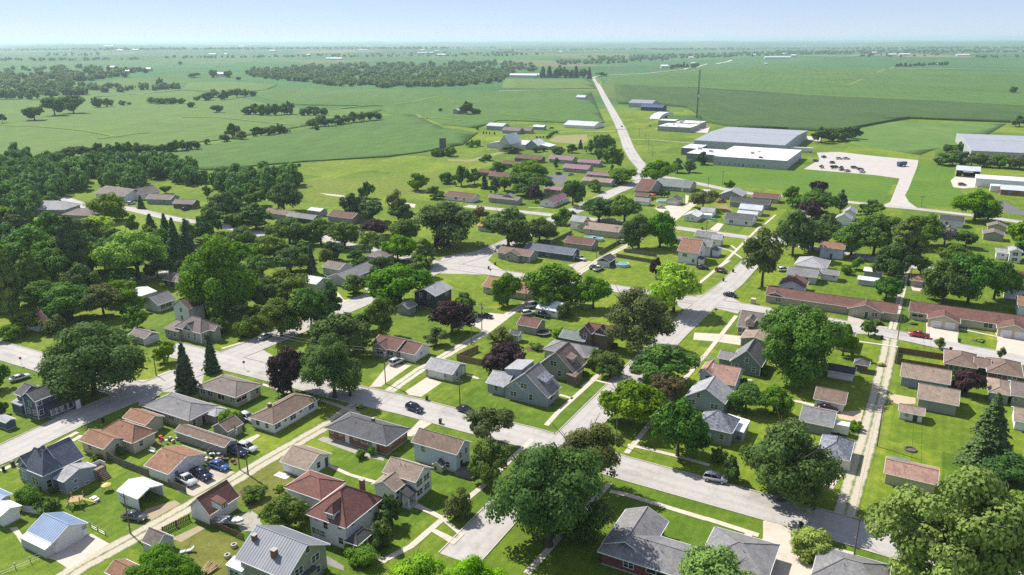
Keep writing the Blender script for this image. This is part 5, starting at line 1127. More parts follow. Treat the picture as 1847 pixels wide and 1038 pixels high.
T(1085,284,234,36,'d'); T(1066,277,250,24,'d'); T(1081,293,262,20,'d'); T(1096,280,240,26,'m'); T(1007,286,260,23,'d'); T(1031,276,258,19,'m'); T(1047,269,252,10,'s'); T(1265,297,271,21,'d'); T(1371,301,280,27,'p'); T(1110,330,306,30,'m')
T(1475,358,319,32,'p'); T(1477,388,334,64,'d'); T(1463,397,360,42,'p'); T(1515,384,340,25,'w'); T(1572,389,357,41,'d'); T(1757,399,338,72,'m'); T(1429,463,367,62,'m'); T(1465,452,395,62,'m'); T(1490,442,382,52,'m'); T(1535,460,393,62,'m'); T(1575,462,375,80,'m'); T(1627,495,375,72,'w'); T(1612,503,430,62,'d'); T(1666,443,378,52,'m'); T(1703,442,402,46,'g'); T(1741,447,410,36,'d'); T(1717,483,435,52,'d')
T(1700,546,462,72,'m'); T(1745,549,448,78,'d'); T(1792,541,458,62,'m'); T(1838,447,395,42,'m'); T(1598,539,492,48,'d'); T(1660,492,458,32,'m'); T(1545,487,460,19,'o'); T(1655,450,410,40,'m'); T(1528,495,478,22,'r'); T(1850,470,425,40,'d')
T(1374,518,405,76,'c'); T(1440,680,530,152,'m'); T(1520,642,580,42,'m'); T(1148,627,507,130,'c'); T(1215,563,465,84,'y','yellow-green tree on the street corner right of the large oak'); T(1183,502,462,26,'p'); T(1000,552,466,94,'m'); T(1070,557,487,56,'m'); T(915,550,486,50,'m'); T(1020,574,541,29,'m'); T(906,619,586,48,'c'); T(908,669,614,74,'p'); T(1009,611,592,32,'r'); T(1100,679,630,47,'m'); T(1072,662,625,32,'m'); T(1197,692,617,96,'m')
T(1135,767,678,100,'m'); T(1205,722,672,62,'b'); T(1222,823,705,90,'d'); T(1055,880,745,140,'c'); T(990,985,778,204,'m','largest dense maple beside the lower street, covering the corner'); T(878,802,722,78,'c'); T(884,872,785,70,'m'); T(826,932,876,46,'c')
T(1408,902,737,176,'m','big dense maple between the slate hipped house and the driveway'); T(1345,742,690,62,'m'); T(1395,748,693,60,'m'); T(1461,1004,950,68,'y'); T(1296,833,808,29,'r'); T(1318,866,815,30,'d')
T(1290,1105,985,165,'l'); T(745,1112,990,132,'l'); T(855,1104,998,112,'l')
T(1775,842,708,112,'q'); T(1815,872,815,92,'d'); T(1700,1095,832,262,'l','huge light green tree with forked trunk over the lower right street'); T(1830,1040,850,125,'l'); T(1743,712,663,48,'p'); T(1694,629,607,19,'o'); T(1804,649,625,14,'c'); T(1566,606,575,25,'m')
T(57,913,876,47,'r'); T(86,919,895,40,'r'); T(300,1085,980,114,'m'); T(519,960,888,78,'m'); T(415,770,740,46,'r'); T(505,889,876,18,'r'); T(539,888,878,13,'r'); T(457,900,878,42,'r'); T(690,986,940,43,'r'); T(700,947,885,42,'d'); T(655,1012,985,60,'r'); T(651,826,811,18,'r')
T(-8,702,650,44,'d'); T(5,748,722,20,'d'); T(1357,672,655,18,'r'); T(1377,676,662,16,'r'); T(640,1000,978,30,'r'); T(1180,765,745,18,'r'); T(1540,775,760,26,'r'); T(1660,870,855,16,'r')
for a in ((215,472,420,56,'d'),(300,472,405,48,'d'),(340,442,395,38,'w'),(440,450,402,50,'m'),(150,542,470,60,'d'),(215,548,498,56,'m'),(8,530,455,62,'d'),(48,602,560,50,'c'),(18,612,584,40,'r'),(330,502,468,38,'d'),(432,482,432,54,'m'),(492,542,492,48,'d'),(468,588,545,40,'m'),(95,520,440,66,'m'),(160,470,410,54,'w'),(75,470,400,56,'m'),(0,400,365,46,'m'),(385,420,372,40,'m'),(350,520,478,40,'m'),(495,470,428,44,'d'),(600,470,432,36,'d'),(690,500,457,44,'m'),(760,500,457,44,'m'),(590,600,562,44,'m'),(655,600,558,44,'d'),(575,650,602,48,'d'),(190,486,432,54,'m'),(236,566,518,44,'m'),(285,502,462,40,'d'),(30,502,425,60,'m'),(210,452,408,46,'m'),(270,456,402,46,'m'),(367,434,384,40,'d'),(428,420,376,40,'m'),(470,505,455,50,'m'),(545,560,516,46,'m'),(545,470,432,38,'m'),(120,440,385,56,'d'),(160,430,388,40,'m'),(20,440,395,56,'w'),(225,520,478,44,'d'),(400,600,565,30,'r'),(645,478,448,36,'d'),(100,600,565,40,'c'),(60,545,480,60,'d'),(15,560,490,56,'m')): T(*a)
for x in (1171,1176,1181,1187,1193,1199,1205): T(x,356,343,7,'v',group='conifer hedge behind the red tent',lod='T')

def shrubs_at_walls():
    rr=random.Random(3)
    for root,W,s_,sh,bl,az in HOUSES:
        if root['category'] not in('house','bungalow','cottage') or W.length>215 or rr.random()<.25: continue
        x0,y0,x1,y1=bl[0]; ex=Vector((math.cos(az),math.sin(az),0)); ey=Vector((-ex.y,ex.x,0))
        L=[]
        if rr.random()<.7: L.append((x0+(x1-x0)*rr.uniform(.15,.85),y0-.6,'low shrub at the street-side wall of '))
        if rr.random()<.7: L.append((x1+.6,y0+(y1-y0)*rr.uniform(.15,.85),'low shrub at the gable-side wall of '))
        for X,Y,l in L:
            q=W+ex*X+ey*Y; a=proj((q.x,q.y,0)); b_=proj((q.x,q.y,rr.uniform(1.0,1.8)))
            T(a[0],a[1],b_[1],rr.uniform(11,18),'r',label=l+sh,lod='S')
shrubs_at_walls()

SOIL=paving('garden_soil',(.10,.075,.05),(.06,.045,.03),0)
for c_,x_,y_,rx,l_ in (('J',585,578,1.8,'flower clump in the bed on the first terrace lawn'),('J',1062,700,2.0,'flower clump in the bed on the second terrace lawn'),('H',660,748,3.2,'leafy vegetable clump in the plot behind the grey-hipped house'),('g',330,170,2.6,'flower clump in the overgrown bed by the dormer garage'),('J',330,580,2.4,'flower clump in the bed before the twin-gabled ranch'),('m',800,0,1.5,'flower clump in the bed beside the gravel alley'),('B',655,250,1.4,'flower clump on the verge above the brick ranch')):
    q=G(px(c_,x_,y_)); sheet('garden_bed',[(q.x+rx*(1+.2*math.sin(3*t))*math.cos(t),q.y+rx*.7*(1+.25*math.sin(2*t+1))*math.sin(t),0) for t in [k*.42 for k in range(15)]],SOIL,.0385,world=True)
    a=proj((q.x,q.y,0)); T(a[0],a[1],proj((q.x,q.y,.9))[1],rx*1.1*7,'y' if rx<2.3 else 'r',label=l_,lod='S')
# ---------------- labels for the trees ----------------
def tree_labels():
    hp=[(h,proj(h[1])) for h in HOUSES]; by={}
    for t in TREES:
        root,b,hh,r,kind,label,wpx,group=t; root['category']='shrub' if kind=='r' else 'tree'
        if group: root['group']=group
        if label: root['label']=label; continue
        h=min(HOUSES,key=lambda q:(q[1]-b).length-q[2]*.6); d=(h[1]-b).length
        p=proj(b); q=proj(h[1]); dx,dy=p[0]-q[0],p[1]-q[1]
        side='left of' if dx<0 else 'right of'; fb='in front of' if dy>0 else 'behind'
        rel=side if abs(dx)>abs(dy)*1.3 else fb
        if kind in 'rv': size='small' if hh<3 else 'tall'
        else: size='tall' if hh>15 else 'mid-sized' if hh>8.5 else 'small'
        by.setdefault((size,NOUN[kind],rel,h[3]),[]).append((d,t,p))
    ORD=['','second ','third ','fourth ','fifth ','sixth ','seventh ','eighth ','ninth ','tenth ','eleventh ','twelfth ']
    for (size,noun,rel,hs),L in by.items():
        L.sort(key=lambda e:e[0])
        far=L[0][0]>60
        for i,(d,t,p) in enumerate(L):
            s=f"{size} {noun} {rel} {hs}"
            if len(L)>1: s=f"{ORD[i] if i<12 else str(i+1)+'th '}closest {size} {noun} {rel} {hs}".replace('  ',' ')
            w=s.split()
            if len(w)>16: s=' '.join(w[:16])
            t[0]['label']=s
# ---------------- fields ----------------
SOY=crop('soybean_field',(.050,.118,.018),(.070,.145,.022),(.105,.176,.030),row=.02,rowdir=R(20))
SOY2=crop('soybean_field_light',(.075,.142,.022),(.097,.168,.027),(.132,.196,.036),row=.016,rowdir=R(75))
CORN=crop('corn_field',(.036,.080,.016),(.048,.098,.019),(.070,.114,.024),row=.03,rowdir=R(-28),big=.008)
PAST=crop('pasture',(.075,.150,.028),(.100,.185,.034),(.150,.215,.05),big=.01)
def field(pts,mat,z=.7): return sheet('field',pts,mat,z,follow=True,thick=z+.3)
field([(-60,300),(90,286),(190,276),(300,268),(420,255),(560,232),(650,216),(720,205),(760,214),(800,232),(862,240),(835,262),(760,276),(700,284),(560,292),(440,302),(380,308),(290,300),(120,290),(0,300),(-60,312)],SOY,.7)
field([(-80,300),(-80,190),(60,180),(330,164),(430,172),(480,186),(520,196),(690,199),(640,213),(540,230),(400,253),(300,265),(180,272),(80,283)],SOY2,.6)
field([(700,205),(690,192),(520,190),(440,170),(500,160),(640,161),(860,164),(1000,166),(1066,166),(1078,195),(1090,222),(1010,222),(900,218),(860,232),(800,226),(760,210)],SOY,.75)
field([(-80,182),(-80,176),(60,182),(330,160),(340,150),(420,148),(500,154),(480,164),(400,168),(330,163),(60,180)],SOY2,.65)
field([(905,160),(912,142),(1062,144),(1074,160),(1000,162)],SOY2,.7)
field([(1090,150),(1100,139),(1170,135),(1240,128),(1290,121),(1500,124),(1600,124),(1700,128),(1920,132),(1920,196),(1700,183),(1480,174),(1300,163),(1200,157),(1110,152)],SOY,.7)
field([(1108,155),(1200,159),(1300,165),(1480,176),(1700,186),(1920,199),(1920,224),(1822,222),(1640,215),(1618,218),(1545,232),(1500,239),(1460,237),(1420,234),(1330,232),(1275,222),(1262,210),(1240,195),(1190,190),(1115,188)],CORN,2.4)
field([(1540,236),(1560,226),(1625,219),(1700,222),(1815,224),(1750,262),(1735,276),(1690,268),(1660,280),(1580,268),(1535,260),(1520,250)],PAST,.25)
field([(1200,212),(1262,212),(1270,224),(1220,222)],CORN,2.2)
strip('grass_margin',Z('Q',0,600,150,580,320,565,480,560,620,540,830,497),7,grass('margin_grass',(.13,.20,.03),(.22,.24,.06),.8,.03),.95,follow=True,sub=20)
strip('grass_margin',[(0,228),(60,229),(110,233),(160,238),(205,247),(180,252)],6,MATS['margin_grass'],.95,follow=True,sub=20)
strip('grass_margin',[(205,249),(240,243),(270,241)],6,MATS['margin_grass'],.95,follow=True,sub=20)
strip('grass_margin',[(330,213),(400,214),(440,218),(490,223),(530,227)],6,MATS['margin_grass'],.95,follow=True,sub=20)
strip('grass_margin',[(1222,157),(1300,162.5),(1480,174.5),(1700,185.5),(1920,198)],6,MATS['margin_grass'],2.6,follow=True,sub=40)
strip('grass_margin',Z('S',545,353,590,340,650,312),9,MATS['margin_grass'],1.0,follow=True,sub=30)
strip('grass_margin',Z('S',690,302,750,296),11,MATS['margin_grass'],1.0,follow=True,sub=30)
strip('grass_margin',Z('S',760,268,860,228),12,MATS['margin_grass'],1.0,follow=True,sub=30)
strip('grass_margin',Z('S',160,250,300,268,500,280,640,290),5,MATS['margin_grass'],1.0,follow=True,sub=30)
strip('grass_margin',Z('S',440,316,640,308),4,MATS['margin_grass'],1.0,follow=True,sub=30)
strip('grass_margin',Z('S',1190,380,1380,385,1620,395),4,MATS['margin_grass'],1.0,follow=True,sub=30)
strip('grass_margin',Z('Q',660,640,690,668,760,665,850,672,1000,686),5,MATS['margin_grass'],1.0,follow=True,sub=15)
strip('grass_margin',Z('Q',1300,632,1400,648,1600,672,1730,690),5,MATS['margin_grass'],1.0,follow=True,sub=15)
strip('grass_margin',Z('S',860,240,1100,243,1730,250),14,paving('pale_margin',(.30,.30,.16),(.2,.22,.1),0),1.1,follow=True,sub=40)
# ---------------- trees along the fields ----------------
for a in ((63,218,187,32,'d'),(99,209,167,40,'d'),(133,205,164,40,'d'),(175,195,175,17,'d'),(194,194,176,18,'d'),(221,191,181,13,'d'),(233,190,184,8,'d'),(5,223,203,13,'c'),(344,195,183,13,'d'),(355,182,173,12,'d'),(374,182,165,24,'d'),(386,177,159,20,'d'),(405,181,160,20,'d'),(428,177,158,24,'c'),(444,174,161,12,'d'),(457,174,163,14,'d'),(391,204,187,21,'d'),(405,257,240,18,'d'),(420,250,220,24,'d'),(436,253,234,18,'c'),(374,262,250,12,'c'),(572,236,226,10,'d')): T(*a)
def row(x0,y0,x1,y1,n,h,w,kinds='ddm',label=''):
    for i in range(n):
        t=(i+.5)/n; x=x0+(x1-x0)*t+random.uniform(-2,2); y=y0+(y1-y0)*t+random.uniform(-1,1)
        T(x,y,y-h*random.uniform(.75,1.15),w*random.uniform(.8,1.2),random.choice(kinds),group=label)
row(268,188,330,189,6,15,16,label='hedgerow on the rolling field'); row(440,208,532,208,7,22,18,label='hedgerow of dark rounded trees'); row(540,210,590,209,4,18,16,label='short hedgerow'); row(456,247,520,241,6,18,17,label='hedgerow above the meadow'); row(556,233,688,216,9,24,20,label='dense hedgerow at the field edge'); row(292,276,357,270,6,22,18,label='hedgerow at the wood end')
row(105,290,290,280,11,28,26,label='trees along the wood edge')
T(842,207,181,22,'d',label='tall tree beside the lone shed in the crop field'); T(856,207,194,14,'d'); T(863,206,196,10,'d'); T(794,202,195,8,'r')
row(1690,297,1847,305,9,30,30,'mcd',label='trees behind the open-door workshop'); row(1700,276,1740,272,3,16,18,'md',label='trees by the huge pale warehouse')
row(1475,258,1545,250,5,28,28,'ddm',label='tree clump beside the pasture'); T(1838,229,207,30,'d'); T(1827,168,155,13,'d'); T(1730,250,242,8,'d')
row(976,140,1066,142,9,20,14,'sds',label='windbreak conifers at the bend'); T(1085,138,130,18,'d')
row(1208,124,1262,122,9,9,8,'sd',label='windbreak at the far farm'); row(1612,120,1712,118,12,7,9,'sd',label='dark windbreak on the right field')
for a in ((790,282,265,20,'r'),(803,281,268,18,'r'),(812,282,264,22,'r'),(850,266,254,16,'r'),(862,264,252,14,'r'),(783,281,272,12,'r'),(872,243,236,3,'v'),(877,243,237,3,'v'),(883,244,237,3,'v'),(892,244,237,3,'v'),(968,251,245,4,'v'),(974,251,245,4,'v'),(980,250,245,4,'v'),(862,236,227,6,'o'),(920,276,262,34,'d'),(967,275,262,16,'d'),(981,273,264,11,'d'),(878,289,279,12,'m'),(866,291,286,7,'r')): T(*a)
row(985,250,1005,241,6,6,6,'r',label='clipped hedge at the farmstead')
for a in ((130,137,126,10,'d'),(290,160,140,10,'d'),(385,140,124,14,'d'),(412,140,126,16,'d'),(430,145,138,10,'d'),(350,140,134,20,'d'),(500,145,140,9,'d'),(325,118,110,8,'d')): T(*a)
# ---------------- woods that read as one mass ----------------
def woods(name,label,regs,seed):
    rs=np.random.RandomState(seed); Vs=[];Ls=[]; base={}
    for i in range(4):
        base[i]=crown_pts(900+i+seed,560,.165,'dome'); base[i+4]=crown_pts(940+i+seed,75,.42,'dome')
    for poly,n,hm in regs:
        xs=[p[0] for p in poly]; ys=[p[1] for p in poly]; k=0; tries=0
        while k<n and tries<n*40:
            tries+=1
            x=rs.uniform(min(xs),max(xs)); y=rs.uniform(min(ys),max(ys))
            if not inpoly(x,y,poly): continue
            b=GT((x,y)); far=b.length>1500
            V,leaf,asp=base[rs.randint(4)+(4 if far else 0)]; h=hm*rs.uniform(.65,1.2); r=h*rs.uniform(.30,.46)*(1.5 if far else 1)
            W=V*np.array([r,r,h/asp]); a=rs.uniform(0,6.28); c,s=math.cos(a),math.sin(a)
            W=np.stack([W[...,0]*c-W[...,1]*s+b.x,W[...,0]*s+W[...,1]*c+b.y,W[...,2]+b.z-.15*h],-1)
            Vs.append(W); Ls.append(np.clip(leaf*.55+rs.uniform(0,.5),0,1)); k+=1
    me=leafmesh(name,np.concatenate(Vs),np.concatenate(Ls),1.0,FOL['k']); o=obj(name,me); tag(o,label,'woodland',None,'stuff'); return o
woods('woodland','dense wood on the left beyond the lane',[([(-80,300),(40,288),(100,296),(200,300),(300,303),(380,322),(430,325),(500,318),(545,330),(545,345),(480,352),(430,372),(380,340),(290,330),(255,346),(200,342),(150,352),(80,360),(0,380),(-80,400)],330,13.5),([(-80,380),(30,365),(80,370),(60,400),(-80,440)],40,13)],1)
woods('woodland','far wood on the left skyline slopes',[([(-60,128),(60,122),(200,124),(262,128),(270,134),(200,142),(130,150),(190,158),(330,157),(325,162),(230,166),(140,172),(60,180),(-60,178)],330,15)],2)
woods('woodland','broad wood in the middle distance left of the highway',[([(440,128),(520,124),(620,118),(760,116),(860,112),(960,118),(970,128),(930,132),(900,150),(850,155),(700,160),(610,156),(520,146),(450,140)],800,15),([(1000,112),(1150,108),(1200,104),(1210,110),(1130,114),(1010,118)],60,16)],3)
woods('woodland','thin tree lines near the horizon',[([(80,98),(180,97),(180,101),(80,102)],30,14),([(560,100),(900,95),(1000,98),(900,102),(600,104)],130,14),([(0,108),(250,106),(250,109),(0,111)],50,14),([(300,104),(560,102),(560,104),(300,106)],50,14),([(1060,104),(1200,100),(1400,94),(1500,92),(1500,98),(1300,104),(1100,110)],300,15),([(1400,93),(1847,90),(1847,95),(1400,99)],320,15),([(0,90),(900,86),(900,88),(0,92)],420,17),([(900,90),(1847,86),(1847,88),(900,92)],480,17),([(1750,102),(1847,100),(1847,104),(1750,106)],16,14),([(1550,100),(1700,98),(1700,102),(1550,104)],20,14)],4)
# ---------------- vehicles ----------------
TYRE=plain('tyre_rubber',(.02,.02,.022),.8); RIM=plain('wheel_rim',(.4,.4,.42),.35,.7); LAMP=plain('head_lamp',(.7,.7,.72),.2); TAIL=plain('tail_lamp',(.35,.02,.02),.3); CGLASS=plain('car_glass',(.012,.014,.018),.06,0,.1,.8)
def paint(c):
    k=('paint',c)
    if k not in MATS:
        m,n,b=newmat('car_paint'); b.inputs['Base Color'].default_value=(*c,1); b.inputs['Roughness'].default_value=.28; b.inputs['Coat Weight'].default_value=.5; b.inputs['Metallic'].default_value=.15; MATS[k]=m
    return MATS[k]
CCOL={'white':(.72,.72,.71),'silver':(.42,.43,.45),'black':(.018,.018,.02),'navy':(.02,.03,.07),'blue':(.06,.14,.34),'red':(.50,.02,.03),'maroon':(.09,.012,.02),'grey':(.10,.105,.11)}
VSPEC={'sedan':dict(L=4.8,W=1.82,lo=[(-2.4,.35),(-2.35,.92),(-1.5,1.0),(1.1,.98),(2.2,.82),(2.4,.62),(2.4,.35)],cab=[(-1.9,.98),(-1.15,1.45),(.25,1.45),(1.2,.97)]),
 'suv':dict(L=4.7,W=1.88,lo=[(-2.3,.4),(-2.32,1.05),(1.15,1.08),(2.2,.98),(2.35,.7),(2.35,.4)],cab=[(-2.28,1.04),(-1.95,1.74),(.3,1.74),(1.2,1.06)]),
 'pickup':dict(L=5.7,W=1.98,lo=[(-2.85,.5),(-2.85,1.1),(1.3,1.12),(2.7,1.08),(2.85,.8),(2.85,.5)],cab=[(-.9,1.1),(-.75,1.82),(.7,1.82),(1.5,1.1)]),
 'van':dict(L=5.4,W=2.0,lo=[(-2.7,.4),(-2.7,1.1),(1.9,1.1),(2.6,.95),(2.7,.4)],cab=[(-2.68,1.1),(-2.6,2.15),(1.2,2.15),(2.1,1.1)])}
_vm={}
def vmesh(kind,col):
    k=(kind,col)
    if k in _vm: return _vm[k]
    s=VSPEC[kind]; W=s['W']/2
    def bev(mb,name,mat,w):
        me=mb.mesh(name,mat); bm=bmesh.new(); bm.from_mesh(me); bmesh.ops.bevel(bm,geom=bm.edges[:],offset=w,segments=2,affect='EDGES',clamp_overlap=True); bm.to_mesh(me); bm.free()
        for p in me.polygons: p.use_smooth=True
        return me
    body=bev(MB().prism([(x,z) for x,z in s['lo']],-W,W,'y'),'body',paint(CCOL[col]),.07)
    if kind=='pickup':   # sunk bed
        me=MB().box(-2.72,-W+.14,1.0,-1.0,W-.14,1.125).mesh('bed',plain('bed_liner',(.03,.03,.03),.8))
    else: me=None
    c=s['cab']; (a,za),(b,zb),(d,zd),(e,ze)=c; w1=W*.93; w2=W*.76
    gl=MB().poly([(a,-w1,za),(e,-w1,ze),(e,w1,ze),(a,w1,za),(b,-w2,zb-.06),(d,-w2,zd-.06),(d,w2,zd-.06),(b,w2,zb-.06)],[(0,3,2,1),(4,5,6,7),(0,1,5,4),(1,2,6,5),(2,3,7,6),(3,0,4,7)])
    glass_=gl.mesh('window_glass',CGLASS)
    ro=MB().box(b+.03,-w2-.02,zb-.075,d-.03,w2+.02,zb); 
    for sg in (-1,1):  # pillars
        for (x0,z0,x1,z1) in ((a,za,b,zb-.05),(e,ze,d,zd-.05),((a+e)/2,za,(b+d)/2,zb-.05)): ro.tube((x0,sg*(w1+.005),z0),(x1,sg*(w2+.005),z1),.045,.04,4)
    roofm_=bev(ro,'roof',paint(CCOL[col]),.012)
    wh=MB(); wh.v=[]; r=.34 if kind in('sedan',) else .38
    ty=MB().tube((0,-.11,0),(0,.11,0),r,r,12).mesh('tyre',TYRE); ri=MB().tube((0,-.12,0),(0,.12,0),r*.6,r*.6,8).mesh('rim',RIM)
    xf=s['L']*.5-.95; xr=-s['L']*.5+.95; zl=s['lo'][1][1]
    hl=MB().box(-.05,-.16,-.07,.05,.16,.07).mesh('headlight',LAMP); tl=MB().box(-.05,-.14,-.1,.05,.14,.1).mesh('tail_light',TAIL)
    _vm[k]=(body,me,glass_,roofm_,ty,ri,r,xf,xr,hl,tl,s); return _vm[k]
def V(c,x0,y0,x1,y1,kind,col,label,group=None,follow=False):
    a=GT(px(c,x0,y0)) if follow else G(px(c,x0,y0)); b=GT(px(c,x1,y1)) if follow else G(px(c,x1,y1)); m=(a+b)/2; z0=m.z+(0.05 if not follow else .1)
    root=empty({'suv':'car','sedan':'car','pickup':'pickup_truck','van':'van'}[kind],(m.x,m.y,z0),math.atan2(b.y-a.y,b.x-a.x),label,{'suv':'car','sedan':'car','pickup':'pickup truck','van':'van'}[kind],group)
    body,bed,gl,ro,ty,ri,r,xf,xr,hl,tl,s=vmesh(kind,col)
    obj('body',body,root)
    if bed: obj('truck_bed',bed,root)
    obj('window_glass',gl,root); obj('roof',ro,root)
    for x in (xf,xr):
        for y in (-1,1):
            w_=obj('wheel',ty,root,(x,y*(s['W']/2-.1),r)); obj('rim',ri,w_)
    zl=s['lo'][-2][1]+.06
    for y in (-1,1): obj('headlight',hl,root,(s['L']/2-.03,y*(s['W']/2-.3),zl)); obj('tail_light',tl,root,(-s['L']/2+.02,y*(s['W']/2-.28),.82))
    return root
V('B',868,250,948,278,'suv','navy','dark navy car parked on the street above the brick ranch house')
V('C',80,262,130,280,'sedan','black','black car on the street half hidden by the airy tree')
V('o',370,585,500,530,'suv','white','white car on the driveway of the reddish-roofed ranch house')
V('p',1215,488,1365,425,'sedan','silver','silver car parked at the kerb beside the leaning utility pole')
V('a',115,175,305,118,'sedan','white','long white car on the grass behind the navy two-storey house')
V('f',35,430,245,465,'sedan','grey','dark grey car on the grass by the white metal carport')
V('A',990,520,1075,548,'sedan','blue','blue car beside the junk heap and the alley')
V('A',915,555,985,595,'pickup','navy','dark pickup truck parked between the blue car and the flatbed')
V('A',840,580,915,622,'pickup','white','white work pickup beside the large rust-roofed garage')
V('A',1130,440,1200,460,'suv','white','white car parked at the end of the low brown workshop')
V('A',1085,462,1150,478,'suv','navy','dark car tucked beside the white car at the workshop')
V('d',1105,610,1175,640,'suv','white','white car beside the long white brown-roofed house')
V('H',250,520,345,530,'sedan','black','black car on the concrete pad beside the grassy alley')
V('H',565,510,640,500,'suv','white','white car beside the weathered white-roofed garage'); V('H',655,510,735,528,'pickup','black','black pickup in front of the weathered white-roofed garage'); V('H',605,455,660,450,'van','white','white van at the corner of the weathered garage')
V('H',930,105,1005,125,'pickup','white','white pickup at the end of the long navy house'); V('H',1070,202,1125,175,'pickup','white','white pickup in front of the dark gable garage'); V('H',1045,185,1085,165,'sedan','navy','dark blue car beside the pickup at the dark gable garage')
V('I',225,178,312,188,'suv','black','black car beside the orange-roofed white farmhouse'); V('I',365,200,440,215,'suv','maroon','dark red car parked on the verge beside the farmhouse walk'); V('I',440,375,495,385,'sedan','navy','dark car driving into the central junction')
V('J',690,680,560,660,'pickup','red','bright red pickup on the street in front of the tan terrace')
V('D',185,585,282,603,'suv','silver','silver car parked on the lower street in tree shade')
V('C',880,95,925,55,'suv','silver','silver car parked under the tree on the cross street')
V('I',820,200,880,195,'suv','white','white car beside the dark grey-gabled house'); V('G',915,85,980,80,'sedan','grey','grey car on the lawn of the square tan house'); V('G',985,305,1022,300,'sedan','white','white car beside the grey L-shaped ranch house')
V('N',320,735,372,730,'sedan','white','white car at the corner of the beige L-shaped house'); V('N',620,440,690,445,'sedan','silver','silver car on the pad before the cream gable garage'); V('N',1115,400,1200,392,'pickup','red','red pickup on bare earth beside the charcoal-roofed house')
V('m',270,370,415,392,'sedan','maroon','dark maroon car between the two garages by the alley')
V('K',1070,415,1120,408,'suv','white','white car beside the large pale house in the woods'); V('K',1525,465,1570,455,'suv','black','black car beside the grey ranch on the wooded lane')
V('O',1365,228,1405,228,'suv','grey','grey car on the apron of the open-door workshop')
pk=[(370,838,415,830,'suv','navy','blue'),(320,862,355,858,'suv','black','black'),(475,845,515,845,'suv','silver','silver'),(522,845,565,845,'suv','silver','silver'),(428,875,470,868,'suv','navy','dark blue'),(450,905,492,898,'suv','black','black'),(490,922,530,915,'sedan','grey','grey'),(530,930,568,926,'suv','silver','silver'),(575,906,615,904,'suv','navy','dark blue'),(615,915,655,914,'sedan','black','black'),(628,936,668,932,'suv','white','white')]
pl=['dark blue car nearest the white factory door','black car alone beside the factory wall','silver car, left of the pair on the open lot','silver car, right of the pair on the open lot','dark blue car at the back of the parked cluster','black car in the middle of the parked cluster','grey car between two small trees on the lot','silver car at the right of the lot trees','dark blue car, left of the three by the lawn','black car, middle of the three by the lawn','white car, nearest the lawn on the lot']
for (a,b,c,d,k,col,_),l in zip(pk,pl): V('S',a,b,c,d,k,col,l,group='cars on the factory car park')
V('M',1405,165,1440,160,'suv','black','black car at the top of the small blacktop lot'); V('M',1500,170,1540,165,'sedan','silver','silver car beside the small blacktop lot')
V('R',606,752,618,718,'sedan','black','lone dark car travelling on the highway'); V('R',810,730,845,722,'pickup','white','white truck in the yard left of the masonry workshop')
for x,y,l in ((376,365,'small ornamental tree left on the car park'),(448,908,'small tree in the middle of the car park cars'),(508,912,'small tree at the right of the car park cars')):
    q=px('S',x if x!=376 else 376,y if y!=365 else 905); T(q[0],q[1],q[1]-7,8,'b',label=l)
def truck(c,x0,y0,x1,y1,label,box=True,L=13,col=(.7,.7,.7),h=3.8):
    a=G(px(c,x0,y0)); b=G(px(c,x1,y1)); m=(a+b)/2; root=empty('box_trailer',(m.x,m.y,.03),math.atan2(b.y-a.y,b.x-a.x),label,'trailer')
    obj('cargo_box',MB().box(-L/2,-1.25,1.1,L/2,1.25,h).mesh('cargo_box',plain('trailer_skin',col,.5)),root); obj('chassis',MB().box(-L/2,-.5,.7,L/2,.5,1.08).mesh('chassis',DARKTRIM),root)
    for x in (-L/2+1,-L/2+2.2,L/2-1.6):
        for y in (-1,1): obj('wheel',MB().tube((0,-.16,0),(0,.16,0),.48,.48,12).mesh('wheel',TYRE),root,(x,y*1.0,.48))
truck('S',185,795,305,800,'long white trailer docked between the factory blocks',L=16); truck('S',895,893,930,890,'blue box truck standing alone on the car park',L=7,col=(.05,.08,.2),h=3.2)
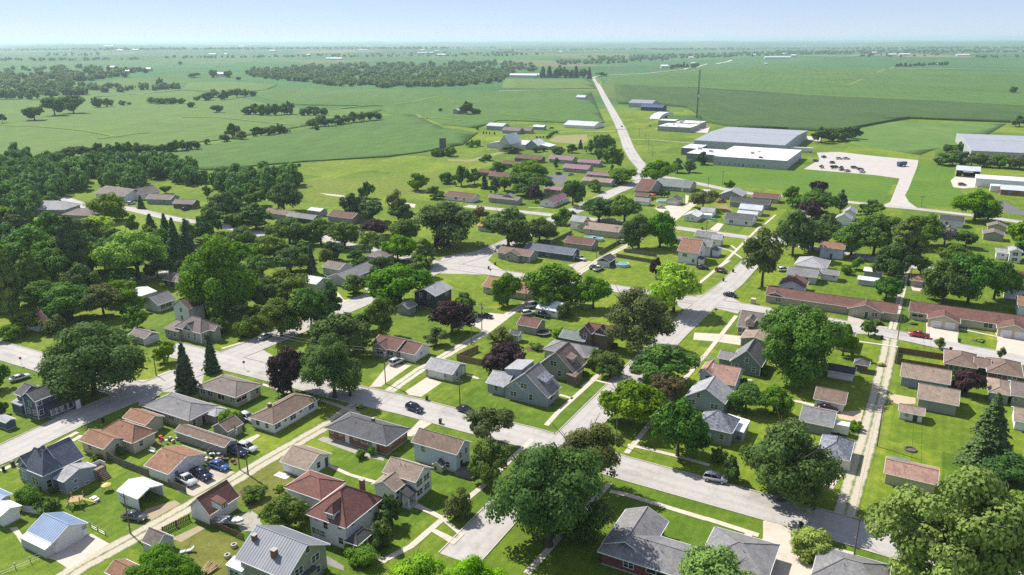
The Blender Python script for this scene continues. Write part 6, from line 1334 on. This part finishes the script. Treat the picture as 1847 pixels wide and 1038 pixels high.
# boat on its trailer
def boat(c,x0,y0,x1,y1):
    a=G(px(c,x0,y0)); b=G(px(c,x1,y1)); m=(a+b)/2; r=empty('boat',(m.x,m.y,0),math.atan2(b.y-a.y,b.x-a.x),'white open motor boat parked behind the dormer garage','boat')
    st=[(-2.7,.95,.55,1.25),(-1,1.1,.45,1.3),(.8,1.05,.5,1.38),(2.0,.65,.7,1.45),(2.75,.08,1.1,1.5)]; mb=MB(); v=[]
    for x,w_,zb,zt in st: v+=[(x,-w_,zt),(x,-w_*.75,(zb+zt)/2),(x,0,zb),(x,w_*.75,(zb+zt)/2),(x,w_,zt)]
    f=[]
    for i in range(len(st)-1):
        for j in range(4): f.append((i*5+j,i*5+j+1,i*5+j+6,i*5+j+5))
    f+=[(0,1,2,3,4)]; mb.poly(v,f); obj('hull',mb.mesh('hull',paint((.72,.72,.71))),r)
    d=MB(); d.poly([(-2.6,-.85,1.05),(1.2,-.9,1.1),(1.2,.9,1.1),(-2.6,.85,1.05)],[(0,1,2,3)]); d.poly([(1.2,-.98,1.4),(2.0,-.6,1.46),(2.7,0,1.5),(2.0,.6,1.46),(1.2,.98,1.4)],[(0,1,2,3,4)]); obj('deck',d.mesh('deck',plain('deck_white',(.62,.62,.6),.5)),r)
    obj('windscreen',MB().poly([(.6,-.9,1.38),(.6,.9,1.38),(.2,.8,1.85),(.2,-.8,1.85)],[(0,1,2,3)]).mesh('windscreen',CGLASS),r)
    for y in (-.5,.5): obj('seat',MB().box(-.6,y-.25,1.1,-.1,y+.25,1.5).mesh('seat',plain('seat_vinyl',(.25,.25,.27),.6)),r)
    obj('engine_cover',MB().box(-2.55,-.4,1.08,-1.7,.4,1.45).mesh('engine_cover',plain('seat_vinyl',(.25,.25,.27),.6)),r)
    t=obj('trailer',MB().box(-2.2,-.7,.4,2.2,-.6,.5).box(-2.2,.6,.4,2.2,.7,.5).box(2.2,-.06,.4,3.6,.06,.5).mesh('trailer',METALV),r)
    for y in (-.95,.95): obj('wheel',MB().tube((-.6,y-.1,.32),(-.6,y+.1,.32),.32,.32,12).mesh('wheel',TYRE),r)
boat('f',1020,510,1250,520)
# ---------------- poles and wires ----------------
POLEW=plain('pole_wood',(.17,.13,.10),.9,0,.25); WIRE=plain('wire',(.10,.10,.10),.6)
def pole(c,x,y,xt,yt,label,arm=True,trans=False,r=.15):
    b=G(px(c,x,y)); h=max(5.5,height_at(b,px(c,xt,yt)[1])); root=empty('utility_pole',(b.x,b.y,0),GAZ+random.uniform(-.1,.1),label,'utility pole','utility poles')
    obj('shaft',MB().tube((0,0,-.3),(0,0,h),r,r*.65,8).mesh('shaft',POLEW),root)
    if arm:
        obj('crossarm',MB().box(-1.1,-.06,h-.75,1.1,.06,h-.6).mesh('crossarm',POLEW),root)
        for x_ in (-1,-.4,.4,1): obj('insulator',MB().tube((x_,0,h-.6),(x_,0,h-.42),.05,.04,6).mesh('insulator',METALV),root)
    if trans: obj('transformer',MB().disc((.32,0),.24,h-2.1,h-1.1,10).mesh('transformer',plain('transformer_grey',(.3,.31,.32),.5)),root)
    return Vector((b.x,b.y,h-.5))
PP={}
for i,a in enumerate([('f',90,600,15,180,'utility pole beside the white metal carport'),('A',1128,540,1108,330,'utility pole with transformer beside the blue car',True,True),('A',1168,565,1160,455,'short pole close to the transformer pole by the alley',False),('o',320,765,305,395,'tall pole between the two driveways with a lamp',True,True),('o',1093,975,1080,712,'pole on the lawn before the blue-grey craftsman house'),('o',1125,295,1128,112,'pole beside the purple tree near the grassy alley'),('o',1213,355,1215,155,'thin pole beside the timber fence corner',False),('p',1112,445,1095,210,'leaning pole beside the rounded evergreen'),('G',400,790,388,632,'pole at the tip of the corner verge'),('H',272,610,268,418,'pole at the concrete pad with the black car',True,True),('H',585,415,590,285,'pole beside the orange-brown-roofed tan house'),('d',185,160,165,-60,'thin pole on the lawn beside the very large shade tree',False),('m',763,685,800,340,'pole on the lawn east of the gravel alley'),('Z',1537,1025,1552,930,'pole at the lower street beside the grey roof'),('J',475,690,522,460,'pole where the alley crosses the terrace street'),('J',560,300,580,170,'pole beside the old rust-hipped garage'),('N',1035,650,1035,556,'pole on the street by the small white gable house'),('N',1048,270,1057,185,'pole at the edge of the mown field, left one'),('N',1168,250,1180,130,'pole standing in the mown field'),('N',285,770,285,592,'pole in front of the beige L-shaped house'),('N',118,860,118,690,'pole beside the pale red-brown-roofed garage'),('T',245,360,247,285,'farthest pole of the roadside row by the highway'),('T',293,415,295,330,'second farthest pole of the roadside row'),('T',318,475,320,375,'third farthest pole of the roadside row'),('T',353,530,355,430,'nearest pole of the roadside row by the highway'),('O',1080,385,1088,302,'pole on the verge beside the factory drive'),('C',812,420,815,268,'pole at the corner beside the cross street',False)]): PP[i]=pole(*a)
def wire(a,b,sag=.6,off=(0,)):
    mb=MB(); d=(b-a); s=Vector((-d.y,d.x,0)).normalized()
    for o_ in off:
        pr=None
        for i in range(9):
            t=i/8; p=a.lerp(b,t)+s*o_-Vector((0,0,4*sag*t*(1-t)))
            if pr is not None: mb.tube(pr,p,.028,.028,3,False)
            pr=p
    return mb
def wires(i,j,off=(-.9,.9),sag=.7,label=''):
    tag(obj('power_line',wire(PP[i],PP[j],sag,off).mesh('power_line',WIRE,False)),label,'power line','overhead wires')
for i,j,l in ((0,1,'wires running along the alley past the white carport'),(1,5,'wires from the transformer pole across the main street'),(5,9,'wires over the timber fence to the concrete pad'),(9,10,'wires beside the grassy alley near the white van'),(3,4,'wires along the main street past the white grey-roofed garage'),(8,3,'wires above the maples to the driveway pole'),(7,8,'wires from the leaning pole across the street'),(13,12,'wires over the lower street beside the gravel alley'),(12,14,'wires along the gravel alley lawn'),(14,15,'wires above the grassy alley'),(17,18,'wires above the mown field'),(24,23,'wires between the nearest roadside poles'),(23,22,'wires between the middle roadside poles'),(22,21,'wires between the farthest roadside poles'),(20,19,'wires over the fenced yard by the pool')): wires(i,j,label=l)
def mast():
    b=G((1256.4,217)); h=height_at(b,126); root=empty('radio_mast',(b.x,b.y,0),.3,'tall thin lattice radio mast beside the masonry workshop','radio mast')
    steel=plain('mast_steel',(.05,.05,.055),.6,.2); w_=.75
    L=[(w_,0),(-w_/2,w_*.87),(-w_/2,-w_*.87)]
    for x,y in L: obj('leg',MB().tube((x,y,0),(x,y,h),.2,.16,5).mesh('leg',steel),root)
    mb=MB(); z=0; k=0
    while z<h-2:
        for i in range(3):
            a=L[i]; c=L[(i+1)%3]; mb.tube((*a,z),(*c,z+2),.06,.06,3,False); mb.tube((*a,z+2),(*c,z+2),.05,.05,3,False)
        z+=2
    obj('lattice',mb.mesh('lattice',steel,False),root)
    for z,s in ((h*.48,1),(h*.4,-1)): obj('dish_antenna',MB().tube((0,-1.1*s,z),(0,-1.5*s,z),.9,.8,12).mesh('dish_antenna',WHITE),root)
    for i in range(3):
        t=i*2.1; 
        for f in (.55,.95): obj('guy_wire',MB().tube((0,0,h*f),(math.cos(t)*h*.5,math.sin(t)*h*.5,0),.03,.03,3).mesh('guy_wire',WIRE),root)
mast()
def silo():
    b=G((798,269)); h=height_at(b,249); root=empty('silo',(b.x,b.y,0),0,'old dark concrete silo standing alone above the bushes','silo'); m=plain('silo_concrete',(.10,.095,.085),.9,0,.3)
    obj('shell',MB().disc((0,0),2.5,0,h,20).mesh('shell',m),root)
    for i in range(8): obj('hoop',MB().disc((0,0),2.56,h*(i+.5)/8,h*(i+.5)/8+.15,20).mesh('hoop',METALV),root)
    obj('chute',MB().box(2.4,-.4,0,3.0,.4,h*.98).mesh('chute',m),root)
silo()
# ---------------- fences ----------------
def fence(c,pts,h,mat,label,style='panel',step=2.4):
    P=[G(px(c,pts[i],pts[i+1])) for i in range(0,len(pts),2)]; root=empty('fence',(P[0].x,P[0].y,0),0,label,'fence'); o0=P[0]
    pm=MB().box(-.06,-.06,-.2,.06,.06,h+.08).mesh('post',mat); sm=None
    for a,b in zip(P,P[1:]):
        d=b-a; ln=d.length; n=max(1,round(ln/step)); az=math.atan2(d.y,d.x); s=ln/n
        for i in range(n+1): obj('post',pm,root,tuple(a-o0+d*(i/n)),az)
        if style=='panel': me=MB().box(.07,-.02,.05,s-.07,.02,h).box(.07,.021,h*.75,s-.07,.06,h*.75+.09).box(.07,.021,.3,s-.07,.06,.39).mesh('fence_panel',mat)
        elif style=='rail': me=MB().box(.07,-.03,h*.9,s-.07,.03,h).box(.07,-.03,h*.45,s-.07,.03,h*.55).mesh('rail',mat)
        elif style=='wire': me=MB().tube((.07,0,h-.04),(s-.07,0,h-.04),.03,.03,5).tube((.07,0,h*.5),(s-.07,0,h*.5),.012,.012,3).tube((.07,0,.1),(s-.07,0,.1),.012,.012,3).mesh('rail',mat)
        else:
            me=MB().box(.0,.03,h*.78,s,.08,h*.86).box(.0,.03,h*.2,s,.08,h*.28).mesh('rail',mat); k=max(2,int(s/.3)); sm=MB().box(-.09,-.02,.08,.09,.02,h).mesh('slat',mat)
        for i in range(n):
            o=obj({'panel':'fence_panel'}.get(style,'rail'),me,root,tuple(a-o0+d*(i/n)),az)
            if sm and style=='slat':
                for j in range(k): obj('slat',sm,root,tuple(a-o0+d*((i+(j+.5)/k)/n)),az)
    return root
FW=plain('fence_cedar',(.30,.19,.10),.85,0,.25); FG=plain('fence_grey_wood',(.16,.15,.135),.9,0,.25); FB=plain('fence_brown_wood',(.17,.105,.065),.9,0,.25); FWH=plain('fence_white',(.62,.63,.63),.6)
fence('H',(395,888,95,828,245,760),1.8,FW,'orange cedar privacy fence round the yard with the purple tree')
fence('n',(700,485,80,382,105,272,590,345),1.8,FB,'brown privacy fence round the yard beside the double-hipped house')
fence('c',(340,605,500,690,800,805),1.6,FG,'grey board fence behind the rust-roofed tan house')
fence('f',(430,600,715,462),1.35,FB,'brown slatted fence along the alley beside the dormer garage','slat')
fence('f',(935,515,1283,668),1.3,FB,'brown slatted fence below the white boat','slat'); fence('c',(1010,905,1190,985),1.5,FG,'short board fence beside the carport apron')
fence('e',(240,372,440,402),1.5,FWH,'white panel fence behind the blue-roofed garage'); fence('e',(0,1037,480,842),1.1,METALV,'wire fence below the blue-roofed garage','wire')
fence('d',(915,738,1090,640),1.6,FG,'weathered board fence beside the green hedge'); fence('l',(268,225,535,240),1.0,FWH,'low pale rail fence beside the pinkish-roofed house','rail')
fence('N',(285,852,600,905),1.6,FG,'grey fence of the yard beside the round pool'); fence('N',(140,830,335,722),1.6,FG,'grey fence along the grassy alley by the oval pool'); fence('N',(350,810,620,850),1.5,FG,'grey garden fence under the dense tree clump')
fence('e',(950,530,1110,615),1.0,METALV,'short wire fence at the blue-roofed garage corner','wire'); fence('M',(1350,745,1530,655),1.6,FG,'grey fence sloping along the lawn above the navy house')
# ---------------- bins, signs and garden things ----------------
BINM=plain('bin_plastic',(.02,.022,.025),.5)
def bin_(c,x,y,label):
    b=G(px(c,x,y)); r=empty('wheelie_bin',(b.x,b.y,.05),random.uniform(0,6.28),label,'bin','bins at the kerb'); mb=MB().poly([(-.25,-.28,.08),(.25,-.28,.08),(.25,.28,.08),(-.25,.28,.08),(-.32,-.36,1.0),(.32,-.36,1.0),(.32,.36,1.0),(-.32,.36,1.0)],[(0,3,2,1),(4,5,6,7),(0,1,5,4),(1,2,6,5),(2,3,7,6),(3,0,4,7)])
    obj('body',mb.mesh('body',BINM),r); obj('lid',MB().box(-.34,-.4,1.0,.34,.38,1.08).mesh('lid',BINM),r)
    for s in (-.25,.25): obj('wheel',MB().tube((s-.04,.3,.1),(s+.04,.3,.1),.1,.1,8).mesh('wheel',TYRE),r)
for a in (('a',1075,595,'dark bin at the kerb in the shade of the very large tree'),('b',40,400,'dark bin on the left verge by the slate-blue hipped house'),('b',135,350,'dark bin beside the bay window of the slate-blue house'),('o',38,728,'dark bin at the foot of the wide driveway'),('o',750,935,'dark bin at the foot of the garage apron'),('i',775,82,'dark bin at the kerb above the pale-blue-walled house'),('D',637,815,'dark bin beside the yellow shrub'),('J',360,688,'dark bin on the verge where the alley meets the street'),('J',918,712,'dark bin at the terrace lawn corner'),('n',660,252,'dark bin behind the double-hipped house'),('I',487,205,'dark bin at the far cross-street verge'),('I',418,270,'dark bin nearer the junction on the cross street'),('N',1000,622,'dark bin on the lawn by the far street'),('H',320,180,'dark bin at the bungalow kerb'),('H',365,152,'dark bin by the bungalow lawn edge'),('B',605,195,'dark bin under the large maple at the street')): bin_(*a)
def sign(c,x,y,xt,yt,label,col=(.5,.03,.03)):
    b=G(px(c,x,y)); h=2.6; r=empty('street_sign',(b.x,b.y,0),random.uniform(-.5,.5),label,'sign'); obj('post',MB().tube((0,0,0),(0,0,h),.035,.035,6).mesh('post',METALV),r); obj('plate',MB().tube((0,-.05,h-.35),(0,-.08,h-.35),.38,.38,8).mesh('plate',plain('sign_face',col,.5)),r)
sign('p',1045,825,1035,715,'small sign on the round corner lawn'); sign('I',362,520,362,490,'small sign at the corner of the central junction',(.03,.03,.03)); sign('F',155,865,150,830,'small sign on the verge of the left street'); sign('H',333,225,335,215,'small sign on the big open lawn corner')
def put(name,c,x,y,label,cat,parts,rz=None,z=0):
    b=G(px(c,x,y)); r=empty(name,(b.x,b.y,z),GAZ if rz is None else rz,label,cat)
    for nm,mb,m in parts: obj(nm,mb.mesh(nm,m),r)
    return r
BLK=plain('black_mat',(.015,.015,.016),.7); STEEL=plain('steel_tube',(.35,.36,.37),.4,.5); TURQ=plain('pool_water',(.16,.38,.40),.12); PW=plain('pool_wall',(.55,.58,.60),.5); WOODP=plain('split_wood',(.38,.26,.14),.9,0,.35); YEL=plain('yellow_plastic',(.50,.43,.10),.6); REDP=plain('red_fabric',(.55,.03,.04),.6); STONE=plain('pale_stone',(.42,.38,.32),.9,0,.3)
def ring(r0,r1,z0,z1,n=18):
    mb=MB(); v=[]
    for i in range(n):
        t=2*math.pi*i/n
        for r,z in ((r0,z0),(r1,z0),(r1,z1),(r0,z1)): v.append((r*math.cos(t),r*math.sin(t),z))
    f=[]
    for i in range(n):
        j=(i+1)%n
        for k in range(4): f.append((i*4+k,j*4+k,j*4+(k+1)%4,i*4+(k+1)%4))
    return mb.poly(v,f)
def legs(r,h,n=6,w=.05):
    return [('leg',MB().tube((r*math.cos(i*6.283/n),r*math.sin(i*6.283/n),0),(r*math.cos(i*6.283/n),r*math.sin(i*6.283/n),h),w,w,6),STEEL) for i in range(n)]
put('trampoline','H',705,645,'round black trampoline beside the tan garage','trampoline',[('jumping_mat',MB().disc((0,0),1.95,.78,.82,20),BLK),('frame_ring',ring(1.97,2.25,.74,.86),STEEL)]+legs(2.1,.74))
for c,x,y,r_,l in (('N',665,392,2.9,'turquoise round pool beside the conifer hedge'),('H',1265,158,2.6,'pale turquoise round pool beside the dark gable garage'),('N',70,705,2.8,'turquoise pool below the beige L-shaped house'),('N',130,712,2.4,'smaller end of the turquoise pool by the alley fence')): put('pool',c,x,y,l,'pool',[('pool_wall',ring(r_-.1,r_+.1,0,1.2,22),PW),('water',MB().disc((0,0),r_-.1,.9,1.02,22),TURQ)])
put('canopy_tent','N',575,362,'red canopy tent beside the white garage','tent',[('canopy',MB().poly([(-2,-2,2.2),(2,-2,2.2),(2,2,2.2),(-2,2,2.2),(0,0,3)],[(0,1,4),(1,2,4),(2,3,4),(3,0,4)]),REDP)]+[('pole',MB().tube((a,b,0),(a,b,2.2),.04,.04,5),STEEL) for a in (-1.9,1.9) for b in (-1.9,1.9)])
put('play_dome','b',1115,605,'yellow round play canopy on the lawn','play canopy',[('canopy',MB().disc((0,0),.95,1.15,1.25,16,.9).disc((0,0),.9,1.25,1.5,16,.35),YEL)]+legs(.9,1.15,4,.04))
put('playset','b',800,760,'timber playset with slide and striped ladder','playset',[('platform',MB().box(-1.1,-1.1,1.3,1.1,1.1,1.42),WOODP),('slide',MB().poly([(1.1,-.3,1.4),(1.1,.3,1.4),(3.6,.3,.15),(3.6,-.3,.15),(1.1,-.3,1.3),(1.1,.3,1.3),(3.6,.3,.05),(3.6,-.3,.05)],[(0,1,2,3),(4,7,6,5),(0,4,5,1),(1,5,6,2),(2,6,7,3),(3,7,4,0)]),YEL)]+[('post',MB().box(a-.07,b-.07,0,a+.07,b+.07,2.3),WOODP) for a in (-1,1) for b in (-1,1)]+[('rung',MB().box(-1.9+i*.2,-.6,.25+i*.25,-1.75+i*.2,.6,.33+i*.25),WOODP) for i in range(4)],rz=.2)
put('plastic_cart','b',985,715,'white plastic play car on the lawn','toy car',[('body',MB().box(-.9,-.5,.25,.9,.5,.6).box(-.4,-.45,.6,.4,.45,.85),WHITE)]+[('wheel',MB().tube((a,b-.06,.22),(a,b+.06,.22),.22,.22,8),TYRE) for a in (-.6,.6) for b in (-.5,.5)])
put('garden_swing','c',830,555,'white two-seat garden bench on shaded lawn','bench',[('seat',MB().box(-.9,-.3,.4,.9,.3,.47),WHITE),('backrest',MB().box(-.9,.28,.5,.9,.34,1.0),WHITE)]+[('leg',MB().box(a-.04,b-.04,0,a+.04,b+.04,.4),WHITE) for a in (-.8,.8) for b in (-.25,.25)])
put('board','B',285,570,'white sheet lying on the lawn by the tan-roofed garage','board',[('panel',MB().box(-1.6,-.8,.03,1.6,.8,.08),WHITE)],rz=-.5)
for i,(x,y,l) in enumerate(((1180,740,'pale stone planter nearest the boat fence'),(1110,850,'pale stone planter in the worn yard corner'))): put('planter','f',x,y,l,'planter',[('bowl',ring(.3,.55,0,.6,12),STONE),('soil',MB().disc((0,0),.32,.35,.45,12),plain('soil',(.06,.045,.03),.95))])
put('lawn_lounger','f',680,800,'blue and white sun lounger on the worn lawn','lounger',[('cushion',MB().box(-1,-.35,.35,.7,.35,.47).poly([(.7,-.35,.47),(.7,.35,.47),(1.3,.35,.95),(1.3,-.35,.95)],[(0,1,2,3)]),plain('lounger_fabric',(.45,.5,.56),.8,0,.3))]+[('leg',MB().box(a-.03,b-.03,0,a+.03,b+.03,.35),STEEL) for a in (-.9,.6) for b in (-.3,.3)],rz=.4)
lg=[]
for i in range(14):
    a=random.uniform(-.5,.5); lg.append(('log',MB().tube((-1.2+random.uniform(-.4,.4),-1+i*.15,.15+random.uniform(0,.3)),(1.1+random.uniform(-.4,.4),-1+i*.15+a,.2+random.uniform(0,.3)),.13,.11,7),WOODP))
put('log_pile','f',920,975,'heap of split logs in the worn yard','log pile',lg,rz=1.2)
jk=[]
rj=random.Random(5)
for i in range(46):
    x,y,s=rj.gauss(0,2.2),rj.gauss(0,1.6),rj.uniform(.25,.7); cm=[BLK,STEEL,WHITE,FB,plain('rusty',(.2,.09,.05),.8)][rj.randrange(5)]
    jk.append(('scrap',MB().box(x-s/2,y-s*rj.uniform(.3,.7),0,x+s/2,y+s*.4,rj.uniform(.2,.9)),cm))
put('scrap_heap','A',1030,480,'scrap heap of dark and pale junk by the low workshop','scrap heap',jk)
jk2=[('item',MB().box(x-s/2,y-s/2,0,x+s/2,y+s/2,h_),[WHITE,REDP,STEEL,FB][i%4]) for i,(x,y,s,h_) in enumerate([(rj.gauss(0,1.5),rj.gauss(0,1.2),rj.uniform(.3,.7),rj.uniform(.3,.9)) for _ in range(12)])]
put('garden_clutter','c',1030,445,'pile of garden clutter with a red toy behind the fence','clutter',jk2)
put('deck','i',1060,605,'grey timber deck in front of the pale-blue-walled house','deck',[('deck_floor',MB().box(-2.2,-1.8,.45,2.2,1.8,.6),FG),('skirt',MB().box(-2.2,-1.8,0,2.2,-1.7,.44).box(2.1,-1.69,0,2.2,1.8,.44),FG)]+[('plank',MB().box(-2.2,-1.8+i*.3,.605,2.2,-1.53+i*.3,.63),FG) for i in range(12)])
put('outdoor_steps','b',1055,465,'wooden deck stairs at the rear of the slate-blue house','steps',[('step',MB().box(-.8,-2.0+i*.3,0,.8,-1.7+i*.3,.3+i*.28),DECKW) for i in range(6)]+[('landing',MB().box(-1.2,-.2,0,1.2,1.6,2.0),DECKW),('rail',MB().box(-1.2,1.55,2.0,1.2,1.62,2.9).box(1.13,-.2,2.0,1.2,1.55,2.9),WHITE)],rz=GAZ+math.pi*.5)
put('utility_box','I',632,432,'tan concrete box on the corner lawn','utility box',[('cabinet',MB().box(-.7,-.7,0,.7,.7,1.7),plain('tan_box',(.42,.34,.26),.8)),('lid',MB().box(-.8,-.8,1.7,.8,.8,1.85),plain('lid_box',(.5,.44,.38),.8))])
put('playground_frame','N',1095,552,'teal climbing frame on the far lawn','climbing frame',[('bar',MB().tube((a,b,0),(a*.6,b*.6,2.2),.06,.05,5),plain('teal_paint',(.05,.35,.33),.5)) for a in (-1.6,1.6) for b in (-1,1)]+[('deck_floor',MB().box(-1,-.7,1.1,1,.7,1.2),plain('teal_paint',(.05,.35,.33),.5)),('slide',MB().box(-2.6,-.3,.2,-1.2,.3,.3),WHITE)])
put('orange_tarp','m',205,530,'orange tarpaulin over a frame between the garages','tarp',[('tarp',MB().poly([(-2,-1.2,1.6),(2,-1.2,1.6),(2,1.2,1.9),(-2,1.2,1.9),(-2,-1.2,.0),(2,-1.2,.0)],[(0,1,2,3),(0,4,5,1)]),plain('orange_tarp',(.6,.17,.03),.7))])
put('camper','m',440,575,'small white camper trailer beside the mottled slate garage','camper',[('body',MB().box(-1.9,-1.1,.5,1.9,1.1,2.6),plain('camper_white',(.66,.67,.67),.5)),('drawbar',MB().box(1.9,-.05,.5,3.1,.05,.6),STEEL)]+[('wheel',MB().tube((0,b-.1,.35),(0,b+.1,.35),.35,.35,10),TYRE) for b in (-1.0,1.0)])
put('fire_ring','E',370,448,'ring of dark stones on the open lawn','fire pit',[('ring',ring(.9,1.25,0,.3,14),plain('dark_stone',(.1,.085,.07),.95)),('ash',MB().disc((0,0),.9,.02,.08,14),plain('ash',(.12,.10,.09),.95))])
# ---------------- far farmsteads ----------------
FWM=wallmat(WC['lgrey']); FRM=roofm('whitem'); FRG=roofm('lgreym')
def far(x,y,wpx,hpx,label,k=.4,rm=None,wm=None):
    b=GT((x,y)); q=-(_ci@b).z; W=wpx*q/FPX; h=max(2.5,min(6,hpx*q/FPX*.6)); D=max(8,min(W*.8,18)); az=math.radians(random.uniform(-20,6)); r=empty('farm_building',(b.x,b.y,b.z-.3),az,label,'farm building','far farm buildings')
    walls(r,-W/2,-D/2,W/2,D/2,0,h+.6,'gx',D/2*k,.2,.2,wm or FWM); roof(r,-W/2,-D/2,W/2,D/2,h+.6,'gx',D/2*k,.2,rm or FRM,False)
fl=[(196,84,18,4,'P'),(217,92.5,12,4,'P'),(245,91.5,11,3,'P'),(384,100,13,4,'P'),(408,100,6,4,'P'),(436,84.5,14,4,'P'),(492,93,12,3,'P'),(557,101,7,3,'P'),(601,108,26,4,'P'),(205,125,10,5,'P'),(232,132,9,5,'P'),(268,129,12,6,'P'),(400,138,18,6,'P')]
for i,a in enumerate(fl):
    nm=['pale barn near the left skyline','white shed in the left haze','white shed right of the hazy pair','long dark-sided barn in the pale field','small white barn beside the long barn','white barn faint near the skyline','white barn left of the skyline farm','small white barn beside skyline trees','row of white sheds above the broad wood','white house among the left slope trees','long white house below the left slope trees','pale shed beside the left slope wood','farmhouse with pale roof in the field trees'][i]; far(a[0],a[1],a[2],a[3]*1.2,nm)
for i,(x,y,w_,h_) in enumerate([(655,92,16,4),(767,97,28,4),(798,101,20,4),(762,92,7,4),(788,94,6,4),(945,140,52,6),(967,139,14,5),(877,148,10,6),(608,108.5,20,4),(662,84,12,3)]):
    far(x,y,w_,h_*1.1,['white barn over the left wood','long white barn in the hazy middle','white barn right of the long hazy barn','tiny white barn left of the hazy group','tiny white barn right of the hazy group','long white barn beside the windbreak conifers','shed at the end of the long white barn','farmhouse at the edge of the broad wood','low white sheds at the wood skyline','faint white barn high on the skyline'][i])
for i,(x,y,w_,h_) in enumerate([(1198,123,13,6),(1246,106,8,5),(1250,117,7,7),(1359,101,8,4),(1011,96,6,5),(1402,106,46,4),(1415,99,9,5),(1431,102.5,9,4),(1609,101,14,6),(1631,100.5,18,6),(1578,97,10,4),(1736,101.5,22,4),(1381,117,5,3),(1690,118,3,3)]):
    far(x,y,w_,h_*1.1,['pale shed left of the far windbreak','white house at the far farm','white silo house in the far windbreak','white shed on the right wooded ridge','white house faint in the centre haze','long white building on the right field','white barn behind the long white building','small barn right of the long white building','white barn of the right-hand farm','second white barn of the right-hand farm','small shed left of the right-hand farm','long white barn far right','pale hut on the far bend','pale hut in the right windbreak'][i])
V('Q',1690,748,1725,745,'pickup','black','dark vehicles parked beside the small farmstead shed')
tree_labels()
# ---------------- air ----------------
hm,hn,hbs=newmat('haze_air'); hn.nodes.remove(hbs)
pv=hn.nodes.new('ShaderNodeVolumePrincipled'); pv.inputs['Color'].default_value=(.70,.86,1,1); pv.inputs['Density'].default_value=0.8e-4; pv.inputs['Anisotropy'].default_value=0.3
hn.links.new(pv.outputs[0],hn.nodes['Material Output'].inputs['Volume'])
hz=obj('haze',MB().box(-40000,-3000,-70,40000,45000,112).mesh('haze',hm)); tag(hz,'pale summer haze over the countryside','haze',None,'stuff')
